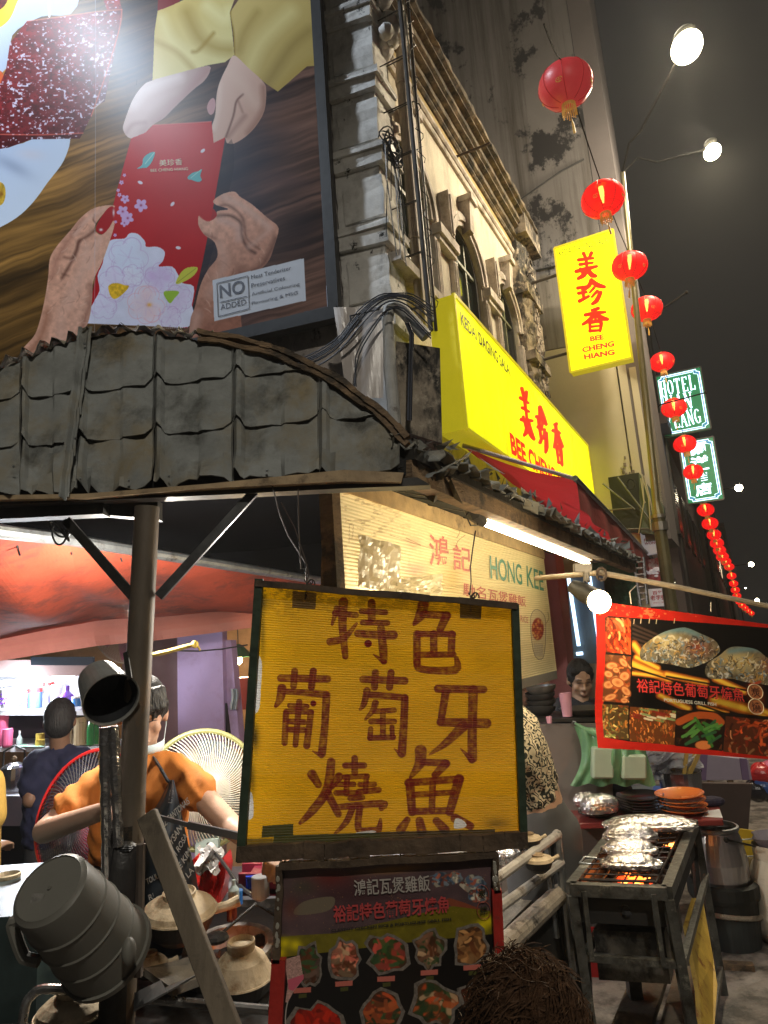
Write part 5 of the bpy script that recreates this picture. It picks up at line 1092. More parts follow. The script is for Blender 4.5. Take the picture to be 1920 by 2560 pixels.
A.stroke([zD(*p) for p in ((200,1070),(190,1120),(186,1200),(200,1300))],3,(190,180,170),.9)
spk=fbm(XD/7,YD/7,55,2);a=np.clip((spk-.83)*9,0,.5)*topm;A.c=A.c*(1-a[...,None])+lin((200,150,90))*a[...,None]
mb_=thing('menu_board',at(950,2600,YS),'dark photo menu board with seafood dishes, hung under the yellow painted board','sign')
obj('print',sheet(mc[3],mc[2],mc[0],mc[1],nu=2,nv=2),img_mat('menu_print',A.image('menu_board'),.35),mb_,smooth=False)
def qtext(s,a,b,c,z,Y,mt,par,bold=0.,sp_=1.):return text(s,at(*z(*a),Y),at(*z(*b),Y),at(*z(*c),Y),mt,par,(0,0,0),bold,sp_)
qtext('鴻記瓦煲雞飯',(618,404),(1098,372),(612,300),zD,YS-.009,mat('faded_white_letter',(.42,.38,.34),.5),mb_,.012)
qtext('裕記特色葡萄牙燒魚',(488,572),(1224,508),(484,462),zD,YS-.009,mat('faded_red_letter',(.5,.06,.06),.5),mb_,.02)
qtext('CLAYPOT CHICKEN RICE & PORTUGUESE GRILL FISH',(474,630),(1228,556),(472,612),zD,YS-.009,mat('menu_black_letter',(.02,.02,.015),.5),mb_,.03)
for s_,(x,y) in (('炭',(1420,388)),('燒',(1432,492))):
 c=at(*zD(x,y),YS-.009);m=MB();m.tube([c+np.array([.0155*math.cos(a),0,.0185*math.sin(a)]) for a in np.linspace(0,6.28,24,endpoint=False)],.0007,4,closed=True);obj('ring',m,mat('ring_red',(.4,.08,.05),.5),mb_)
 qtext(s_,(x-24,y+28),(x+24,y+26),(x-24,y-26),zD,YS-.010,mat('badge_black',(.03,.03,.01),.5),mb_,.02)
redf=mat('red_painted_frame',(.34,.018,.012),.5,var=.35,scale=12,bump=.3,dirt=((.06,.03,.02),9,.62))
zb('side_frame',zD,(150,212),(130,820),16,brownf,mb_,Y=YS-.014,n=8);zb('side_frame',zD,(140,800),(108,1500),32,redf,mb_,Y=YS-.014,n=2);zb('side_frame',zD,(1502,130),(1508,380),14,brownf,mb_,Y=YS-.014,n=6);zb('side_frame',zD,(1508,360),(1560,1500),22,redf,mb_,Y=YS-.014,n=2)
zb('top_frame',zD,(150,216),(1515,134),14,brownf,mb_,Y=YS-.016,n=12)
m=MB()
for x,y in ((172,190),(898,150),(1445,112)):p=at(*zD(x,y+24),YS-.02);q=at(*zD(x+4,y-60),YS-.02);m.tube([p,p*.5+q*.5+(.004,0,0),q],.0018,5);m.tube([q+(-.008,0,0),q+(.006,0,-.01)],.0016,4)
obj('hanging_wire',m,mat('thin_wire',(.06,.05,.04),.5),mb_)
m=MB()
for k in range(26):
 c=zD(128+14*rng.random(),240+rng.random()*500) if k<14 else zD(1490+25*rng.random(),190+rng.random()*180);m.sphere(at(*c,YS-.024),.002+.003*rng.random(),5,4,(1,.5,1.4))
obj('silver_tape_flakes',m,mat('silver_tape',(.6,.58,.5),.3,metal=.6),mb_,kind='stuff')

# ================================================================== stall name sign under the side eave
P0=at(850,1215,2.2);H=Plane(P0*[1,1,0],SD,Z3);hz0,hz1,hu0,hu1=1.49,2.235,-.02,2.6
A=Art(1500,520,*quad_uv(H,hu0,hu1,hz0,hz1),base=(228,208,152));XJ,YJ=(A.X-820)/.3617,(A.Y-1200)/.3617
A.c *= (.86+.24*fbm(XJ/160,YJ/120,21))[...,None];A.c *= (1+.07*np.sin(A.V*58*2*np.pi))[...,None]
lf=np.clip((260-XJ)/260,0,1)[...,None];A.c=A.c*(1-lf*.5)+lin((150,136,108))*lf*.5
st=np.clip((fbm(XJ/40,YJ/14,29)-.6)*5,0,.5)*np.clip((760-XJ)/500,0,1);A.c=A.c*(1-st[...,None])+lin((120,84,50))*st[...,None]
for p,r,c_,a_ in (((600,620),(40,22),(150,90,100),.5),((590,440),(26,22),(176,120,100),.45),((560,700),(60,12),(160,110,60),.4),((860,680),(30,50),(196,160,90),.6)):A.dab(*zJ(*p),*r,c_,a_)
for pts in ([(120,290),(135,280),(158,282)],[(148,310),(145,430)],[(175,310),(170,400)],[(200,330),(222,340)],[(700,240),(900,330),(890,400)],[(430,380),(700,470),(860,480),(900,420),(950,380)],[(540,400),(640,450)]):A.stroke([zJ(*p) for p in pts],1.6,(110,50,30),.6)
# claypot drawing
bw=smooth_loop([zJ(*p) for p in ((1400,960),(1420,905),(1460,900),(1500,950),(1505,1050),(1500,1160),(1485,1230),(1455,1240),(1425,1200),(1405,1090))],5);A.fill(bw,(206,186,140));A.stroke(list(bw)+[bw[0]],1.4,(96,82,80),.8,smooth=1)
A.dab(*zJ(1450,1030),16,30,(150,52,34),1,.0,hard=1.4)
for k in range(50):a,r=R1.random()*6.28,R1.random()**.5;A.dab(*zJ(1450+38*r*math.cos(a),1030+72*r*math.sin(a)),2.4,2.6,[(206,110,50),(120,30,24),(220,170,90)][k % 3],.9)
for k in range(8):A.stroke([zJ(1425+8*k,1130+5*(k % 2)),zJ(1432+7*k,1215)],1.,(90,90,140),.5)
A.stroke([zJ(*p) for p in ((1500,1000),(1525,960),(1520,915))],2,(170,140,90),.8)
hk=thing('stall_name_sign',H.at(1.3,hz0),'cream stall name sign with green Latin letters and pale red characters, lit by a tube','sign')
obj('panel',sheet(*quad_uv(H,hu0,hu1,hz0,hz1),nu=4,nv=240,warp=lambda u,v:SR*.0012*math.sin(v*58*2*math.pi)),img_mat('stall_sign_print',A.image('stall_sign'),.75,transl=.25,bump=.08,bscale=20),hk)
palered=mat('faded_pink_letter',(.50,.14,.09),.6,var=.3,scale=60);teal=mat('green_letter',(.05,.19,.10),.5,var=.15)
for s_,a,b,c in (('鴻',(695,590),(832,600),(690,370)),('記',(860,618),(985,640),(858,440)),('馳名瓦煲雞飯',(930,800),(1365,878),(928,708)),('RICE',(1326,978),(1380,990),(1325,935))):ptext(H,s_,a,b,c,palered,hk,z=zJ,bold=.012,off=.004)
ptext(H,'HONG',(1120,682),(1340,728),(1112,520),teal,hk,z=zJ,bold=.012,off=.004);ptext(H,'KEE',(1372,735),(1488,768),(1366,592),teal,hk,z=zJ,bold=.012,off=.004)
obj('top_board',MB().hexa(H.at(hu0,hz1-.01,.01),H.at(hu1,hz1-.02,.01),H.at(hu1,hz1+.075,.01),H.at(hu0,hz1+.075,.01),-H.out*.03),mat('plywood_strip',(.40,.27,.12),.7,var=.25,scale=14,bump=.3,dirt=((.12,.08,.04),6,.62)),hk,smooth=False)
obj('edge_post',MB().hexa(H.at(hu0-.05,hz0,.01),H.at(hu0,hz0,.01),H.at(hu0,hz1+.07,.01),H.at(hu0-.05,hz1+.07,.01),-H.out*.05),woodold,hk,smooth=False)
obj('bottom_strip',MB().hexa(H.at(1.7,hz0-.05,.0),H.at(hu1,hz0-.05,0),H.at(hu1,hz0,0),H.at(1.7,hz0,0),-H.out*.01),mat('grey_strip',(.24,.22,.18),.6),hk,smooth=False)
# glossy wrap tape left on the sign
wrapm=mat('clear_wrap',(.66,.56,.34),.28,var=.1,bump=.25,bscale=12,spec=.6,coat=.3)
def wrapf(pts,n,m_,amp):
 c=[np.array(H.uv(*zJ(*p))) for p in pts]
 def f_(u,v):
  q=(c[3]*(1-u)+c[2]*u)*(1-v)+(c[0]*(1-u)+c[1]*u)*v;w_=amp*(math.sin(u*7+v*3)*.5+math.sin(u*19-v*4)*.3+.4*rng.random()*.5+math.sin(v*11+u*5)*.3);return H.at(q[0],q[1],.012+abs(w_))
 return MB().grid(f_,n,m_)
obj('clear_wrap',wrapf([(185,380),(480,460),(470,800),(180,740)],16,12,.012),wrapm,hk);obj('clear_wrap',wrapf([(440,690),(770,650),(760,800),(450,790)],16,8,.014),wrapm,hk)
# tube light
tA,tB=atz(1215,1308,2.13),atz(1470,1408,2.13)
tl=thing('tube_light',tA*.5+tB*.5,'bare glowing tube light fixed under the side eave above the stall name sign','light')
obj('tube',MB().tube([tA,tB],.013,10),glow('tube_glow',(1.,.86,.58),30),tl)
obj('batten',MB().beam(tA+Z3*.03+SR*.01,tB+Z3*.03+SR*.01,.04,.03),mat('batten_white',(.45,.42,.35),.5),tl,smooth=False)
m=MB();
for q in (tA,tB):m.tube([q+Z3*.02,q+Z3*.02+(tA-tB)*.0,q-Z3*.012],.012,8)
obj('end_cap',m,blackm,tl)
obj('lamp_shade_lump',MB().tube([tA+(tA-tB)*.02,tA+(tA-tB)*.07+Z3*.02,tA+(tA-tB)*.1+Z3*.05],[.02,.03,.02],8),blackm,tl)
m=MB();m.tube([tA+(tA-tB)*.08+Z3*.03,tA+(tA-tB)*.11+Z3*.0,tA+(tA-tB)*.09-Z3*.03,tA+(tA-tB)*.05-Z3*.02,tA+(tA-tB)*.06+Z3*.05,tA+(tA-tB)*.05+Z3*.1],.003,5);obj('flex',m,cablem,tl)
# ================================================================== red awning under the long light box
rawn=mat('red_awning_canvas',(.50,.03,.05),.6,var=.1,scale=3,bump=.1,transl=.35);mar=mat('maroon_valance',(.22,.03,.025),.6,var=.2,scale=5,bump=.1)
P3=Plane(G0+SR*.3,SD,Z3);P10=Plane(G0+SR*1.0,SD,Z3)
w0=P3.px(*z5(700,730));f0=P10.px(1441,1198);f1=P10.px(1667,1435);w1=w0+(f1-f0)*.95
aw=thing('awning',(w0+f1)/2,'red canvas shop awning sloping out below the long yellow sign','awning')
obj('canopy',MB().grid(lambda u,v:(w0*(1-u)+w1*u)*(1-v)+(f0*(1-u)+f1*u)*v-Z3*(.05*math.sin(math.pi*v)+.012*math.sin(u*40)),40,8),rawn,aw)
obj('front_bar',MB().tube([f0-SD*.05,f1+SD*.05],.025,8),galv,aw)
obj('valance',MB().grid(lambda u,v:f0*(1-u)+f1*u-Z3*.26*v+SR*(.02*math.sin(u*50)*v),60,3),mar,aw)
awm=mat('awning_arm',(.5,.42,.45),.5)
for q in ([w0,f0],[w0*.4+f0*.6+SD*1.2,f1*.5+f0*.5],[w1-Z3*.4,f1],[w0*.55+w1*.45-Z3*.45,f0*.55+f1*.45-Z3*.03]):obj('arm',MB().tube(q,.018,6),awm,aw)
# neighbour's grey green awning with cables
ga=thing('awning',FP(6.4,.6,3.3),'dark grey green awning beyond the red one with cables hanging from its edge','awning')
Q=Plane(FP(5.4,0,0),SR,Z3);q=[Q.px(*z6(*p)) for p in ((0,1020),(290,980),(470,1220),(470,1420),(60,1420))]
ggm=mat('grey_green_sheet',(.09,.115,.10),.7,var=.15,scale=3)
obj('sheet',MB().poly([Q.px(*z6(*p)) for p in ((-40,1030),(285,978),(300,1420),(-40,1420))],SD*.05),mat('black_mesh',(.02,.022,.02),.8),ga,smooth=False)
obj('sheet',MB().poly([Q.px(*z6(*p),off=.02) for p in ((285,976),(470,1225),(480,1440),(300,1425))],SD*1.5),ggm,ga,smooth=False)
m=MB()
for a,b in (((20,1060),(260,1250)),((60,1255),(240,1240)),((130,1010),(370,1330)),((30,1400),(360,1390))):m.tube([Q.px(*z6(*a),off=.06),Q.px(*z6(*b),off=.06)],.012,5)
obj('rail',m,mat('rail_grey',(.12,.12,.11),.5),ga)
m=MB()
for a,b,c in (((310,990),(325,1190),(285,1430)),((325,1000),(375,1200),(412,1400)),((310,1000),(360,1170),(375,1400)),((300,1020),(322,1180),(335,1200))):m.tube([Q.px(*z6(*p),off=.1) for p in (a,b,c)],.009,5)
obj('cable',m,mat('pale_cable',(.4,.36,.3),.5),ga)
m=MB();m.tube([Q.px(*z6(225+30*math.cos(a),1065+38*math.sin(a)),off=.1) for a in np.linspace(0,12,36)],.01,5);obj('cable',m,cablem,ga)
# scaffold ladder and pole beside the stall
Q2=Plane(FP(4.6,.9,0),SR,Z3);m=MB()
for a,b in (((245,1610),(300,1960)),((320,1600),(350,1950))):m.tube([Q2.px(*z6(*a)),Q2.px(*z6(*b))],.018,6)
for k in range(7):y=1640+k*46;m.tube([Q2.px(*z6(248+k*7.5,y)),Q2.px(*z6(322+k*4,y-4))],.014,5)
tag(obj('ladder',m,galv),'galvanised ladder standing behind the red banner','ladder')
gt=mat('green_netting',(.05,.14,.08),.8,var=.3,scale=12);Q3=Plane(FP(5.1,.5,0),SR,Z3)
obj_=MB().grid(lambda u,v:Q3.px(*z6(-120+400*u,1640+330*v),off=.05*math.sin(u*9+v*5)),14,8);tag(obj('netting',obj_,gt),'dark green netting sagging under the awning behind the banner','netting')

# ================================================================== pipes and cables on the shophouse corner
pipe_c=mat('cream_painted_pipe',(.42,.35,.27),.6,var=.2,scale=8,bump=.2,dirt=((.12,.09,.06),7,.64));conduit=mat('dark_conduit',(.035,.028,.022),.45,var=.4,scale=10)
m=MB();m.tube([FP(.38,.16,6.95),FP(.38,.14,6.8),FP(.38,.12,6.6),FP(.38,.12,4.2)],.045,12)
for z in (6.5,5.8,5.0):m.tube([FP(.38,.12,z),FP(.38,.12,z+.05)],.054,12)
m.lathe([(.1,7.1),(.11,7.0),(.045,6.9)],FP(.38,.16,0),n=10);tag(obj('downpipe',m,pipe_c),'cream painted rain downpipe on the shophouse corner','pipe')
D3=Plane(G0+SR*.3,SD,Z3)
for a,b,r_,l in ((D3.px(*z2(512,-80)),D3.px(*z2(705,1960)),.02,'dark conduit pipe running down the shophouse corner, left of the two'),(D3.px(*z2(560,-80)),D3.px(*z2(735,1960)),.014,'dark conduit pipe wrapped in loops of cable, right of the two')):
 m=MB();m.tube([a,b],r_,8)
 for k in range(7):p=a+(b-a)*(k+.5)/7;m.tube([p-SR*.28,p],.006,5)
 if r_<.02:
  for k in range(13):
   p=a+(b-a)*(k+.5*rng.random())/13;m.tube([p+np.array([.03*math.sin(t*2+k),-.03-.03*math.sin(t),.05*t]) for t in np.linspace(0,3,6)],.004,4)
 tag(obj('conduit',m,conduit),l,'conduit')
m=MB();steel=mat('steel_cable',(.4,.38,.34),.35,metal=.6)
m.tube([D3.px(*z2(535,-80)),D3.px(*z2(640,900)),D3.px(*z2(720,1900))],.006,5);tag(obj('guy_cable',m,steel),'thin pale steel cable beside the dark conduits','cable')
m=MB();c=F.px(*z2(470,900),off=.22)
for k in range(9):
 ph=rng.random()*6;R_=.06+.1*rng.random();m.tube([c+SD*(R_*math.cos(a+ph)+.03*k/9)+Z3*(R_*.8*math.sin(a*1.0+ph)+.05*math.sin(a*.4))+SR*.03*math.sin(a*2) for a in np.linspace(0,5+3*rng.random(),16)],.006,4)
m.tube([c+SR*.0,c+SR*.02],.05,8);m.tube([c,c+Z3*-.35+SD*.12,c-Z3*.7+SD*.1],.007,4);m.tube([c-SD*.1,c-SD*.12-Z3*.3,c-SD*.05-Z3*.9],.005,4)
for k in range(8):x=rng.random()*.3;m.tube([c+SD*(x-.15),c+SD*(x-.15+.1*rng.normal())-Z3*(.3+.8*rng.random())],.004,4)
tag(obj('cable_tangle',m,cablem),'tangle of black cables looped on the corner pilaster','cable')
# fat grey pipe at the corner foot with bundle of cables
PF=Plane(G0+SR*.05+BO*.32,unit([1,-.05,0]),Z3);pp=lambda x,y,o=0.:PF.px(*z5(x,y),off=o)
gp=mat('grey_pvc_pipe',(.42,.41,.38),.5,var=.2,scale=9,bump=.1,dirt=((.15,.13,.11),8,.65))
tag(obj('vent_pipe',MB().tube([pp(402,640),pp(380,400),pp(368,170),pp(374,128),pp(400,112),pp(440,140),pp(540,250)],.045,14),gp),'fat grey plastic pipe elbow at the corner above the tiles','pipe')
m=MB()
R2=np.random.default_rng(8)
for k in range(11):
 o=R2.normal()*20;pts=[(-40,385+o*.6),(60,360+o),(160,290+o),(240,190+o*1.2),(330,105+o*.8),(400,82+o*.5),(480,110+o),(570,190+o*1.5)]
 if k>8:pts=[(150+8*k,470),(215+o,330),(290+o,200),(370,120+o*.5),(440,110+o),(560,230+o)]
 m.tube([pp(x,y,.06+.01*k) for x,y in smooth_loop(pts,3,False)],.005,5)
for x in (470,480):m.tube([pp(x-20,190,.08),pp(x,240,.07),pp(x-6,420,.06),pp(x-10,620,.05)],.01,5)
tag(obj('cable_bundle',m,mat('blue_black_cable',(.018,.02,.03),.6)),'bundle of dark cables arching from the tiles over the grey pipe','cable')
pls=mat('white_plastic_sheet',(.55,.5,.47),.3,var=.12,scale=5,bump=.4,bscale=8);
tag(obj('plastic_sheet',MB().grid(lambda u,v:pp(190+160*u+60*(1-v)*(1-u)*-1,120+400*v,.02+.03*math.sin(u*8+v*3)*(1-u)),16,12),pls),'milky plastic sheet tied to the corner beside the grey pipe','plastic sheet')
m=MB();m.tube([pp(205,155,.1),pp(205,180,.1)],.006,5);m.tube([pp(206,158,.1),pp(330,130,.1),pp(345,110,.1)],.006,5);tag(obj('wire_clip',m,cablem),'short black wire bent across the corner wall','wire')
obj('lower_corner',MB().hexa(PF.px(*z5(405,270),off=-.05),PF.px(*z5(600,300),off=-.05),PF.px(*z5(610,720),off=-.05),PF.px(*z5(410,660),off=-.05),np.array([0,.3,0])),peeled,sh,smooth=False)

# ================================================================== banner, pole and flood bulb
bamb=mat('bamboo_pole',(.3,.24,.16),.6,var=.3,scale=12,dirt=((.1,.07,.05),8,.62))
tag(obj('pole',MB().tube([at(1340,1446,3.3),at(*z6(0,1717),2.85),at(*z6(560,1820),2.8),at(1990,1530,2.8)],[.012,.012,.011,.010],8),bamb),'long weathered bamboo pole carrying the red banner','pole')
YB=2.7
bc=[at(1489,1502,YB),at(2080,1583,YB+.12),at(2080,1908,YB+.12),at(1495,1870,YB)]
wv=lambda u,v:np.array([0,.012*math.sin(u*7+v*2)+.008*math.sin(v*9+u*3)+.02*(1-u)**6*math.sin(v*6),0])
A=Art(1500,1000,bc[3],bc[2],bc[0],(186,34,22),tr=bc[1]);XI,YI=(A.X-1480)/.2652,(A.Y-1500)/.2652
A.c *= (.85+.3*fbm(XI/90,YI/60,61))[...,None]
A.fill([zI(*p) for p in ((123,165),(160,150),(380,168),(1659,262),(2300,300),(2300,1560),(1640,1462),(800,1375),(370,1340),(130,1300))],(26,20,18))
cell=lambda p,c:A.fill([zI(*q) for q in p],c,0)
def mess(poly,cols,n,seed,wd=16,ln=60,bias=None):
 reg=[zI(*p) for p in poly];P_=np.array(poly,float);x0,y0=P_.min(0);x1,y1=P_.max(0);R=np.random.default_rng(seed);A.fill(reg,tuple(np.mean(cols,0)*.55))
 for j in range(n):
  x,y=x0+R.random()*(x1-x0),y0+R.random()*(y1-y0);d=(R.random()*6.28) if bias is None else bias+R.normal()*.35;l=ln*(.4+R.random());c=tuple(np.clip(np.array(cols[R.integers(len(cols))])*(.6+.7*R.random()),0,255))
  A.stroke([zI(x-l*.5*math.cos(d),y-l*.5*math.sin(d)),zI(x+l*.12*math.sin(d),y-l*.12*math.cos(d)),zI(x+l*.5*math.cos(d),y+l*.5*math.sin(d))],wd*.2652*(.5+R.random()),c,.9,.35,3,clip=reg)
mess([(130,162),(372,175),(370,515),(125,490)],[(230,90,36),(206,60,24),(240,150,90),(150,40,20)],90,1,18,90,1.2)
mess([(122,512),(370,530),(365,975),(118,960)],[(206,120,60),(150,60,24),(226,160,100)],40,2,20,60)
for k,(x,y,rx,ry) in enumerate(((190,620,66,40),(160,700,50,36),(300,590,60,34),(310,720,50,60),(165,800,44,60),(250,780,50,80),(330,860,36,70),(190,920,70,36),(320,950,40,30),(230,660,40,30))):
 q=zI(x,y);A.dab(*q,rx*.2652,ry*.2652,(168,84,44),1,.4*k,hard=1.5);A.dab(*q,rx*.21,ry*.2,(222,158,100),1,.4*k,hard=1.5);A.dab(*q,rx*.12,ry*.1,(190,96,44),.9,.4*k)
mess([(118,985),(362,1000),(362,1325),(125,1300)],[(186,120,50),(120,60,26),(206,180,110),(110,120,60)],80,3,14,40)
mess([(376,1010),(795,1045),(795,1375),(372,1335)],[(200,110,46),(160,70,24),(216,140,70)],170,4,9,30,1.5)
for k in range(26):
 R=np.random.default_rng(50+k);x,y=390+R.random()*400,1015+R.random()*120;A.stroke([zI(x,y),zI(x+70,y+16)],5,[(230,220,190),(120,150,90),(200,140,80),(140,40,30)][k % 4],.9,.3,clip=[zI(*p) for p in ((376,1010),(795,1045),(795,1375),(372,1335))])
mess([(805,1045),(1228,1085),(1225,1425),(800,1380)],[(60,40,24),(96,50,26),(40,26,20)],90,5,16,50)
A.stroke([zI(830,1150),zI(960,1090),zI(1120,1090),zI(1200,1150)],18,(190,90,40),.95);A.dab(*zI(1060,1370),22,12,(220,130,70),1,0,hard=1)
R=np.random.default_rng(77)
for k in range(20):x,y=900+R.random()*260,1160+R.random()*220;d=(-.5 if k % 3 else .7)+.2*R.normal();A.stroke([zI(x-60*math.cos(d),y-60*math.sin(d)),zI(x+60*math.cos(d),y+60*math.sin(d))],7,[(60,120,50),(90,146,70),(50,96,60)][k % 3],.95,.25)
mess([(1240,1090),(2250,1180),(2250,1540),(1238,1430)],[(196,84,40),(150,50,24),(216,150,100),(90,40,24)],260,6,18,80)
main=[(382,178),(1650,268),(2250,310),(2250,1160),(1640,1100),(800,1030),(380,995)]
mreg=[zI(*p) for p in main];A.fill(mreg,(18,15,14))
for k in range(7):A.stroke([zI(390,230+k*42),zI(620+k*10,330+k*40)],5,(92,70,58),.5,.6,clip=mreg)
for p0,p1,w_ in (((380,600),(720,740),80),((380,690),(720,730),40),((700,700),(1060,780),60),((1150,740),(1420,860),60),((640,900),(900,1020),60),((1000,1000),(1250,1070),50),((1130,940),(1600,1070),90),((1500,1000),(1700,1090),60),((400,420),(470,520),70),((420,540),(620,640),50)):
 A.stroke([zI(*p0),zI(*p1)],w_*.2652,(206,110,30),.95,.4,clip=mreg);A.stroke([zI(*p0),zI(*p1)],w_*.14,(238,200,70),.9,.5,clip=mreg)
for p0,p1 in (((380,640),(760,760)),((380,740),(1000,880)),((700,720),(1500,860)),((1000,1040),(1700,1110)),((560,830),(1300,1090))):A.stroke([zI(*p0),zI(*p1)],5,(26,16,12),.95,.2,clip=mreg)
def foil(out_,seed):
 reg=smooth_loop([zI(*p) for p in out_],4);A.fill(reg,(112,104,84),0,tex=(.9,9,seed));Pq=np.array(out_,float);x0,y0=Pq.min(0);x1,y1=Pq.max(0);R=np.random.default_rng(seed)
 A.dab(*zI(x0+(x1-x0)*.35,y0+(y1-y0)*.35),(x1-x0)*.06,(y1-y0)*.07,(206,186,130),.9,.2,clip=reg);A.stroke([zI(x0+(x1-x0)*.25,y0+(y1-y0)*.12),zI(x0+(x1-x0)*.55,y0+(y1-y0)*.05),zI(x0+(x1-x0)*.8,y0+(y1-y0)*.3)],14,(96,140,150),.7,.8,clip=reg)
 A.dab(*zI(x0+(x1-x0)*.72,y0+(y1-y0)*.5),(x1-x0)*.045,(y1-y0)*.06,(150,60,36),.8,.2,clip=reg)
 for k in range(330):
  x,y=x0+(x1-x0)*(.0+.15*(k % 2)+0*.15+.85*R.random()),y0+(y1-y0)*(.25+.75*R.random());d=R.random()*6.28;l=12+50*R.random();c=[(226,214,180),(60,50,46),(110,96,70),(96,130,150),(196,150,70),(40,34,34),(200,200,196)][R.integers(7)]
  A.stroke([zI(x,y),zI(x+l*.5*math.cos(d+.5),y+l*.5*math.sin(d+.5)),zI(x+l*math.cos(d),y+l*math.sin(d))],1+4*R.random()**2,c,.75,.5,3,clip=reg)
foil([(1060,700),(1080,600),(1200,520),(1290,450),(1400,440),(1560,470),(1700,560),(2000,600),(2000,820),(1500,780),(1300,740),(1130,745)],31)
foil([(455,540),(470,450),(560,370),(680,300),(820,262),(900,268),(1020,320),(1150,380),(1200,460),(1190,500),(1120,560),(1040,600),(900,640),(760,610),(600,590),(500,575)],30)
for k in range(3):A.dab(*zI(1520+10*k,840+60*k),18,22,(150,70,30),.6)
A.stroke([zI(1480,800),zI(1530,790),zI(1590,770)],6,(190,70,30),.8)
a=np.clip((fbm(XI/26,YI/26,81,3)-.62)*3,0,.25)*((YI<170).astype(float));A.c=A.c*(1-a[...,None])+lin((250,200,120))*a[...,None]
for x,y in ((400,205),(463,200),(540,200),(605,205),(768,200)):A.stroke([zI(x,y-22),zI(x-3,y+18)],2.2,(220,200,160),.8)
bn=thing('banner',at(1750,1900,YB),'red bordered vinyl banner with foil wrapped grilled fish photos, hung from the bamboo pole','banner')
obj('print',sheet(bc[3],bc[2],bc[0],bc[1],nu=30,nv=20,warp=wv),img_mat('banner_print',A.image('banner'),.42,transl=.15,bump=.1,bscale=14),bn)
btx=mat('banner_red_letter',(.55,.035,.03),.5,var=0);btk=mat('banner_black_edge',(.04,.01,.01),.5,var=0)
def btext(s,a,b,c,mt,o,bold=.0):return text(s,*[at(*zI(*p),YB+(p[0]/1659)*.04-o) for p in (a,b,c)],mt,bn,(0,0,0),bold)
btext('裕記特色葡萄牙燒魚',(424,868),(1440,962),(418,738),btk,.024,.03);btext('裕記特色葡萄牙燒魚',(424,868),(1440,962),(418,738),btx,.026,.006)
btext('PORTUGUESE GRILL FISH',(680,956),(1172,1000),(678,925),mat('banner_white_letter',(.6,.58,.5),.5,var=0),.026,.012)
for s_,(x,y) in (('炭',(1536,865)),('燒',(1543,1005))):
 c=at(*zI(x,y),YB+.037-.022);xx=unit(at(2000,1600,YB)-at(1500,1590,YB));r_=.0285
 obj('badge',MB().poly([c+xx*r_*math.cos(a)+Z3*r_*math.sin(a) for a in np.linspace(0,6.28,24,endpoint=False)],(0,-.001,0)),mat('badge_orange',(.4,.14,.05),.5,var=.1),bn,smooth=False)
 obj('ring',MB().tube([c+np.array([0,-.003,0])+xx*r_*math.cos(a)+Z3*r_*math.sin(a) for a in np.linspace(0,6.28,24,endpoint=False)],.0016,4,closed=True),mat('badge_cream',(.7,.6,.4),.5),bn)
 text(s_,c+(0,-.004,0)-xx*.017-Z3*.019,c+(0,-.004,0)+xx*.017-Z3*.019,c+(0,-.004,0)-xx*.017+Z3*.018,btk,bn,(0,0,0),.004)
m=MB();m.tube([at(*zE(800,225),YB-.01),at(*zE(790,150),YB),at(*zE(830,110),YB+.05)],.002,4);m.tube([at(*zI(1120,110),YB-.01),at(*zI(1120,20),YB)],.002,4);obj('tie',m,mat('string',(.5,.45,.35),.7),bn)
# spot lamp with a bare bulb
sl_=thing('spot_lamp',at(1470,1480,2.5),'black clamp spot lamp with a glaring warm bulb at the banner corner','lamp')
h0,h1=at(*zE(430,115),2.62),at(*zE(560,185),2.55)
obj('housing',MB().tube([h0-(h1-h0)*.05,h0,h0+(h1-h0)*.5,h1,h1+(h1-h0)*.08],[.014,.026,.036,.038,.04],14),blackm,sl_,smooth=40)
obj('arm',MB().tube([at(*zE(520,90),2.6),at(*zE(515,20),2.6),at(*zE(480,-5),2.6)],.014,8).beam(at(*zE(440,0),2.6),at(*zE(545,0),2.6),.03,.03),mat('lamp_bracket',(.12,.11,.10),.5),sl_)
bp_=at(*zE(598,212),2.5);obj('bulb',MB().sphere(bp_,.042,14,10),glow('spot_bulb',(1.,.8,.45),40),sl_,smooth=True)
lamp('spot_bulb_light','POINT',bp_+np.array([.0,-.07,-.02]),LW['spot'],(1.,.78,.48),.04)
tag(obj('rope_ring',MB().tube([at(*zE(612+28*math.cos(a),38+38*math.sin(a)),2.75) for a in np.linspace(0,6.28,20)],.006,6),mat('brown_rope',(.1,.07,.05),.8)),'small loop of brown rope hanging on the bamboo pole','rope')
# neon strips of the shop behind
nb=glow('cool_neon',(.55,.75,1.),2.2);Q4=Plane(FP(4.0,.35,0),SR,Z3)
nt_=thing('neon_strips',FP(4.0,.3,1.4),'pair of cool white neon strips standing beside the pink wall','light')
for a,b in (((405,60),(470,490)),((535,40),(600,480))):obj('tube',MB().tube([Q4.px(*zE(*a)),Q4.px(*zE(*b))],.022,8),nb,nt_)
obj('tube',MB().tube([Q4.px(*zE(455,540)),Q4.px(*zE(495,536))],.02,8),nb,nt_)
obj('frame',MB().hexa(*[Q4.px(*zE(*p),off=-.04) for p in ((395,40),(620,30),(680,600),(440,600))],off=-Q4.out*.05),mat('dull_teal_frame',(.08,.12,.14),.6),nt_,smooth=False)
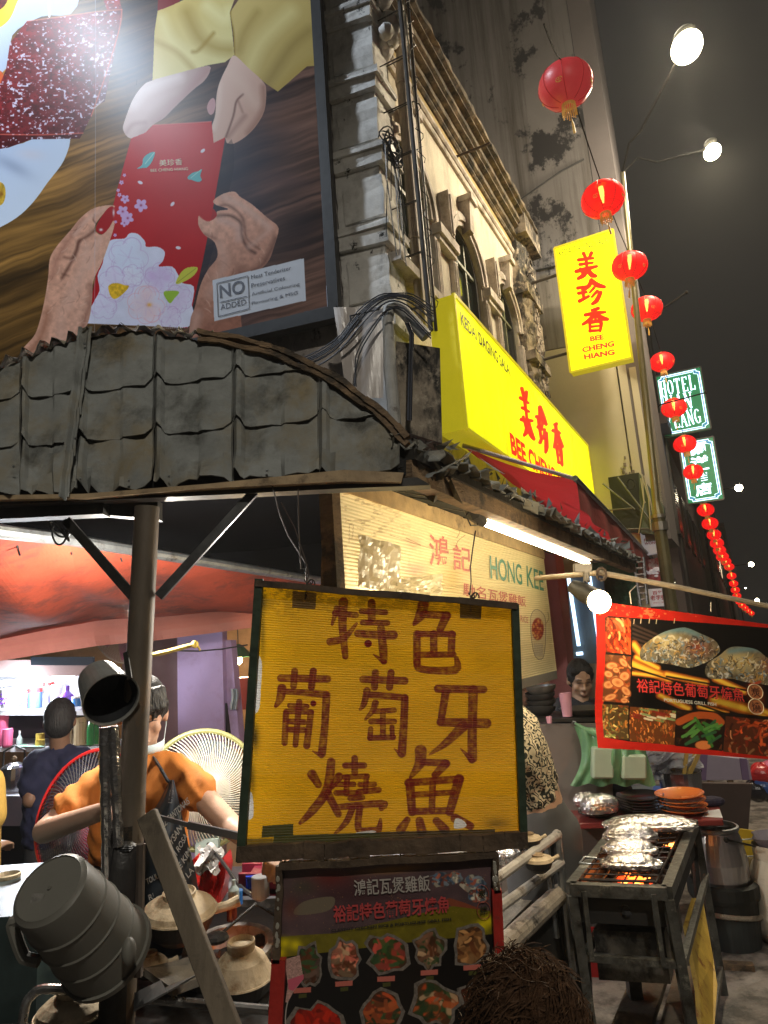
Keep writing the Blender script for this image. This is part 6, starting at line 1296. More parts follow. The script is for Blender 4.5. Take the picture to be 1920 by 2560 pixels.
# ================================================================== lamps out of sight assumed from their light, and an added fill bulb
Pm=Bb.px(270,125);dm=unit(Pm-CAM);rm=dm-2*(dm@Bb.out)*Bb.out;fl_p=Pm+rm*6.0
ft=thing('assumed_floodlight',fl_p,'assumed cool white floodlight on an arm above the billboard, out of view','lamp')  # unseen floodlight, assumed from the glare on the billboard
obj('housing',MB().box(fl_p+Z3*.12,(.34,.2,.14)),blackm,ft,smooth=False);obj('lens',MB().box(fl_p+Z3*.04,(.28,.15,.02)),glow('assumed_flood_lens',(.7,.85,1.),8),ft,smooth=False)
obj('arm',MB().tube([fl_p+Z3*.15,BP(Bb.uv(270,125)[0],0,fl_p[2]+.15)],.03,8),blackm,ft)
lamp('assumed_flood_beam','SPOT',fl_p-Z3*.02,LW['flood'],(.78,.88,1.),.3,spot_size=math.radians(56),spot_blend=.4).rotation_euler=Vector(tuple(unit(BP(-2.7,0,7.2)-fl_p))).to_track_quat('-Z','Y').to_euler()
lt_=at(338,1478,2.62);t=thing('added_bulb',lt_,'added bulb hidden behind the steel post to brighten the tarpaulin','lamp');obj('bulb',MB().sphere(lt_,.02,10,8),glow('tarp_fill_glow',(1.,.95,.85),12),t);obj('cord',MB().tube([lt_,lt_+Z3*.2],.004,5),cablem,t);lamp('tarp_fill_light','POINT',lt_-Z3*.05,LW['tarp'],(1.,.93,.82),.05)  # added bulb, kept out of view, that brightens the tarpaulin
cl=at(880,1525,2.45);ct=thing('added_bulb',cl,'assumed white bulb under the stall roof hidden behind the painted board','lamp')  # bulb assumed from the light on the cook, added out of view
obj('bulb',MB().sphere(cl,.03,10,8),glow('assumed_bulb_glow',(1.,.95,.85),20),ct,smooth=True);obj('cord',MB().tube([cl,cl+Z3*.1],.005,5),cablem,ct)
lamp('assumed_bulb_light','POINT',cl-Z3*.06,LW['cook'],(1.,.94,.84),.05)

# ================================================================== people
SK=lambda n,c:mat(n,c,.5,var=.08,scale=10,sub=.0,bump=.08,bscale=90)
skin_a=SK('skin_light',(.52,.32,.23));skin_b=SK('skin_brown',(.22,.12,.075));skin_c=SK('skin_tan',(.42,.26,.17));hairm=mat('black_hair',(.012,.011,.012),.6,var=.4,scale=60,bump=.8,bscale=120,stretch=(1,1,.2))
shirt_fold=lambda s_,k=1.:(lambda v:k*(.004*np.sin(v[:,2]*85+v[:,0]*s_*50+3*np.sin(v[:,0]*30+v[:,2]*11))+.007*np.abs(np.sin(v[:,0]*60-v[:,2]*28+v[:,1]*50+2*np.sin(v[:,2]*17+v[:,0]*8)))**.7-.004))
def fr(f):  # face frame from forward vector
 f=unit(f);x=unit(np.cross(f,Z3));return f,x,np.cross(x,f)
def head(par,c,f,s,skin,hair=True,neck=None,name='body',extra=(),voxel=.007,brow=True):
 """head with face as one surface with the neck and whatever limbs are handed in"""
 f,x,u=fr(f);R=np.array([x,f,u]).T;P=lambda a,b,d:c+(x*a+f*b+u*d)*s
 pr=[ell(c+u*.02*s,(.074*s,.092*s,.10*s),R),ell(P(0,.03,-.06),(.056*s,.06*s,.065*s),R),ell(P(0,.068,-.098),(.028*s,.026*s,.024*s),R),
          cap(P(0,.088,.012),P(0,.109,-.03),.009*s,.012*s),ell(P(-.012,.096,-.033),(.008*s,)*3),ell(P(.012,.096,-.033),(.008*s,)*3),ell(P(0,.095,-.062),(.024*s,.01*s,.0065*s),R),ell(P(0,.092,-.074),(.02*s,.011*s,.007*s),R),
          cap(P(-.04,.083,.026),P(-.014,.091,.022),.009*s),cap(P(.04,.083,.026),P(.014,.091,.022),.009*s),ell(P(-.038,.062,-.03),(.022*s,.018*s,.026*s),R),ell(P(.038,.062,-.03),(.022*s,.018*s,.026*s),R),
          ell(P(-.078,.0,-.01),(.01*s,.02*s,.032*s),R),ell(P(.078,.0,-.01),(.01*s,.02*s,.032*s),R)]
 if neck is not None:pr.append(cap(P(0,-.015,-.06),neck,.052*s,.056*s))
 b=fuse(name,pr+list(extra),skin,par,voxel,2)
 dk=mat('brow_dark',(.015,.012,.012),.6);lipm=mat('lip',(.34,.12,.10),.45)
 for sg_ in (-1,1):obj('eyebrow',MB().tube([P(sg_*.048,.083,.03),P(sg_*.034,.094,.036),P(sg_*.014,.098,.032)],[.001*s,.0028*s,.0018*s],5),dk,par)
 for sg_ in (-1,1):obj('eyelid',MB().tube([P(sg_*.044,.085,.006),P(sg_*.03,.0935,.0095),P(sg_*.016,.092,.004)],[.001*s,.0026*s,.001*s],5),dk,par)
 obj('mouth',MB().tube([P(-.018,.096,-.0735),P(0,.105,-.0675),P(.018,.096,-.0735)],[.001*s,.0028*s,.001*s],5),lipm,par)
 if hair:
  hp=[ell(P(0,-.012,.03),(.085*s,.096*s,.104*s),R),ell(P(0,-.045,-.01),(.078*s,.064*s,.087*s),R),cap(P(-.045,.042,.074),P(.045,.042,.074),.03*s)]
  for sg_ in (-1,1):hp.append(cap(P(sg_*.076,.02,.04),P(sg_*.078,.012,.0),.012*s,.008*s))
  fuse('hair',hp,hairm,par,.006,3)
 return P
def hand(c,d,n_,s=1.,curl=.6,side=1):
 """palm and five bent fingers; c wrist, d pointing direction, n_ palm normal"""
 d=unit(d);n_=unit(np.array(n_)-d*(d@np.array(n_)));x=np.cross(d,n_)*side;pr=[cap(c+d*.02*s+x*.018*s,c+d*.075*s+x*.024*s,.017*s,.014*s),cap(c+d*.02*s-x*.014*s,c+d*.075*s-x*.02*s,.017*s,.013*s),cap(c+d*.02*s,c+d*.078*s,.018*s,.015*s)]
 for k,L in enumerate((.066,.076,.072,.056)):
  b=c+d*.082*s+x*(.03-.02*k)*s;a1=curl*.7;a2=curl*1.7;d1=d*math.cos(a1)+n_*math.sin(a1);d2=d*math.cos(a2)+n_*math.sin(a2)
  m1=b+d1*L*.5*s;pr += [cap(b-d*.012*s,m1,.0085*s,.008*s),cap(m1,m1+d2*L*.5*s,.008*s,.0065*s)]
 b=c+d*.03*s+x*.032*s;t1=unit(d*.6+x*.8+n_*.3);m1=b+t1*.035*s;pr += [cap(b,m1,.0115*s,.0095*s),cap(m1,m1+unit(d*.8+x*.3+n_*.6)*.03*s,.0095*s,.0075*s)]
 return pr
# ---- cook in the orange shirt
Y0=2.45;ck=thing('person',(-.9,Y0,0),'cook in orange T-shirt and dark lettered apron, mask pulled under the chin','person')
hc_=at(356,1782,Y0);shL,shR=at(268,1945,Y0),at(440,1925,Y0-.02);elL,wrL=at(112,2078,2.3),at(262,2026,2.12);elR,wrR=at(580,2068,2.3),at(655,2120,2.1)
nk=at(352,1900,Y0+.02);f_,x_,u_2=fr((.36,-.87,-.34));HP=lambda a,b,d:hc_+x_*a+f_*b+u_2*d
arms=[cap(shL,elL,.046,.038),cap(elL,wrL,.038,.026),cap(shR,elR,.046,.037),cap(elR,wrR,.037,.026)]+hand(wrL,at(400,2052,2.1)-wrL,(0,.3,-1),1.,.55,-1)+hand(wrR,unit(wrR-elR)+np.array([.2,-.3,0]),(-.5,0,-1),1.,.9)
head(ck,hc_,(.36,-.87,-.34),1.0,skin_a,True,nk,'body',arms+[cap(nk,at(355,1960,Y0),.06,.07)])
fuse('fringe',[cap(HP(-.058+.0125*k,.05+.02*math.sin(k*.35),.098),HP(-.062+.0145*k,.082+.012*math.sin(k*.35),.05),.017,.012) for k in range(10)]+[cap(HP(-.062+.0145*k,.082+.012*math.sin(k*.35),.05),HP(-.058+.0155*k,.086+.012*math.sin(k*.35),.022-.008*(k % 3)),.010,.003) for k in range(10)],hairm,ck,.005,2)
waist=at(345,2250,Y0);hipc=waist-Z3*.16
shirt=mat('orange_cotton',(.52,.17,.025),.8,var=.08,scale=6,bump=.15,bscale=30)
fuse('t_shirt',[cap(at(300,1965,Y0),at(300,2240,Y0),.098,.10),cap(at(398,1955,Y0),at(392,2240,Y0),.098,.10),cap(at(350,1950,Y0-.02),at(345,2240,Y0-.02),.10,.11),cap(shL+(.04,0,.0),shR+(-.04,0,0),.062),cap(shL,shL+(elL-shL)*.6,.055,.064),cap(shR,shR+(elR-shR)*.42,.055,.062),cap(nk+(0,0,-.03),nk+(0,0,-.06),.066,.08)],
     shirt,ck,.012,3,disp=shirt_fold(1))
fuse('trousers',[cap(waist+(-.07,0,-.02),hipc+(-.08,0,-.6),.1,.07),cap(waist+(.07,0,-.02),hipc+(.08,0,-.6),.1,.07),cap(hipc+(-.08,0,-.55),np.array([waist[0]-.1,Y0,.06]),.075,.05),cap(hipc+(.08,0,-.55),np.array([waist[0]+.1,Y0,.06]),.075,.05)],mat('dark_trousers',(.03,.03,.035),.8),ck,.02,2)
apm=mat('dark_apron',(.035,.045,.06),.35,var=.15,scale=10,bump=.2,bscale=20)
ayl=[1950,2000,2050,2110,2170,2250,2330,2420];axl=[424,400,370,352,340,330,322,318];axr=[434,446,457,470,486,500,500,500]
def ap(u,v):
 y=1950+470*v;l,r=np.interp(y,ayl,axl),np.interp(y,ayl,axr);x=l+(r-l)*u;return at(x,y,Y0-.135-.03*math.sin(math.pi*u)+.006*math.sin(u*17+v*9)+.008*math.sin(v*26+u*5))
obj('apron',MB().shell(ap,18,40,(0,.003,0)),apm,ck,smooth=60)
obj('apron_strap',MB().tube([at(384,1893,2.40),at(402,1922,2.335),at(418,1950,2.32),at(430,1962,2.31)],.006,6),apm,ck)
chk=mat('chalk_letter',(.55,.56,.56),.7,var=.2,scale=80)
for s_,a,b,c in (('E RIZ CANTONAIS',(398,2080),(475,2008),(392,2064)),('PAYSANT',(418,2135),(462,2062),(410,2120)),('DI ROSA',(436,2152),(470,2092),(428,2140)),('DE KIM',(444,2188),(478,2130),(436,2176)),('TOUL',(368,2212),(396,2196),(364,2198)),('DE LA',(450,2220),(486,2178),(442,2208)),('LIVES',(430,2008),(434,1975),(421,2007)),('RIZ',(374,2252),(400,2240),(370,2238)),('WOK',(376,2350),(400,2330),(370,2336))):
 text(s_,*[at(*p,Y0-.172) for p in (a,b,c)],chk,ck,(0,0,0),.01)
mk=mat('pale_blue_mask',(.62,.76,.82),.7,bump=.2,bscale=60)
obj('face_mask',MB().shell(lambda u,v:HP(.075*math.sin((u-.5)*2.7),.012+.088*math.cos((u-.5)*2.7)-.01*v+.012*math.sin(v*3.1),-.088-.042*v+.012*math.cos((u-.5)*2.7)),14,6,f_*.002),mk,ck,smooth=60)
obj('mask_strap',MB().tube([HP(-.072,.03,-.095),HP(-.08,.0,-.05),HP(-.082,-.01,-.01)],.0015,4).tube([HP(.072,.03,-.095),HP(.08,.0,-.05),HP(.082,-.01,-.01)],.0015,4),mk,ck)
tag(obj('cooking_tongs',MB().beam(at(388,2040,2.08),at(470,2062,2.06),.006,.012).beam(at(470,2062,2.06),at(640,2100,2.02),.010,.02),mat('dull_steel',(.2,.2,.21),.35,metal=.8)),'long dull steel tongs held by the cook, reaching behind the yellow board','tongs')
# ---- man in navy seen from behind
Y1=4.0;nv=thing('person',(-1.95,Y1,0),'man in navy T-shirt with short black hair, back turned, at the lit shelves','person')
c1=at(149,1803,Y1);navy=mat('navy_cotton',(.015,.018,.055),.85,var=.15,scale=8,bump=.15)
sl1,sr1=at(92,1905,Y1),at(205,1895,Y1)
head(nv,c1,(-.35,.92,-.1),1.0,skin_b,True,at(150,1870,Y1),'body',[cap(sl1,at(76,2000,Y1-.1),.05,.042),cap(at(76,2000,Y1-.1),at(120,2040,Y1+.15),.042,.03)]+hand(at(120,2040,Y1+.15),(.3,1,.1),(0,0,-1),1.,.5)+[cap(sr1,at(240,2000,Y1),.05,.04),cap(at(240,2000,Y1),at(220,2020,Y1+.25),.04,.03)]+hand(at(220,2020,Y1+.25),(0,1,.2),(0,0,-1),1.,.5),.009)
fuse('t_shirt',[cap(sl1+(.05,0,0),sr1+(-.05,0,0),.075),cap(at(115,1925,Y1),at(115,2080,Y1),.12,.125),cap(at(185,1925,Y1),at(185,2080,Y1),.12,.125),cap(sl1,sl1+(at(76,2000,Y1-.1)-sl1)*.6,.068,.078),cap(sr1,sr1+(at(240,2000,Y1)-sr1)*.6,.068,.075),cap(at(150,1876,Y1),at(150,1900,Y1),.06,.09)],navy,nv,.015,3,disp=shirt_fold(1))
b_=at(150,2080,Y1);fuse('trousers',[cap(b_+(-.08,0,0),(b_[0]-.1,Y1,.08),.11,.06),cap(b_+(.08,0,0),(b_[0]+.1,Y1,.08),.11,.06)],mat('grey_trousers',(.04,.04,.045),.85),nv,.02,2)
# ---- yellow shirt at the left edge
Y2=2.9;ys=thing('person',(-1.75,Y2,0),'person in mustard shirt and purple trousers cut off by the left edge','person');q=at(-108,1960,Y2)
head(ys,q+Z3*.25,(.6,.7,-.2),1.,skin_c,True,q+Z3*.1,'body',[cap(q+(.13,0,0),at(-30,2080,Y2),.045,.04),cap(at(-30,2080,Y2),at(-40,2120,Y2+.2),.04,.03)]+hand(at(-20,2120,Y2+.2),(0,1,0),(0,0,-1)),.01)
fuse('shirt',[cap(q+(-.1,0,0),q+(.11,0,-.01),.06),cap(q+(-.06,0,-.08),q+(-.06,0,-.42),.12,.13),cap(q+(.05,0,-.08),q+(.05,0,-.42),.12,.13),cap(q+(.13,0,0),at(-28,2040,Y2),.06,.068)],mat('mustard_cotton',(.42,.26,.05),.8,var=.1,bump=.15),ys,.014,3)
fuse('trousers',[cap(q+(-.08,0,-.45),(q[0]-.1,Y2,.08),.11,.06),cap(q+(.08,0,-.45),(q[0]+.1,Y2,.08),.11,.06)],mat('purple_trousers',(.10,.06,.13),.85),ys,.02,2)

# ================================================================== lit snack stall behind
Y4=4.62;wl_=mat('white_laminate',(.62,.62,.66),.45,var=.08,scale=4);st=thing('snack_stall',(-2.4,Y4+.2,0),'white shelved drinks stall lit by a bright tube behind the man in navy','stall')
def hbox(par,name,x0,y0,x1,y1,Y,dep,mt,**k): # box whose front fills the photo rectangle at distance Y
 a,b,c,d=at(x0,y1,Y),at(x1,y1,Y),at(x1,y0,Y),at(x0,y0,Y);return obj(name,MB().hexa(a,b,c,d,(0,dep,0)),mt,par,smooth=False,**k)
hbox(st,'shelf',-60,1776,226,1788,Y4,.45,wl_);hbox(st,'shelf',-60,1868,250,1880,Y4,.45,wl_);hbox(st,'front_panel',-60,1650,230,1690,Y4-.02,.03,mat('dim_fascia',(.3,.2,.19),.7))
hbox(st,'dark_board',77,1642,232,1663,Y4-.06,.03,mat('blue_black_board',(.02,.035,.06),.5));hbox(st,'top',-60,1672,228,1684,Y4,.5,wl_);hbox(st,'back_panel',-60,1684,226,1782,Y4+.46,.02,wl_);hbox(st,'back_panel',-60,1786,250,1872,Y4+.46,.02,mat('dark_back',(.05,.03,.05),.7))
hbox(st,'counter',-60,1990,95,2065,Y4-.3,.5,wl_);hbox(st,'under_counter',-60,2065,100,2200,Y4-.28,.5,mat('dark_cabinet',(.02,.022,.025),.6))
ta,tb2=at(-40,1712,Y4+.1),at(184,1693,Y4+.1);obj('tube',MB().tube([ta,tb2],.018,10),glow('stall_tube',(.86,.93,1.),10),st)
lamp('stall_tube_light','POINT',(ta+tb2)/2+np.array([0,-.12,-.05]),LW['stall'],(.85,.92,1.),.12)
glz=lambda n,c,r=.25:mat(n,c,r,var=.06,spec=.6)
def jar(x,ybase,w_,h_,Y,body,lid,label,cat='jar',taper=1.,lidh=.18,nm='jar',grp='containers on the lit shelf',necked=False,lidc=True):
 c=at(x,ybase,Y);k=Y/FPX*.98;r=w_*k/2;h=h_*k;t=thing(nm,c,label,cat,grp)
 pr=[(0.001,0),(r*taper,0),(r,h*.12),(r,h*(1-lidh)*.96)] if not necked else [(.001,0),(r*taper,0),(r,h*.1),(r,h*.5),(r*.4,h*.72),(r*.36,h*(1-lidh))]
 obj('body',MB().lathe(pr+[(pr[-1][0]*.92,h*(1-lidh)),(.001,h*(1-lidh))],c,n=14),body,t)
 if lidc:rr=pr[-1][0]*1.05;obj('lid',MB().lathe([(.001,h*(1-lidh)),(rr,h*(1-lidh)),(rr,h*.98),(rr*.9,h),(.001,h)],c,n=14),lid,t)
 return t
redpl=glz('red_plastic',(.6,.03,.03));pinkpl=glz('pink_plastic',(.66,.12,.24));clearish=glz('clear_bottle',(.42,.5,.48),.12);blue=glz('blue_content',(.06,.12,.3));pur=glz('purple_wrap',(.16,.05,.5));whi=glz('white_plastic',(.7,.7,.72));grn=glz('green_glass',(.03,.16,.05),.1);bamb2=glz('bamboo_cup',(.30,.22,.12),.6);yel=glz('yellow_bowl',(.45,.32,.05),.5);bluetub=glz('blue_tub',(.04,.2,.6))
ys_=Y4+.06
jar(62,1770,9,44,ys_,pinkpl,redpl,'slim pink bottle with a red cap beside the white basket','bottle',nm='bottle');jar(86,1769,34,46,ys_+.1,blue,redpl,'wide jar of blue content with a red lid');jar(117,1767,16,52,ys_,clearish,whi,'clear bottle standing right of the red lidded jar','bottle',nm='bottle',necked=True);jar(120,1766,24,60,ys_+.2,clearish,redpl,'tall clear jar with pinkish red lid behind the bottle');jar(141,1767,24,54,ys_+.08,whi,whi,'white jug shaped container left of the purple pack','jug',nm='jug')
jar(166,1766,34,50,ys_,pur,pur,'bulging purple pack on the lit shelf','pack',.8,.3,nm='pack',necked=True);jar(190,1766,22,24,ys_-.03,bluetub,whi,'small blue tub with a white lid near the shelf end','tub',nm='tub');jar(205,1767,14,34,ys_+.1,clearish,whi,'clear jar at the right end of the lit shelf')
jar(4,1868,26,80,ys_,pinkpl,pinkpl,'tall pink jug at the left end of the lower shelf','jug',nm='jug');jar(18,1868,24,44,ys_-.06,pinkpl,pinkpl,'pink cup with a straw on the lower shelf','cup',.8,.02,nm='cup');jar(48,1867,14,38,ys_,clearish,whi,'small dark glass bottle on the lower shelf','bottle',nm='bottle',necked=True)
jar(100,1866,22,16,ys_-.02,yel,yel,'yellow bowl near the head of the man in navy','bowl',.6,.02,nm='bowl');jar(100,1852,20,18,ys_,yel,yel,'upper yellow bowl stacked on the other','bowl',.6,.02,nm='bowl')
jar(200,1862,30,66,ys_,bamb2,bamb2,'tall stack of bamboo steamers with yellow bands','steamer',nm='steamer');jar(180,1864,16,40,ys_+.1,bamb2,bamb2,'short stack of bamboo steamers behind the man','steamer',nm='steamer');jar(226,1862,18,80,ys_-.02,grn,grn,'green glass bottle at the right of the lower shelf','bottle',nm='bottle',necked=True);jar(240,1862,16,70,ys_+.1,grn,redpl,'second green bottle with a label at the shelf end','bottle',nm='bottle',necked=True)
c=at(24,1768,ys_-.05);t=thing('basket',c,'white perforated plastic basket at the left end of the lit shelf','basket','containers on the lit shelf')
obj('wall',MB().lathe([(.05,0),(.068,.12),(.066,.12),(.048,.0)],c,n=20),whi,t);m=MB()
for r in range(3):
 for k in range(9):a=k*.35+3.3+.17*(r % 2);m.box(c+np.array([.061*math.cos(a),.061*math.sin(a),.03+.03*r]),(.01,.004,.014),np.array(Matrix.Rotation(math.radians(45),3,'Y')))
obj('hole',m,pur,t,smooth=False,kind='stuff')
tag(obj('cloth',MB().grid(lambda u,v:at(38+75*u,1866-10*math.sin(u*3)*(.6+.4*math.sin(u*9))*v,Y4-.01+.1*v),12,4),mat('mint_cloth',(.35,.6,.45),.8)),'mint green cloth lying on the lower shelf edge','cloth')
c=at(32,1990,Y4-.15);t=thing('kettle',c,'shiny steel kettle with a brown knob at the left stall','kettle');ssm=mat('shiny_steel',(.5,.5,.52),.18,metal=.95,var=.1)
obj('body',MB().lathe([(.001,0),(.075,0),(.078,.1),(.075,.17),(.06,.185),(.03,.2),(.001,.205)],c,n=20),ssm,t);obj('handle',MB().tube([c+np.array([-.07,0,.17]),c+np.array([-.065,0,.27]),c+np.array([0,0,.3]),c+np.array([.065,0,.27]),c+np.array([.07,0,.17])],.007,8),blackm,t);obj('knob',MB().lathe([(.001,.2),(.01,.2),(.018,.22),(.012,.235),(.001,.24)],c,n=10),woodold,t)

# restaurant inside, right of the lilac pillar
rb=mat('red_goods',(.55,.05,.03),.5,emit=(.5,.05,.02),es=.1);ob=mat('orange_goods',(.6,.25,.05),.5);shelfm=mat('shelf_wood',(.3,.16,.07),.6)
rs=thing('restaurant_shelf',BP(-1.2,-2.6,.1),'warm lit shelf of red and orange goods inside the restaurant','shelf')
for z in (.6,1.05,1.5,1.95,2.3):obj('board',MB().hexa(BP(-2.2,-2.9,z),BP(-.1,-2.9,z),BP(-.1,-2.5,z),BP(-2.2,-2.5,z),Z3*.03),shelfm,rs,smooth=False)
obj('side',MB().hexa(BP(-2.2,-2.9,.1),BP(-2.15,-2.9,.1),BP(-2.15,-2.5,.1),BP(-2.2,-2.5,.1),Z3*2.3),shelfm,rs,smooth=False)
for i,z in enumerate((.63,1.08,1.53,1.98)):
 for k in range(8):
  if (k+i) % 4==3:continue
  h=.14+.2*rng.random();t_=-2.05+.25*k;o=obj('goods_box',MB().hexa(BP(t_,-2.85,z),BP(t_+.17,-2.85,z),BP(t_+.17,-2.6,z),BP(t_,-2.6,z),Z3*h),[rb,ob,yel,whi][(k*3+i) % 4],None,smooth=False)
  tag(o,f"{('red', 'orange', 'yellow', 'white')[(k*3+i) % 4]} boxed goods, {('first', 'second', 'third', 'fourth', 'fifth', 'sixth', 'seventh', 'eighth')[k]} from the left, {('lowest', 'second', 'third', 'top')[i]} row of the restaurant shelf",'box','boxed goods on the restaurant shelf')
lp=B.px(*zH(1270,170),off=-1.2);t=thing('pendant_lamp',lp,'green shaded pendant lamp glowing warm inside the restaurant','lamp')
obj('shade',MB().lathe([(.02,.12),(.05,.1),(.15,.0),(.148,-.005),(.045,.09)],lp,n=18),mat('green_enamel',(.03,.14,.07),.3),t);obj('bulb',MB().sphere(lp-Z3*.03,.04,12,8),glow('pendant_bulb',(1.,.75,.35),18),t,smooth=True);obj('cord',MB().tube([lp+Z3*.1,lp*[1,1,0]+Z3*2.95],.005,5),cablem,t)
lamp('pendant_light','POINT',lp-Z3*.12,LW['rest'],(1.,.72,.38),.06)
tag(obj('hanging_cloth',MB().shell(lambda u,v:B.px(*zH(1195+70*u+8*math.sin(v*5),490+210*v-60*(1-v)*(1-abs(u-.5)*2)*0),off=.04*math.sin(u*9)),8,8,BO*.004),mat('pale_cloth',(.55,.6,.62),.8)),'small pale grey cloth hanging on the lilac door post','cloth')
tag(obj('red_carton',MB().hexa(*[B.px(*zH(*p),off=-.9) for p in ((1250,380),(1380,380),(1380,700),(1250,700))],off=-BO*.3),mat('dark_red_panel',(.16,.015,.02),.6),smooth=False),'dark red panel beside the pendant lamp','panel')
tag(obj('wire_across',MB().tube([at(*zH(560,105),3.2),at(*zH(860,112),3.4),at(*zH(1100,92),3.6),at(*zH(1360,50),3.8)],.004,5),cablem),'dark wire stretched across in front of the lilac pillar','wire')
tag(obj('yellow_rod',MB().tube([at(*zH(380,155),2.6),at(*zH(560,115),2.6),at(*zH(830,42),2.6)],.009,7).sphere(at(*zH(832,44),2.6),.015,8,6).tube([at(*zH(840,44),2.6),at(*zH(870,70),2.6),at(*zH(885,104),2.6)],.004,5),mat('dirty_yellow_rod',(.4,.28,.04),.6)),'dirty yellow plastic rod with a hook on the wire','rod')

# ================================================================== fans
def fan(c,r,f,ringm,wirem_,n,label,hubm,bladem,convex=.35,ringr=.012,name='fan'):
 f,x,u=fr(f);t=thing(name,c*[1,1,0],label,'fan');P=lambda a,b,d=0:c+x*a+u*b+f*d
 obj('ring',MB().tube([P(r*math.cos(a),r*math.sin(a)) for a in np.linspace(0,2*math.pi,48,endpoint=False)],ringr,8,closed=True),ringm,t)
 m=MB()
 for k in range(n):
  a=2*math.pi*k/n
  for sg_ in (1,-1):m.tube([P((.12+.88*s_)*r*math.cos(a+.5*(1-s_)),(.12+.88*s_)*r*math.sin(a+.5*(1-s_)),sg_*r*convex*math.cos(s_*math.pi/2)**.8) for s_ in np.linspace(0,1,7)],.0022,4)
 obj('cage',m,wirem_,t,kind='stuff')
 obj('hub',MB().lathe([(.001,r*convex+.01),(r*.2,r*convex),(r*.2,r*convex-.02),(.001,r*convex-.03)],c,f,20),hubm,t);obj('motor',MB().lathe([(.001,-r*.5-.06),(r*.28,-r*.45),(r*.3,-r*.1),(.001,-r*.05)],c,f,16),hubm,t)
 for k in range(3):
  a0=k*2.094;m=MB();m.shell(lambda s_,w_:P((.15+.7*s_)*r*math.cos(a0+(w_-.5)*(1.5-.3*s_)),(.15+.7*s_)*r*math.sin(a0+(w_-.5)*(1.5-.3*s_)),(w_-.5)*.06),6,6,f*.002);obj('blade',m,bladem,t)
 obj('stand',MB().tube([P(0,0,-r*.2),P(0,-r*.8,-r*.3),c*[1,1,0]+f*-r*.3+Z3*.05],.018,8).lathe([(.001,0),(.2,0),(.19,.03),(.03,.06)],c*[1,1,0]-f*r*.3,n=20),hubm,t)
 return t
gf=fan(at(505,1972,3.1),.237,(.25,-.95,.1),mat('olive_ring',(.3,.3,.12),.5),mat('cream_wire',(.62,.58,.48),.4),96,'large standing fan with cream wire cage and olive ring behind the cook',mat('teal_hub',(.25,.38,.38),.5),mat('clear_teal_blade',(.2,.3,.3),.3,alpha=.35))
hbox(gf,'control_box',488,2098,545,2162,3.05,.06,mat('pale_teal_plastic',(.36,.45,.42),.5));kc=at(522,2130,3.04);obj('knob',MB().lathe([(.001,.02),(.016,.02),(.018,0)],kc,(0,-1,0),16),mat('grey_knob',(.25,.27,.27),.4),gf)
fan(at(222,2040,2.85),.25,(-.25,-.75,.25),mat('red_ring',(.55,.02,.02),.35),mat('dark_wire',(.05,.05,.055),.4),80,'red rimmed fan with dark wires and pink tinted blades left of the cook',mat('dark_red_hub',(.2,.02,.03),.4),mat('clear_pink_blade',(.4,.05,.1),.2,alpha=.5),ringr=.009)
wf=fan(BP(-2.35,.1,1.98),.26,(-.3,-.95,-.3),mat('cream_ring',(.5,.42,.3),.5),mat('cream_wire2',(.55,.42,.38),.5),60,'cream wall fan with a magenta blade above the cook',mat('cream_hub',(.5,.4,.35),.5),mat('magenta_blade',(.45,.03,.18),.4),ringr=.006,name='wall_fan')

# ================================================================== cooking stove, claypots, things on and around the post
soot=mat('sooty_black_pot',(.015,.014,.013),.55,var=.5,scale=20,bump=.3);clay=mat('cream_claypot',(.52,.42,.28),.7,var=.18,scale=14,bump=.3,bscale=60,dirt=[((.22,.14,.07),9,.6),((.08,.05,.03),14,.7)])
ctr=thing('stove_counter',(-.6,2.1,0),'low steel stove counter in front of the cook crowded with claypots','counter')
cm=mat('greasy_steel',(.10,.10,.10),.35,metal=.6,var=.5,scale=9,dirt=((.03,.02,.015),6,.55))
obj('top',MB().hexa((-1.25,1.86,.80),(-.16,1.86,.80),(.1,2.32,.80),(-1.35,2.32,.80),Z3*.03),cm,ctr,smooth=False);obj('front',MB().hexa((-1.25,1.87,.05),(-.16,1.87,.05),(-.16,1.87,.8),(-1.25,1.87,.8),(0,.02,0)),soot,ctr,smooth=False)
for x,y in ((-1.2,1.9),(-.2,1.9),(-1.3,2.28),(.05,2.28)):obj('leg',MB().box((x,y,.4),(.04,.04,.8)),cm,ctr,smooth=False)
obj('trough',MB().hexa(at(360,2420,2.0),at(480,2392,2.05),at(620,2400,2.1),at(430,2470,1.95),Z3*-.02),mat('ash_tray',(.2,.18,.15),.8,bump=.6),ctr,smooth=False)
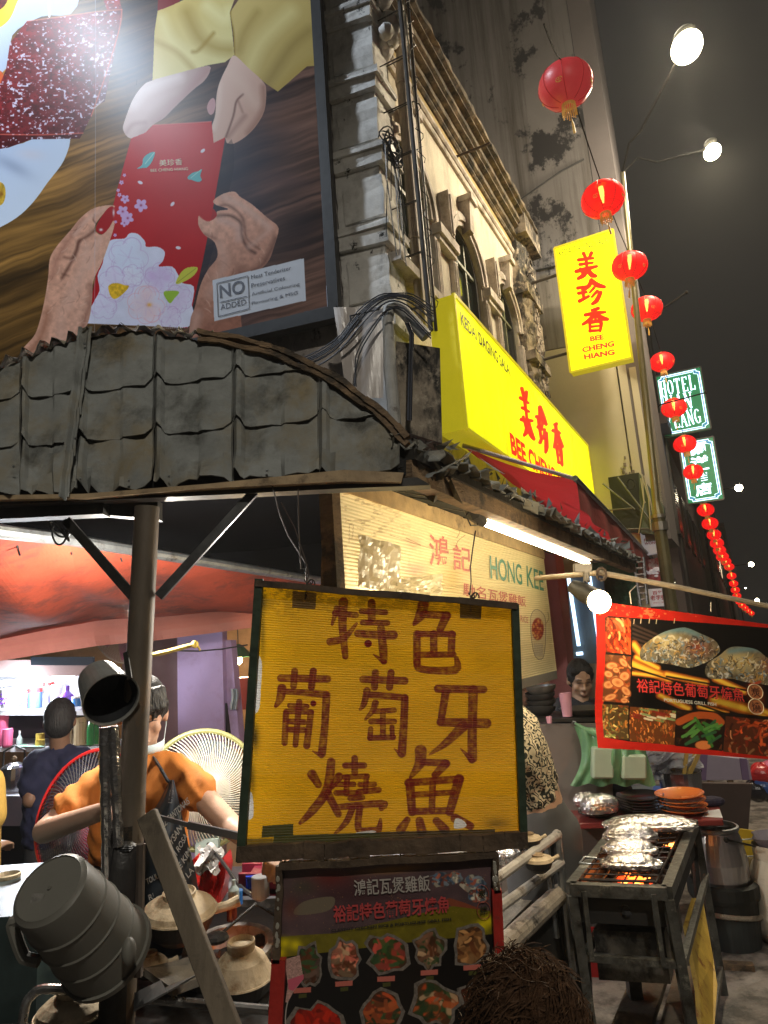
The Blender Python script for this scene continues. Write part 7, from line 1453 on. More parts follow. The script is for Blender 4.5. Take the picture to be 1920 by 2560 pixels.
def claypot(px_,py_,Y,rpx,label,lidup=.5,tilt=(0,0,1),open_=False):
 c=at(px_,py_,Y);r=rpx*Y/FPX*.97;t=thing('claypot',c-Z3*r*.7,label,'pot','claypots on the stove');ax=unit(tilt)
 obj('bowl',MB().lathe([(.001,-.72*r),(.5*r,-.7*r),(.8*r,-.45*r),(.97*r,-.05*r),(1.0*r,0),(.93*r,.0),(.75*r,-.4*r),(.001,-.6*r)],c,ax,28),soot,t)
 obj('rim',MB().lathe([(.93*r,-.01*r),(.94*r,.035*r),(1.0*r,.04*r),(1.02*r,0)],c,ax,28),clay,t)
 obj('lid',MB().lathe([(.97*r,.03*r),(.9*r,.16*r),(.72*r,lidup*.62*r),(.46*r,lidup*.88*r),(.42*r,lidup*.9*r),(.44*r,lidup*1.2*r),(.4*r,lidup*1.24*r),(.36*r,lidup*1.06*r),(.001,lidup*1.02*r)],c,ax,28),clay,t)
 h=unit([.9,.35,0]);obj('handle',MB().tube([c+h*r*.9-ax*.12*r,c+h*r*1.25-ax*.1*r,c+h*r*1.6-ax*.02*r],[.13*r,.12*r,.15*r],10),clay,t);return t
claypot(448,2278,2.12,88,'black claypot with cream lid just below the apron',.42,(.05,-.1,1));claypot(606,2440,2.0,74,'claypot with big cream lid and foot ring at the left edge of the menu board',.85,(0,-.08,1));claypot(182,2530,1.78,84,'cream lidded claypot under the hanging grey pail',.5);claypot(18,2262,2.3,62,'claypot at the far left edge beside the dark cabinet',.9)
claypot(374,2408,2.05,40,'small claypot half hidden behind the post',.5)
# charcoal and fire in the stove
fire=thing('charcoal_stove',at(560,2380,2.15),'charcoal stove with ash and orange embers between the claypots','stove');fc=at(572,2362,2.15)
obj('ring',MB().lathe([(.13,-.08),(.13,.0),(.11,.0),(.10,-.06),(.001,-.07)],fc,(0,-.1,1),24),mat('ash_white_steel',(.35,.32,.3),.6,var=.4,scale=14,dirt=((.06,.05,.05),8,.55)),fire)
emb=glow('ember',(1.,.22,.03),5);coal=mat('charcoal',(.02,.02,.022),.9,var=.5,scale=30)
for k in range(14):
 p=fc+np.array([rng.uniform(-.08,.08),rng.uniform(-.08,.08),-.04+.03*rng.random()]);o=obj('coal',MB().sphere(p,.016+.012*rng.random(),6,4,(1,.8,.7)),emb if k % 3==0 else coal,fire,smooth=False)
obj('ladle',MB().sphere(at(540,2345,2.0),.03,10,6,(1.2,1,.5)).tube([at(540,2345,2.0),at(640,2260,2.1),at(690,2290,2.2)],.004,6),soot,None);bpy.data.objects['ladle']['label']='small black iron ladle lying over the embers';bpy.data.objects['ladle']['category']='ladle'
# bottles, crate, bag near the board edge
jar(585,2250,26,44,2.25,clearish,clearish,'clear plastic bottle lying mouth up beside the painted board','bottle',.8,.2,nm='bottle',grp=None,necked=True);jar(652,2250,42,58,2.2,glz('clear_bag',(.5,.52,.55),.1),whi,'round clear plastic container by the painted board','container',.5,.1,nm='container',grp=None,lidc=False)
jar(592,2260,28,30,2.35,bluetub,bluetub,'bright blue bottle top among the sauces','bottle',nm='bottle',grp=None);jar(628,2218,24,26,2.5,glz('deep_blue',(.01,.03,.3)),glz('deep_blue2',(.01,.03,.3)),'deep blue round bottle behind the sauces','bottle',nm='bottle',grp=None);jar(580,2300,24,40,2.3,glz('brown_sauce',(.2,.03,.01)),bluetub,'brown sauce bottle with blue cap','bottle',nm='bottle',grp=None)
cr=thing('crate',at(660,2240,2.7),'maroon plastic crate behind the sauces, left of the painted board','crate')
for (x0,y0,x1,y1,dy) in ((605,2160,700,2200,0),(596,2185,700,2235,-.25)):hbox(cr,'side',x0,y0,x1,y1,2.75+dy,.02,mat('maroon_plastic',(.17,.01,.03),.4))
hbox(cr,'base',600,2222,720,2240,2.5,.28,mat('maroon_plastic2',(.15,.01,.03),.4))
tag(obj('table',MB().hexa(at(560,2232,2.95),at(760,2222,2.95),at(740,2160,3.4),at(545,2168,3.4),Z3*-.03),mat('grey_table',(.2,.2,.23),.5),smooth=False),'grey side table behind the crate','table')
tag(obj('red_bag',MB().shell(lambda u,v:at(478+80*u+6*math.sin(v*5),2155+110*v-16*math.sin(u*7),2.85+.03*math.sin(u*9+v*4)),12,10,(0,.12,0)),mat('red_plastic_bag',(.5,.02,.015),.3,var=.2,bump=.4,bscale=12)),'red plastic bag hanging below the standing fan','bag')
tag(obj('white_bag',MB().shell(lambda u,v:at(492+55*u+8*math.sin(v*6),2120+62*v+8*math.sin(u*9),2.8+.03*math.sin(u*7+v*6)),10,8,(0,.04,0)),mat('white_plastic_bag',(.6,.6,.6),.3,bump=.4,bscale=12)),'crumpled white plastic bag on top of the red bag','bag')
tag(obj('power_cord',MB().tube(smooth_loop([at(520,2110,2.9),at(560,2160,2.7),at(600,2215,2.5),at(640,2245,2.3)],4,False),.007,6),cablem),'thick dark cord slanting from the fan to the table','cord')
tag(obj('warm_table',MB().hexa(B.px(545,2180),B.px(700,2160),B.px(700,2020),B.px(545,2030),-BO*.5),mat('pale_orange_cloth',(.6,.36,.2),.7),smooth=False),'pale orange covered table inside the restaurant door','table')
tag(obj('pink_bag',MB().sphere(at(240,2200,2.9),.05,10,8,(1,.5,.8)),mat('magenta_bag',(.5,.03,.3),.4,bump=.5,bscale=20)),'small magenta plastic bag under the red rimmed fan','bag')
# items hung on the post
tinm=mat('dull_tin',(.32,.32,.30),.45,metal=.5,var=.25,scale=9,bump=.15,bscale=30);oc=at(*zA(722,905),1.66);bc_=at(*zA(560,745),1.70);ax=unit(oc-bc_+np.array([0,-.055,0]));L_=.115
t=thing('tin_can',oc-Z3*.06,'dull metal dipper can hooked sideways on the post, dark mouth towards us','can')
obj('can',MB().lathe([(.001,-L_),(.045,-L_),(.05,-L_+.004),(.0655,0),(.0665,.002),(.063,0),(.048,-L_+.01),(.001,-L_+.008)],oc,ax,32),tinm,t)
obj('inside',MB().lathe([(.0615,-.004),(.047,-L_+.014),(.001,-L_+.012)],oc,ax,32),mat('black_inside',(.006,.007,.009),.7),t)  # separate near-black lining inside the can
obj('hook_strap',MB().beam(at(*zA(815,600),1.70),at(*zA(840,770),1.66),.012,.006,(0,-1,0)),blackm,t,smooth=False)
fo=mat('crumpled_silver_foil',(.6,.58,.57),.2,metal=.95,var=.2,scale=12,bump=1.,bscale=18)
for k,(a,b,r_,l) in enumerate((((262,1818),(268,2245),.0125,'long foil wrapped tube beside the post, left of the pair'),((283,1815),(297,2115),.0125,'shorter silvery foil tube touching the post, right of the pair'))):
 P_=[at(a[0]+(b[0]-a[0])*s_,a[1]+(b[1]-a[1])*s_,1.70) for s_ in np.linspace(0,1,22)];tag(obj('foil_tube',MB().tube(P_,[r_*(1+.18*rng.normal()*.6) for _ in P_],9),fo,smooth=30),l,'tube','foil wrapped tubes on the post')
tag(obj('cloth_sleeve',MB().tube([at(309,2108,1.735),at(308,2125,1.73),at(305,2200,1.73),at(304,2240,1.73),at(300,2300,1.74)],[.03,.041,.045,.043,.038],16),mat('black_plastic_wrap',(.03,.028,.028),.4,bump=.6,bscale=25,dirt=((.16,.14,.12),7,.6)),smooth=50),'dark plastic wrapped round the post below the tubes','wrap')
m=MB()
for k in range(3):m.tube([at(309+28*math.cos(a),2112+5*k+6*math.sin(a),1.735-.045*math.sin(a)) for a in np.linspace(0,6.28,18)],.0016,4)
m.tube([at(283,2120,1.69),at(276,2180,1.69),at(288,2230,1.69)],.0018,4);tag(obj('binding_wire',m,cablem),'thin black wire binding wound round the post','wire')
tag(obj('thin_rod',MB().tube([at(352,2110,1.72),at(349,2300,1.72),at(346,2440,1.72)],.011,8),mat('worn_rod',(.16,.13,.11),.4,metal=.6,var=.4)),'thin worn steel pipe standing right against the post','pipe')
plm=mat('grimy_plank',(.15,.12,.085),.75,var=.3,scale=9,bump=.5,bscale=40,stretch=(1,1,.3),dirt=((.03,.025,.02),4,.6))
m=MB();a,b=at(368,2035,1.70),at(600,2640,1.55);m.beam(a,b,.047,.02,(0,-1,0));tag(obj('plank',m,plm,smooth=False,bevel=.002),'grimy wooden plank leaning from the post down to the right','plank')
chr_=mat('greasy_chrome',(.3,.29,.28),.25,metal=.9,var=.4,scale=12,dirt=((.05,.04,.03),7,.6))
rl=thing('pipe_rail',at(300,2500,1.75),'bent chrome pipe rail around the stove at the bottom left','rail')
obj('pipe',MB().tube(smooth_loop([at(50,2640,1.72),at(60,2530,1.72),at(78,2490,1.73),at(120,2472,1.74),at(260,2486,1.75),at(480,2508,1.76),at(680,2526,1.76)],5,False),.0105,10),chr_,rl)
tag(obj('steel_bracket',MB().hexa(at(334,2525,1.68),at(418,2478,1.68),at(402,2450,1.72),at(336,2482,1.72),Z3*-.004).hexa(at(334,2525,1.68),at(418,2478,1.68),at(500,2432,1.8),at(410,2470,1.8),Z3*-.004),mat('scuffed_angle',(.16,.16,.16),.3,metal=.7,var=.4,dirt=((.4,.38,.3),12,.7)),smooth=False),'scuffed steel angle bracket at the foot of the post','bracket')
cb=thing('cabinet',at(20,2560,1.9)*[1,1,0],'dark green black steel cabinet at the lower left edge','cabinet');obj('body',MB().hexa((-1.6,1.95,0),(-.98,1.95,0),(-.98,1.95,1.08),(-1.6,1.95,1.08),(0,.5,0)),mat('scratched_dark_green',(.025,.04,.04),.4,var=.4,scale=12,dirt=((.14,.15,.14),14,.72,(1,1,.2))),cb,smooth=False)
# hanging grey pail
pailm=mat('grey_plastic_pail',(.145,.14,.12),.5,var=.08,scale=8,bump=.06,dirt=[((.3,.28,.25),6,.74)])
s0,s1=at(*zB(285,508),1.40),at(*zB(545,985),1.50);ax=unit(s0-s1+np.array([0,-.075,.0]));Lp=np.linalg.norm(s0-s1)+.02;t=thing('pail',s1,'grey plastic pail with moulded rings hung upside down on the post','pail')
r0,r1=.073,.089;pf=[(.001,0),(r0*.84,0),(r0*.86,.004),(r0*.9,.0),(r0*.97,-.004),(r0,-.012)]
for s_ in (.28,.5,.74):pf += [(r0+(r1-r0)*s_,-Lp*s_),(r0+(r1-r0)*s_+.003,-Lp*s_-.003),(r0+(r1-r0)*s_+.001,-Lp*s_-.006)]
pf += [(r1,-Lp),(r1+.006,-Lp),(r1+.006,-Lp-.012),(r1-.004,-Lp-.012),(r1-.006,-Lp*.9),(r0*.9,-.02)]
obj('body',MB().lathe(pf,s0,ax,40),pailm,t,smooth=30);obj('boss',MB().lathe([(.001,.003),(.004,.003),(.005,0)],s0,ax,10),pailm,t)
h=[at(*zB(*p),1.44) for p in ((150,690),(85,700),(75,735),(130,890),(165,915),(225,930))];obj('handle',MB().tube(smooth_loop(h,3,False),.012,8),pailm,t,smooth=True)
obj('lug',MB().sphere(at(*zB(742,872),1.47),.02,10,8,(.7,.8,1.3)),pailm,t,smooth=True)
obj('worn_print',MB().shell(lambda u,v:at(*zB(165+70*u+20*v,620-80*v),1.385),3,3,(0,.001,0)),mat('flaked_label',(.24,.23,.21),.6,var=.4,scale=60),t)
# ================================================================== grill side of the stall
zL=zw(1700,1880,.235);zM=zw(1280,1640,.208);zN=zw(1500,2250,.2532)
foilm=bpy.data.materials.new('crinkled_foil');foilm.use_nodes=True;nt=foilm.node_tree;Bq=nt.nodes['Principled BSDF'];Bq.inputs['Base Color'].default_value=(.68,.67,.69,1);Bq.inputs['Metallic'].default_value=1;Bq.inputs['Roughness'].default_value=.24
vo=nt.nodes.new('ShaderNodeTexVoronoi');vo.inputs['Scale'].default_value=48;tc=nt.nodes.new('ShaderNodeTexCoord');nzf=nt.nodes.new('ShaderNodeTexNoise');nzf.inputs['Scale'].default_value=30;mxf=nt.nodes.new('ShaderNodeMixRGB');mxf.inputs[0].default_value=.06;nt.links.new(tc.outputs['Object'],nzf.inputs['Vector']);nt.links.new(tc.outputs['Object'],mxf.inputs[1]);nt.links.new(nzf.outputs['Color'],mxf.inputs[2]);nt.links.new(mxf.outputs[0],vo.inputs['Vector'])
v1=nt.nodes.new('ShaderNodeVectorMath');v1.operation='SUBTRACT';v1.inputs[1].default_value=(.5,.5,.5);v2=nt.nodes.new('ShaderNodeVectorMath');v2.operation='SCALE';v2.inputs['Scale'].default_value=.95;v3=nt.nodes.new('ShaderNodeVectorMath');v3.operation='ADD';v4=nt.nodes.new('ShaderNodeVectorMath');v4.operation='NORMALIZE';ge=nt.nodes.new('ShaderNodeNewGeometry')
nt.links.new(vo.outputs['Color'],v1.inputs[0]);nt.links.new(v1.outputs[0],v2.inputs[0]);nt.links.new(v2.outputs[0],v3.inputs[0]);nt.links.new(ge.outputs['Normal'],v3.inputs[1]);nt.links.new(v3.outputs[0],v4.inputs[0]);nt.links.new(v4.outputs[0],Bq.inputs['Normal'])
irons=mat('greasy_grill_iron',(.10,.10,.09),.45,metal=.5,var=.45,scale=16,bump=.4,bscale=50,dirt=[((.34,.33,.27),11,.63),((.03,.025,.02),7,.6)])
foilm=mat('bright_foil',(.85,.83,.83),.22,metal=.95,var=.08,scale=10,bump=1.,bscale=45);darkpl=mat('black_melamine',(.02,.02,.022),.18,spec=.7);orpl=mat('orange_melamine',(.62,.16,.03),.25,var=.05,spec=.6)
gr=thing('grill_cart',(.95,3.0,0),'greasy iron charcoal grill cart with wire rack and plank shelf','grill')
gz=.82;FL,FR,BR_,BL_=atz(1428,2222,gz),atz(1668,2232,gz),atz(1736,2060,gz),atz(1538,2080,gz)
for nm,a,b in (('front_bar',FL,FR),('side_bar',FR,BR_),('back_bar',BR_,BL_),('side_bar',BL_,FL)):obj(nm,MB().beam(a+unit(b-a)*.0,b,.035,.04),irons,gr,smooth=False)
for q,lean in ((FL,(.03,.0)),(FR,(.04,-.0)),(BR_,(.03,.03)),(BL_,(.0,.03))):obj('leg',MB().beam(q-Z3*.02,np.array([q[0]+lean[0],q[1]+lean[1],0]),.032,.032,(0,-1,0)),irons,gr,smooth=False)
dn=lambda q,z:q*[1,1,0]+Z3*z
for z in (.60,.22):
 obj('front_rail',MB().beam(dn(FL,z)+(.02,0,0),dn(FR,z)+(.01,0,0),.028,.022),irons,gr,smooth=False);obj('side_rail',MB().beam(dn(FR,z)+(.02,0,0),dn(BR_,z)+(.02,0,0),.022,.024),irons,gr,smooth=False);obj('side_rail',MB().beam(dn(FL,z)+(.02,0,0),dn(BL_,z),.022,.024),irons,gr,smooth=False)
for t in (.12,.84):p=FL+(FR-FL)*t;obj('upright',MB().beam(p-(0,.02,.0),dn(p,.6)-(0,.02,0),.016,.012,(0,-1,0)),irons,gr,smooth=False)
# fire box
fbm_=mat('burnt_firebox',(.02,.018,.016),.8,var=.4,scale=14,dirt=((.22,.2,.18),9,.68));ins=lambda q,k,z:(FL+FR+BR_+BL_)/4*(1-k)+q*k+Z3*(z-gz)
m=MB();q=[ins(p,.9,.70) for p in (FL,FR,BR_,BL_)];m.hexa(*q,off=Z3*.01)
for i in range(4):m.hexa(q[i],q[(i+1) % 4],q[(i+1) % 4]+Z3*.11,q[i]+Z3*.11,unit(q[i]+q[(i+1) % 4]-(q[(i+2) % 4]+q[(i+3) % 4]))*.008)
obj('firebox',m,fbm_,gr,smooth=False)
def gp_(s_,t,z):return (FL*(1-s_)+FR*s_)*(1-t)+(BL_*(1-s_)+BR_*s_)*t+Z3*(z-gz)
cc_=atz(*zF(925,655),.76);cc2=atz(*zF(1060,440),.76)
emb2=[glow('hot_coal_orange',(1.,.16,.02),4.5),glow('hot_coal_yellow',(1.,.36,.06),7),glow('hot_coal_red',(.9,.06,.01),1.6)]
for k in range(150):
 near=k<80;c=(cc_ if k % 2 else cc2) if near else gp_(.1+.8*rng.random(),.04+.9*rng.random(),.745)
 p=c+np.array([rng.normal()*.045,rng.normal()*.05,0]) if near else c;p[2]=.735+.02*rng.random();hot=np.exp(-min(np.linalg.norm((p-cc_)[:2]),np.linalg.norm((p-cc2)[:2]))**2/.005)
 o=obj('coal',MB().sphere(p,.014+.014*rng.random(),6,4,(1,.8,.6)),emb2[int(rng.random()*3)] if rng.random()<hot*1.2 else coal,gr,smooth=False)
lamp('coal_glow','POINT',cc_+Z3*.03,.5,(1.,.3,.06),.05);lamp('coal_glow','POINT',cc2+Z3*.03,.5,(1.,.3,.06),.05)
# wire rack
rk=thing('grill_rack',gp_(.5,.5,.83),'black wire rack with looped handles lying on the grill','rack');rackm=mat('burnt_wire',(.035,.03,.028),.4,metal=.7,var=.4)
for k in range(8):s_=.1+.8*k/7;obj('long_wire',MB().tube([gp_(s_-.02,.03,.838),gp_(s_,.97,.838)],.0035 if 0<k<7 else .005,6),rackm,rk)
for k in range(13):t=.03+.94*k/12;obj('cross_wire',MB().tube([gp_(.08,t,.845),gp_(.88,t,.845)],.003 if 0<k<12 else .005,6),rackm,rk)
for a,b,c,d in ((.08,.28,-.06,.40),(.08,.88,-.05,.97)):obj('handle',MB().tube([gp_(a,b,.84),gp_(c,b,.845),gp_(c,b+.1,.845),gp_(a,b+.1,.84)],.004,6),galv,rk)
# foil parcels
def foilpack(c,sx,sy,sz,ang,label,seed,group='foil wrapped fish',amp=.12,frill=.0):
 R=np.random.default_rng(seed);ph=R.random(12)*6.28;fq=R.uniform(5,26,12);di=R.normal(size=(12,3));m=MB();ca,sa=math.cos(ang),math.sin(ang);nu,nv=56,30
 def f_(u,v):
  a=u*2*math.pi;b=v*math.pi;d=np.array([math.sin(b)*math.cos(a),math.sin(b)*math.sin(a),math.cos(b)]);e=abs(d[0])**3
  n_=sum(abs(math.sin(fq[i]*(d@di[i])+ph[i]))**.5*(.5 if i<4 else .3) for i in range(12))/4-.5
  r=1+amp*n_*1.6+.03*R.random();w=abs(math.sin(b))**.5
  p=np.array([np.sign(d[0])*abs(d[0])**.75*sx*r,np.sign(d[1])*abs(d[1])**.8*sy*r,max(-.55,d[2])*sz*r*(1+.0*w)])
  if abs(d[2])<.25:p[:2] *= 1+frill*(1+.4*math.sin(a*17+ph[0])+.3*R.random());
  return c+np.array([ca*p[0]-sa*p[1],sa*p[0]+ca*p[1],p[2]+sz*.5])
 m.grid(f_,nu,nv);return tag(obj('foil_parcel',m,foilm,smooth=22),label,'foil parcel',group)
an=math.atan2((FR-FL)[1],(FR-FL)[0])
foilpack(atz(*zF(912,590),.85),.088,.045,.032,an+.05,'foil wrapped fish at the front of the rack, over the nearest embers',1,frill=.12);foilpack(atz(*zF(905,515),.855),.088,.045,.036,an-.08,'middle foil wrapped fish of the three lying in a row',2,frill=.1);foilpack(atz(*zF(912,448),.86),.092,.055,.045,an+.15,'plump foil wrapped fish farthest back of the row of three',3,frill=.06)
foilpack(atz(*zF(1015,375),.86),.17,.075,.035,an+.06,'long rectangular foil parcel across the back of the grill',4,amp=.09,frill=.06)
# shelves under the grill
for k,(a,b) in enumerate(((.02,.46),(.54,.98))):
 m=MB();m.hexa(dn(gp_(a,-.0,gz),.235),dn(gp_(b,0,gz),.235),dn(gp_(b,.95,gz),.235),dn(gp_(a,.95,gz),.235),Z3*.03);obj('plank',m,plm,gr,smooth=False,bevel=.003)
obj('ash_box',MB().hexa(dn(gp_(.12,.1,gz),.5),dn(gp_(.86,.1,gz),.5),dn(gp_(.86,.1,gz),.66),dn(gp_(.12,.1,gz),.66),SD*.5),mat('scorched_tin',(.14,.13,.11),.45,metal=.6,var=.6,scale=8,dirt=((.02,.02,.02),5,.5)),gr,smooth=False)
pc=atz(*zF(905,1060),.42);t=thing('oval_pan',pc,'oval steel platter with a dark burnt fish on the plank shelf below the grill','platter')
obj('platter',MB().lathe([(.001,0),(.1,.0),(.15,.022),(.155,.022),(.105,-.004),(.001,-.005)],pc,n=32,squash=.7),mat('greasy_platter',(.2,.19,.2),.2,metal=.8,var=.4),t);obj('fish',MB().grid(lambda u,v:pc+np.array([.11*math.cos(u*6.283)*math.sin(v*3.14)*(1+.1*math.sin(v*19+u*9)),.05*math.sin(u*6.283)*math.sin(v*3.14),.02+.035*math.cos(v*3.14)+.006*math.sin(u*40)]),26,14),mat('burnt_fish',(.05,.028,.02),.25,var=.5,scale=30,bump=.8),t)
obj('foot',MB().box(pc-Z3*.08,(.05,.05,.15)),irons,t,smooth=False)
foilpack(pc+np.array([-.02,.12,.06]),.05,.03,.02,.3,'crumpled leftover foil on the shelf under the grill',9)
yb=[atz(*p,0) for p in ((0,0),)] if False else None
yp=mat('yellow_wood_board',(.46,.30,.05),.55,var=.25,scale=5,stretch=(4,4,.5),dirt=[((.22,.09,.02),4,.6,(5,5,.5),.05)])
q=[at(*zF(1205,900),2.62),at(*zF(1365,1200),2.95),at(*zF(1330,700),3.05),at(*zF(1255,640),3.0)]
tag(obj('yellow_board',MB().poly([at(*zN(905,-20),3.1),at(*zN(820,260),2.85),at(*zN(935,900),2.7),at(*zN(965,1400),2.6),at(*zN(1070,1400),2.62),at(*zN(1115,830),2.8),at(*zN(1075,560),2.9),at(*zN(975,-20),3.12)],SR*.015),yp,smooth=False),'yellow wooden board with brown streaks leaning on the side of the grill cart','board')
tag(obj('dark_upright',MB().beam(at(*zL(135,850),3.4),at(*zN(1080,1300),2.9),.02,.02,(0,-1,0)),blackm,smooth=False),'black steel upright just right of the yellow board','post')
# red table with plates
tz=.74;rt=thing('red_table',(1.2,3.9,0),'maroon topped table behind the grill with plates and foil','table');rtm=mat('maroon_tabletop',(.22,.035,.032),.3,var=.08,spec=.6)
qa,qb,qc,qd=atz(1396,2060,tz),atz(1808,2050,tz),atz(1796,2008,tz),atz(1432,2008,tz);obj('top',MB().hexa(qa,qb,qc,qd,Z3*-.028),rtm,rt,smooth=False,bevel=.004)
for p in (qa*.95+qc*.05,qb*.8+qa*.2,qc*.8+qd*.2,qd*.95+qb*.05):obj('leg',MB().box(dn(p,.36),(.04,.04,.70)),blackm,rt,smooth=False)
def plates(px_,py_,z,r,n,dz,mt,label,one,squash=1.):
 c=atz(px_,py_,z);g=one+' plates stacked on the red table'
 for k in range(n):
  cc=c+np.array([rng.normal()*.006,rng.normal()*.006,k*dz+.002]);t=tag(obj('plate',MB().lathe([(.001,0),(r*.6,0),(r*.95,.018),(r,.02),(r,.024),(r*.62,.006),(r*.001,.006)],cc,unit([rng.normal()*.03,rng.normal()*.03,1]),32),mt,smooth=60),label[k],'plate',g)
 return c
nth=('bottom','second','third','fourth','top')
plates(*zF(742,305),tz,.105,3,.014,darkpl,[f'black plate under the round foil parcel, {n} of its stack' for n in ('bottom','middle','top')],'black left');c=atz(*zF(742,275),.79);foilpack(c,.09,.06,.05,.2,'round foil parcel on the stack of black plates',5,amp=.2)
plates(*zF(662,250),tz,.075,1,.012,darkpl,['lone black plate under the smaller foil parcel'],'lone');foilpack(atz(*zF(662,240),.765),.07,.05,.045,-.3,'smaller foil parcel at the left end of the red table',6,amp=.2)
plates(*zF(972,283),tz,.125,5,.016,darkpl,[f'black plate in the messy middle stack, {n} one' for n in nth],'black middle');plates(*zF(1200,288),tz,.125,4,.026,orpl,[f'orange plate, {n} one of the orange stack' for n in ('bottom','second','third','top')],'orange')
tag(obj('paper_sheet',MB().hexa(*[atz(*zF(*p),tz+.002) for p in ((1302,310),(1412,316),(1394,268),(1318,280))],off=Z3*.001),mat('white_paper',(.7,.72,.75),.3),smooth=False),'small white paper sheet on the right of the red table','paper')
tag(obj('dark_cloth',MB().sphere(atz(*zF(1350,228),tz+.02),.05,12,8,(1.5,.8,.6)),mat('navy_rag',(.02,.015,.04),.8,bump=.6)),'bunched dark navy cloth at the back of the red table','cloth')
# steel pot, black bucket, yellow and cream buckets, sack
sc=atz(*zL(360,800),.66);t=thing('steel_pot',sc-Z3*.3,'dented steel pot with wire handle sitting on the black bucket','pot')
obj('body',MB().lathe([(.001,-.29),(.115,-.29),(.135,-.24),(.14,-.16),(.125,-.06),(.11,-.01),(.118,.0),(.11,.004),(.1,-.02)],sc,n=36),mat('dented_steel',(.5,.49,.5),.38,metal=.7,var=.2,scale=6,bump=.5,bscale=6),t);obj('rim',MB().lathe([(.112,-.012),(.121,-.006),(.12,.01),(.108,.012),(.105,-.01)],sc,n=36),galv,t)
obj('wire_handle',MB().tube([sc+np.array([.0,-.125,-.03]),sc+np.array([.08,-.14,-.05]),sc+np.array([.15,-.11,-.075])],.005,6),blackm,t);obj('handle_lug',MB().sphere(sc+np.array([-.0,-.125,-.03]),.014,8,6),blackm,t)
bc3=dn(sc,0);t=thing('black_bucket',bc3,'big black bucket with a pale rope round it beneath the steel pot','bucket');bk=mat('black_rubber_bucket',(.02,.024,.024),.5,var=.3,scale=9)
obj('body',MB().lathe([(.001,.02),(.135,.02),(.15,.2),(.158,.34),(.166,.345),(.166,.375),(.15,.375),(.14,.33),(.001,.3)],bc3,n=36),bk,t);obj('rope',MB().tube([bc3+np.array([.158*math.cos(a),.158*math.sin(a),.25+.03*math.cos(a+2.2)]) for a in np.linspace(0,6.28,40)],.012,8),mat('pale_rope',(.36,.31,.24),.85,bump=.8,bscale=90),t)
obj('lid_wrap',MB().lathe([(.168,.33),(.175,.35),(.172,.4),(.15,.41)],bc3,n=30),bk,t)
def bucket(px_,py_,z,r,h,mt,label,lean=0):
 c=dn(atz(px_,py_,z),z-h);t=thing('bucket',c,label,'bucket');obj('body',MB().lathe([(.001,0),(r*.8,0),(r*.97,h*.94),(r*1.04,h*.94),(r*1.04,h),(r*.95,h),(r*.78,.01),(.001,.012)],c,n=30),mt,t);obj('handle',MB().tube([c+np.array([r*math.cos(a),r*math.sin(a),h-.04-.05*math.sin(a)]) for a in np.linspace(math.pi,2*math.pi,14)],.004,5),galv,t)
bucket(*zL(640,880),.5,.13,.32,mat('yellow_plastic',(.55,.38,.03),.4),'yellow plastic bucket behind the cream one');bucket(*zL(670,1040),.45,.15,.42,mat('cream_plastic_bucket',(.50,.42,.22),.45,var=.1),'tall cream bucket right of the steel pot')
c=atz(1990,2400,0.02);t=thing('sack',c,'full white rice sack with red print tied at the neck, at the right edge','sack')
obj('bag',MB().grid(lambda u,v:c+np.array([(.17*math.sin(min(v*1.15,1)*2.75)**.6+.02)*math.cos(u*6.283)*(1+.05*math.sin(v*9+u*12)),(.15*math.sin(min(v*1.15,1)*2.75)**.6+.02)*math.sin(u*6.283),.55*v]),30,24),mat('woven_sack',(.52,.48,.40),.7,var=.1,bump=.5,bscale=30,dirt=((.4,.06,.05),5,.68)),t)
obj('tied_neck',MB().grid(lambda u,v:c+np.array([(.05+.07*v)*math.cos(u*6.283)*(1+.2*math.sin(u*25)),(.05+.06*v)*math.sin(u*6.283),.5+.09*v]),30,4),mat('grey_plastic_neck',(.22,.2,.24),.4,bump=.6),t)
tag(obj('rubber_grip',MB().beam(atz(*zL(770,1700),.25),atz(*zL(1000,1860),.2),.05,.03),bk,smooth=False,bevel=.006),'thick black handle poking in beside the cream bucket','handle')
tag(obj('wood_batten',MB().beam(atz(*zN(1060,640),.12),atz(*zN(1520,665),.12),.045,.03),woodold,smooth=False),'brown wooden batten on the ground behind the yellow board','batten')
tag(obj('red_bucket',MB().lathe([(.001,.05),(.11,.05),(.14,.36),(.15,.36),(.15,.39),(.13,.39),(.1,.07)],dn(atz(*zF(625,530),.42),0),n=30),mat('red_bucket_plastic',(.3,.015,.015),.4),smooth=60),'dark red plastic bucket under the left of the red table','bucket');tag(obj('red_tub',MB().lathe([(.001,.02),(.12,.02),(.16,.22),(.15,.22),(.11,.04)],dn(atz(*zF(690,980),.22),0),n=26),mat('bright_red_tub',(.38,.012,.012),.4),smooth=60),'red plastic tub behind the left leg of the grill cart','tub')
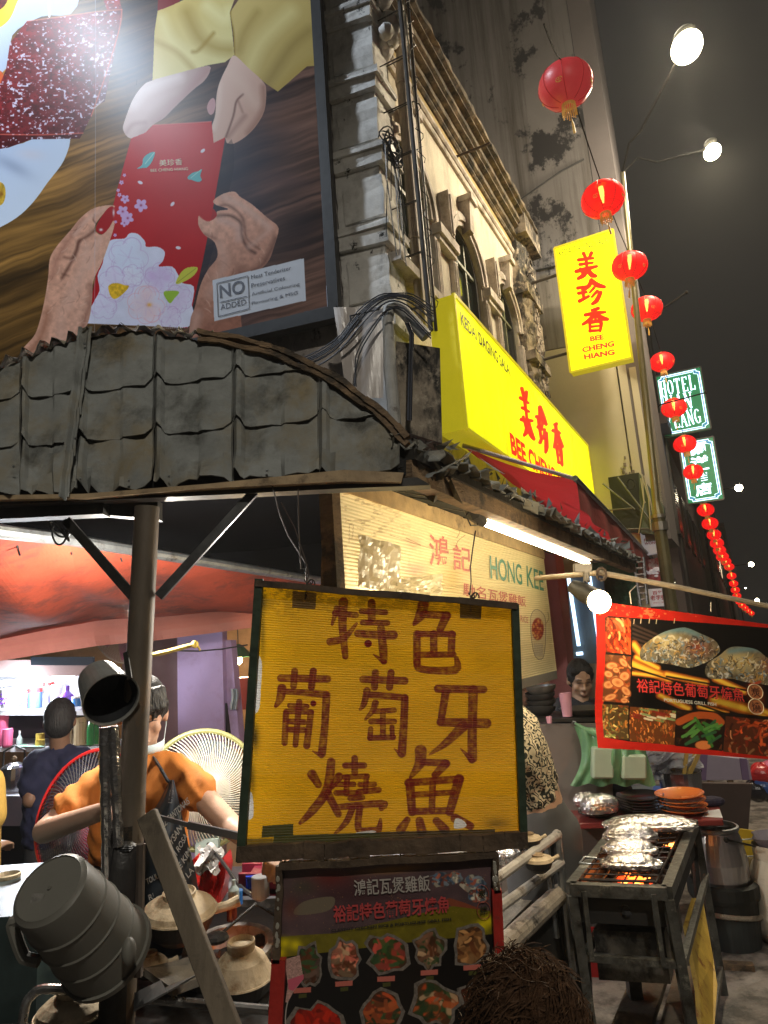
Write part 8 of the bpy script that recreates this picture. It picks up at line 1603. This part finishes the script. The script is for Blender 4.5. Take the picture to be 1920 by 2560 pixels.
# things behind the table
t=thing('back_bench',(1.5,4.9,0),'low dark bench behind the red table carrying a blue mat and pot','bench');bz=.72;q=[atz(*zF(*p),bz) for p in ((745,192),(1290,186),(1270,120),(760,150))];obj('top',MB().hexa(*q,off=Z3*-.03),blackm,t,smooth=False)
for p in q:obj('leg',MB().box(dn(p,.35),(.04,.04,.68)),blackm,t,smooth=False)
tag(obj('blue_mat',MB().shell(lambda u,v:atz(*zF(752+380*u,188-46*v-6*math.sin(u*5)),bz+.012+.01*math.sin(u*9)*(1-v)),14,4,(0,0,.006)),mat('bright_blue_plastic',(.01,.10,.5),.4)),'bright blue plastic mat behind the stacked plates','mat')
c=atz(*zF(930,172),bz+.02);t=thing('food_box',c,'clear plastic food box on the blue mat','box');obj('tub',MB().hexa(c+(-.09,-.05,0),c+(.09,-.05,0),c+(.11,-.06,.055),c+(-.11,-.06,.055),(0,.12,0)),glz('frosted_box',(.5,.54,.56),.2),t,smooth=False,bevel=.004);obj('rim',MB().hexa(c+(-.115,-.065,.052),c+(.115,-.065,.052),c+(.115,.07,.052),c+(-.115,.07,.052),Z3*.006),glz('frosted_rim',(.6,.62,.64),.2),t,smooth=False)
c=atz(*zF(1190,182),bz+.01);t=thing('utensil_pot',c,'steel saucepan holding wooden spatula handles behind the orange plates','pot');obj('body',MB().lathe([(.001,0),(.115,0),(.125,.13),(.13,.13),(.12,.13),(.11,.01),(.001,.01)],c,n=32),ssm,t)
obj('contents',MB().disc(c+Z3*.11,.118,Z3,24),mat('dark_liquid',(.015,.012,.01),.15),t)
for a,b in (((.02,.0),(.05,.0)),((.05,.02),(.09,.0)),((.03,-.03),(.10,-.02))):obj('utensil',MB().beam(c+np.array([a[0],a[1],.08]),c+np.array([a[0]+b[0],a[1]+b[1],.25]),.022,.01,(0,-1,0)),mat('wooden_handle',(.5,.34,.1),.5),t,smooth=False)
# folding table board and brown panel
F5=lambda x,y,Y=5.2:at(*zE(x,y),Y)
t=thing('folding_table',(2.2,5.3,0),'white and lilac folding table top tilted under the banner','table');obj('top',MB().hexa(F5(1225,1335),F5(1560,1330),F5(1535,1205),F5(1235,1170),(0,.3,.03)),mat('lilac_white_top',(.42,.36,.46),.5,var=.05),t,smooth=False)
for a,b in (((1235,1170),(1225,1335)),((1480,1195),(1500,1332))):obj('stripe',MB().hexa(F5(a[0],a[1],5.19),F5(a[0]+45,a[1]+4,5.19),F5(b[0]+45,b[1],5.19),F5(b[0],b[1],5.19),(0,.005,0)),mat('lilac_stripe',(.22,.15,.28),.5),t,smooth=False)
for a,b in (((1420,1335),(1460,1460)),((1300,1335),(1290,1420))):obj('leg',MB().beam(F5(*a),F5(*b),.035,.03,(0,-1,0)),woodold,t,smooth=False)
tag(obj('brown_panel',MB().hexa(at(1752,2110,4.9),at(1868,2110,4.9),at(1880,1960,4.9),at(1752,1958,4.9),(0,.05,0)),mat('brown_sheet',(.075,.05,.045),.6,var=.2,scale=3),smooth=False),'plain dark brown panel standing behind the steel pot','panel')
m=thing('rubbish_bags',at(1905,1960,5.5),'heap of red and blue plastic bags at the right edge below the banner','bags')
for k,(x,y,mt) in enumerate(((1905,1935,'red'),(1925,1955,'red'),(1905,1968,'blue'),(1892,1975,'black'),(1930,1930,'pink'),(1925,1978,'black'))):obj('bag',MB().grid(lambda u,v:at(x,y,5.5)+np.array([.09*math.cos(u*6.28)*math.sin(v*3.14)*(1+.2*math.sin(u*19+v*7)),.09*math.sin(u*6.28)*math.sin(v*3.14),.08*math.cos(v*3.14)*(1+.1*math.sin(u*25))]),18,12),mat('bag_'+mt,dict(red=(.55,.03,.04),blue=(.05,.12,.4),black=(.02,.02,.03),pink=(.6,.15,.3))[mt],.3,bump=.6,bscale=20),m)
# counter screen with bowls, cup and man behind
cs_=thing('counter_screen',at(1430,2000,4.1)*[1,1,0],'grey brown sheet metal counter screen behind the red table','counter');ctm=mat('brown_grey_sheet',(.17,.145,.13),.45,var=.15,scale=2.5,metal=.2)
obj('screen',MB().hexa(at(1255,2230,4.1),at(1535,2208,4.1),at(1530,1808,4.1),at(1255,1812,4.1),(0,.03,0)),ctm,cs_,smooth=False);obj('worktop',MB().hexa(at(1240,1806,4.12),at(1640,1803,4.12),at(1640,1795,4.12),at(1240,1798,4.12),(0,.5,0)),blackm,cs_,smooth=False)
obj('hook',MB().tube([at(*zM(725,810),4.08),at(*zM(735,785),4.07),at(*zM(760,790),4.07),at(*zM(772,830),4.07)],.005,6),galv,cs_)
for k in range(4):c=at(1352+3*(k % 2),1788-17*k,4.35);tag(obj('bowl',MB().lathe([(.001,0),(.055,.0),(.088,.035),(.092,.055),(.088,.056),(.08,.04),(.04,.015),(.001,.012)],c,unit([.05*rng.normal(),.05*rng.normal(),1]),28),mat('black_clay_bowl',(.03,.028,.025),.35,var=.3) if k<3 else mat('worn_clay_bowl',(.09,.08,.065),.4,var=.3),smooth=60),f'black claypot bowl, {("lowest", "second", "third", "top")[k]} of the stack on the counter','bowl','black bowls stacked on the counter')
def cup(px_,py_,Y,r,h,label):c=at(px_,py_,Y);tag(obj('cup',MB().lathe([(.001,0),(r*.75,0),(r,h),(r*.93,h),(r*.7,.006),(.001,.006)],c,n=24),mat('pink_cup',(.62,.3,.36),.4,var=.04),smooth=60),label,'cup')
cup(1419,1791,4.2,.037,.135,'tall pink plastic cup on the counter before the seated man');cup(1374,1808,4.05,.018,.036,'little pink cup by the edge of the counter screen')
c=at(1465,1770,4.3);tag(obj('wok',MB().lathe([(.001,-.05),(.1,-.04),(.16,.0),(.163,.004),(.155,.004),(.1,-.03),(.001,-.04)],c,n=32),mat('steel_wok',(.12,.11,.09),.35,metal=.5),smooth=60),'wide black wok in front of the seated man','wok')
Y5=4.7;sm=thing('person',(1.25,Y5,0),'man with cropped hair and black shirt sitting behind the counter, looking down','person');c5=at(1450,1697,Y5);s1_,s2_=at(1405,1768,Y5),at(1505,1764,Y5)
blk_sh=mat('black_shirt',(.014,.013,.016),.85,var=.2);head(sm,c5,(-.02,-.9,-.34),1.02,skin_c,True,at(1453,1755,Y5),'body',[cap(s1_,s1_+(-.06,-.08,-.28),.05,.04),cap(s1_+(-.06,-.08,-.28),s1_+(.05,-.3,-.3),.04,.03),cap(s2_,s2_+(.06,-.08,-.28),.05,.04),cap(s2_+(.06,-.08,-.28),s2_+(-.04,-.3,-.3),.04,.03)]+hand(s1_+(.05,-.3,-.3),(.6,-.8,0),(0,0,-1))+hand(s2_+(-.04,-.3,-.3),(-.6,-.8,0),(0,0,-1),1.,.6,-1),.008)
fuse('shirt',[cap(s1_+(.03,0,-.01),s2_+(-.03,0,-.01),.068),cap(at(1430,1790,Y5),at(1430,1930,Y5),.12,.14),cap(at(1480,1790,Y5),at(1480,1930,Y5),.12,.14),cap(s1_,s1_+(-.05,-.06,-.2),.066,.066),cap(s2_,s2_+(.05,-.06,-.2),.066,.066),cap(at(1453,1762,Y5),at(1453,1780,Y5),.05,.08)],blk_sh,sm,.014,3,disp=shirt_fold(1))
b5=at(1455,1930,Y5);fuse('trousers',[cap(b5+(-.09,0,-.05),b5+(-.12,-.4,-.05),.09,.07),cap(b5+(-.12,-.4,-.05),(b5[0]-.12,Y5-.4,.06),.07,.05),cap(b5+(.09,0,-.05),b5+(.12,-.4,-.05),.09,.07),cap(b5+(.12,-.4,-.05),(b5[0]+.12,Y5-.4,.06),.07,.05)],blk_sh,sm,.02,2)
obj_=thing('stool',(b5[0],Y5,0),'plastic stool under the seated man','stool');obj('seat',MB().lathe([(.001,b5[2]-.16),(.16,b5[2]-.16),(.16,b5[2]-.19),(.001,b5[2]-.19)],(b5[0],Y5,0),n=20),redpl,obj_)
for sx in (-1,1):
 for sy in (-1,1):obj('leg',MB().beam((b5[0]+.1*sx,Y5+.1*sy,b5[2]-.19),(b5[0]+.14*sx,Y5+.14*sy,0),.03,.02),redpl,obj_,smooth=False)
Y6=4.9;hp_=thing('person',at(1300,1750,Y6)*[1,1,0],'dim person with dark hair just showing past the board, by the bowls','person');c6=at(1304,1712,Y6);head(hp_,c6,(.2,-.9,-.4),1.,skin_b,True,c6+(0,.02,-.2),'body',[cap(c6+(-.15,.02,-.26),c6+(-.2,-.1,-.5),.05,.04),cap(c6+(.12,.02,-.26),c6+(.16,-.1,-.5),.05,.04)],.01)
fuse('shirt',[cap(c6+(-.13,.02,-.27),c6+(.12,.02,-.27),.07),cap(c6+(0,.02,-.32),c6+(0,.02,-.75),.15,.16)],mat('mauve_shirt',(.2,.13,.16),.85),hp_,.016,2)
# woman bending over in palm print shirt
Y7=2.95;wm=thing('person',(.5,Y7,0),'person bending away in a cream palm print shirt and grey trousers behind the board','person')
hip=at(1352,2050,Y7);mid=at(1330,1965,Y7);sho=at(1268,1850,Y7-.1)
fuse('body',[cap(mid+(.0,0,0),hip,.105,.11),cap(sho,mid,.1,.1),cap(sho,sho+(-.2,-.1,.08),.05,.045),ell(sho+(-.28,-.15,.14),(.08,.09,.1)),cap(sho+(-.05,-.1,-.02),sho+(-.2,-.25,-.25),.045,.035),cap(sho+(-.2,-.25,-.25),sho+(-.3,-.4,-.1),.035,.026)]+hand(sho+(-.3,-.4,-.1),(-.5,-.6,0),(0,0,-1)),skin_c,wm,.01,2)
pm_=bpy.data.materials.new('palm_print_cloth');pm_.use_nodes=True;nt=pm_.node_tree;Bq=nt.nodes['Principled BSDF'];tc=nt.nodes.new('ShaderNodeTexCoord');wv1=nt.nodes.new('ShaderNodeTexWave');wv1.inputs['Scale'].default_value=15;wv1.inputs['Distortion'].default_value=16;wv1.inputs['Detail'].default_value=1.5;wv1.inputs['Detail Scale'].default_value=2.2
wv1.bands_direction='DIAGONAL';rp=nt.nodes.new('ShaderNodeValToRGB');rp.color_ramp.elements[0].position=.42;rp.color_ramp.elements[0].color=(.02,.025,.02,1);rp.color_ramp.elements[1].position=.52;rp.color_ramp.elements[1].color=(.55,.48,.33,1)
nt.links.new(tc.outputs['Object'],wv1.inputs['Vector']);nt.links.new(wv1.outputs['Fac'],rp.inputs[0]);nt.links.new(rp.outputs[0],Bq.inputs['Base Color']);Bq.inputs['Roughness'].default_value=.85
fuse('shirt',[cap(sho+(.02,0,-.02),at(1318,1950,Y7),.128,.125),cap(sho,sho+(.02,0,.02),.14,.12),cap(at(1318,1940,Y7-.02),at(1328,1975,Y7-.02),.12,.105),cap(at(1345,1970,Y7-.06),at(1355,1985,Y7-.06),.05,.055),cap(sho+(-.05,-.1,-.02),sho+(-.15,-.2,-.16),.065,.07)],pm_,wm,.012,3,disp=shirt_fold(3))
fuse('trousers',[cap(at(1350,2040,Y7),hip+(0,0,-.05),.118,.12),cap(hip+(-.06,0,-.05),(hip[0]-.08,Y7,.08),.11,.055),cap(hip+(.05,0,-.05),(hip[0]+.06,Y7,.08),.11,.055)],mat('charcoal_trousers',(.06,.06,.062),.85,var=.1),wm,.016,3)
# green bag and white bags hanging on the screen
gbm=mat('green_translucent_bag',(.22,.45,.24),.25,var=.12,bump=.5,bscale=14,transl=.3);gb=thing('green_bag',at(1540,1960,3.95),'translucent green plastic bag of white takeaway boxes hanging on the counter screen','bag')
gx=lambda v:(1435+20*math.sin(v*3.1)-10*v**3,1600+40*v)
obj('film',MB().grid(lambda u,v:at(gx(v)[0]+(gx(v)[1]-gx(v)[0])*u,1815+148*v+14*u*(1-v)+4*math.sin(u*22)*v,4.0-.07*math.sin(math.pi*v)*math.sin(math.pi*u)+.012*math.sin(u*31+v*4)),40,20),gbm,gb);obj('twist',MB().tube([at(1437,1808,4.02),at(1460,1822,4.0),at(1500,1838,3.95),at(1560,1838,3.95)],[.006,.014,.02,.016],8),gbm,gb)
for x0,y0,x1,y1 in ((1482,1868,1536,1948),(1557,1888,1618,1950)):t=tag(obj('takeaway_box',MB().hexa(at(x0,y1,3.93),at(x1,y1,3.93),at(x1,y0,3.93),at(x0,y0,3.93),(0,.06,0)),mat('pale_green_box',(.42,.52,.38),.5),smooth=False,bevel=.01),'pale takeaway box seen through the green bag, '+('left one' if x0<1500 else 'right one'),'box','boxes in the green bag')
wb=mat('crinkled_white_film',(.55,.56,.62),.35,var=.1,bump=.7,bscale=16,transl=.3)
for (x0,y0,x1,y1,l) in ((1592,1870,1680,1912,'white plastic bag draped under the banner, left one'),(1635,1880,1752,1925,'white plastic bag draped under the banner, right one'),(1620,1905,1680,1955,'limp white bag hanging behind the saucepan')):tag(obj('white_bag',MB().grid(lambda u,v:at(x0+(x1-x0)*u+8*math.sin(v*5+u*3),y0+(y1-y0)*v+6*math.sin(u*11),4.4+.04*math.sin(u*9+v*7)),16,10),wb),l,'bag','white plastic bags under the banner')
# rail and shelf on the right side of the stove
pipm=mat('worn_white_pipe',(.42,.40,.37),.45,var=.2,scale=14,bump=.1,dirt=((.12,.09,.07),9,.6));r2=thing('stove_rail',atz(1330,2230,.8),'pale welded pipe railing running beside the stove to the grill','rail')
ra,rb_=atz(1190,2235,.95),atz(1392,2088,.95);obj('top_pipe',MB().tube([ra,rb_],.017,10),pipm,r2);obj('mid_pipe',MB().tube([atz(1190,2312,.85),atz(1403,2157,.85)],.017,10),pipm,r2);obj('post',MB().tube([rb_+Z3*.015,dn(rb_,.45)],.017,10),galv,r2);obj('post',MB().tube([atz(1365,2093,.95),dn(atz(1365,2093,.95),.6)],.012,8),galv,r2)
obj('stub_pipe',MB().tube([rb_,atz(1345,2080,.955)],.012,8),galv,r2);obj('elbow',MB().sphere(rb_,.021,12,8),pipm,r2)
tag(obj('fat_pipe',MB().tube([atz(1150,2470,.72),atz(1430,2205,.74)],.035,14),mat('speckled_pipe',(.32,.28,.23),.7,var=.3,scale=20,bump=.3,dirt=((.06,.05,.04),22,.6))),'fat speckled pipe below the pale railing','pipe')
tag(obj('ash_tray',MB().hexa(atz(1180,2400,.72),atz(1390,2190,.72),atz(1330,2180,.72),atz(1100,2350,.72),Z3*-.02),mat('ashy_tray',(.16,.145,.12),.8,var=.5,scale=18,bump=.5),smooth=False),'ash covered tray beside the fat pipe','tray')
tag(obj('side_skirt',MB().hexa(atz(1180,2460,.70),atz(1435,2215,.70),dn(atz(1435,2215,.70),.05),dn(atz(1180,2460,.7),.05),SR*-.02),mat('dark_tin_skirt',(.035,.033,.03),.5,metal=.3,var=.4),smooth=False),'dark tin side panel under the fat pipe','panel')
claypot(1322,2096,2.7,30,'open black claypot with pale inside beside the lower right of the yellow board',.35);claypot(1345,2150,2.6,36,'dark claypot under the top pipe of the railing',.3)
foilpack(atz(1275,2150,.9),.06,.05,.04,.3,'crumpled foil on the stove behind the boards',12)
for k,(x,l) in enumerate(((780,'left'),(960,'middle'),(1130,'right'))):tag(obj('tray_edge',MB().lathe([(.001,0),(.1,.0),(.13,.03),(.125,.03),(.001,.01)],at(x,2138,2.3),n=20),mat('pale_steel_tray',(.5,.52,.55),.3,metal=.6),smooth=50),f'pale steel dish seen in the gap between the two boards, {l} one','dish','dishes in the gap between the boards')

# ================================================================== person in the foreground, only the hair in view
fg=thing('person',(.2,1.12,0),'brown curly haired person in the foreground seen from behind, only the head in view','person');hcn=at(1322,2590,1.15)
brn=mat('brown_hair',(.06,.03,.015),.6,var=.6,scale=80,spec=.25);R5=np.random.default_rng(5)
fuse('body',[ell(hcn,(.078,.092,.105)),cap(hcn+(0,-.01,-.06),hcn+(0,-.02,-.2),.05,.055),cap(hcn+(-.14,-.02,-.24),hcn+(.14,-.02,-.24),.06),cap(hcn+(0,-.02,-.28),hcn+(0,-.02,-.62),.13,.13),cap(hcn+(-.07,0,-.6),(hcn[0]-.08,1.1,.06),.08,.05),cap(hcn+(.07,0,-.6),(hcn[0]+.08,1.1,.06),.08,.05),cap(hcn+(-.17,-.02,-.26),hcn+(-.2,.02,-.5),.045,.035),cap(hcn+(.17,-.02,-.26),hcn+(.2,.02,-.5),.045,.035)]+hand(hcn+(-.2,.02,-.5),(0,.2,-1),(1,0,0))+hand(hcn+(.2,.02,-.5),(0,.2,-1),(-1,0,0)),skin_c,fg,.012,2)
fuse('t_shirt',[cap(hcn+(-.14,-.02,-.25),hcn+(.14,-.02,-.25),.07),cap(hcn+(0,-.02,-.28),hcn+(0,-.02,-.6),.15,.15)],mat('dark_tee',(.03,.03,.035),.85),fg,.014,3)
fuse('scalp_hair',[ell(hcn+(0,-.004,.012),(.078,.09,.1)),ell(hcn+(0,-.03,-.03),(.076,.075,.09))],mat('dark_scalp',(.022,.011,.006),1.,spec=0),fg,.008,2)
m=MB();clump=[unit(R5.normal(size=3)+[0,-.2,.4]) for _ in range(60)]
for k in range(5600):
 d=unit(clump[k % 60]+R5.normal(size=3)*.3);t1=unit(np.cross(d,unit([.3*math.sin(k % 60),.3,1.]))+.25*R5.normal(size=3));o=np.cross(d,t1);L=.5+.7*R5.random();ph=(k % 60)*1.3+R5.normal()*.4;lift=.03+.22*R5.random()**3;pts=[]
 for j in range(8):s_=j/7;q=unit(d+t1*L*(s_-.35)+o*.07*math.sin(s_*8+ph));pts.append(hcn+q*np.array([.084,.095,.105])*(1.04+lift*s_*s_+.035*math.cos(s_*8+ph)*s_+.03*abs(math.sin((k % 60)*2.1)))*1.0-Z3*.012*s_)
 m.tube(pts,[.001]*7+[.0004],3,caps=False)
obj('curls',m,brn,fg,kind='stuff')
# ================================================================== the hazy night air
hz=MB();hz.hexa((-30,-15,-1),(45,-15,-1),(110,140,-1),(-40,140,-1),(0,0,33.5))
hm=bpy.data.materials.new('night_haze');hm.use_nodes=True;nt=hm.node_tree;nt.nodes.clear();o_=nt.nodes.new('ShaderNodeOutputMaterial');v_=nt.nodes.new('ShaderNodeVolumePrincipled')
v_.inputs['Density'].default_value=HAZE;v_.inputs['Color'].default_value=(.85,.85,.85,1);v_.inputs['Anisotropy'].default_value=.3;nt.links.new(v_.outputs[0],o_.inputs['Volume'])
obj('haze',hz,hm,smooth=False,kind='stuff')
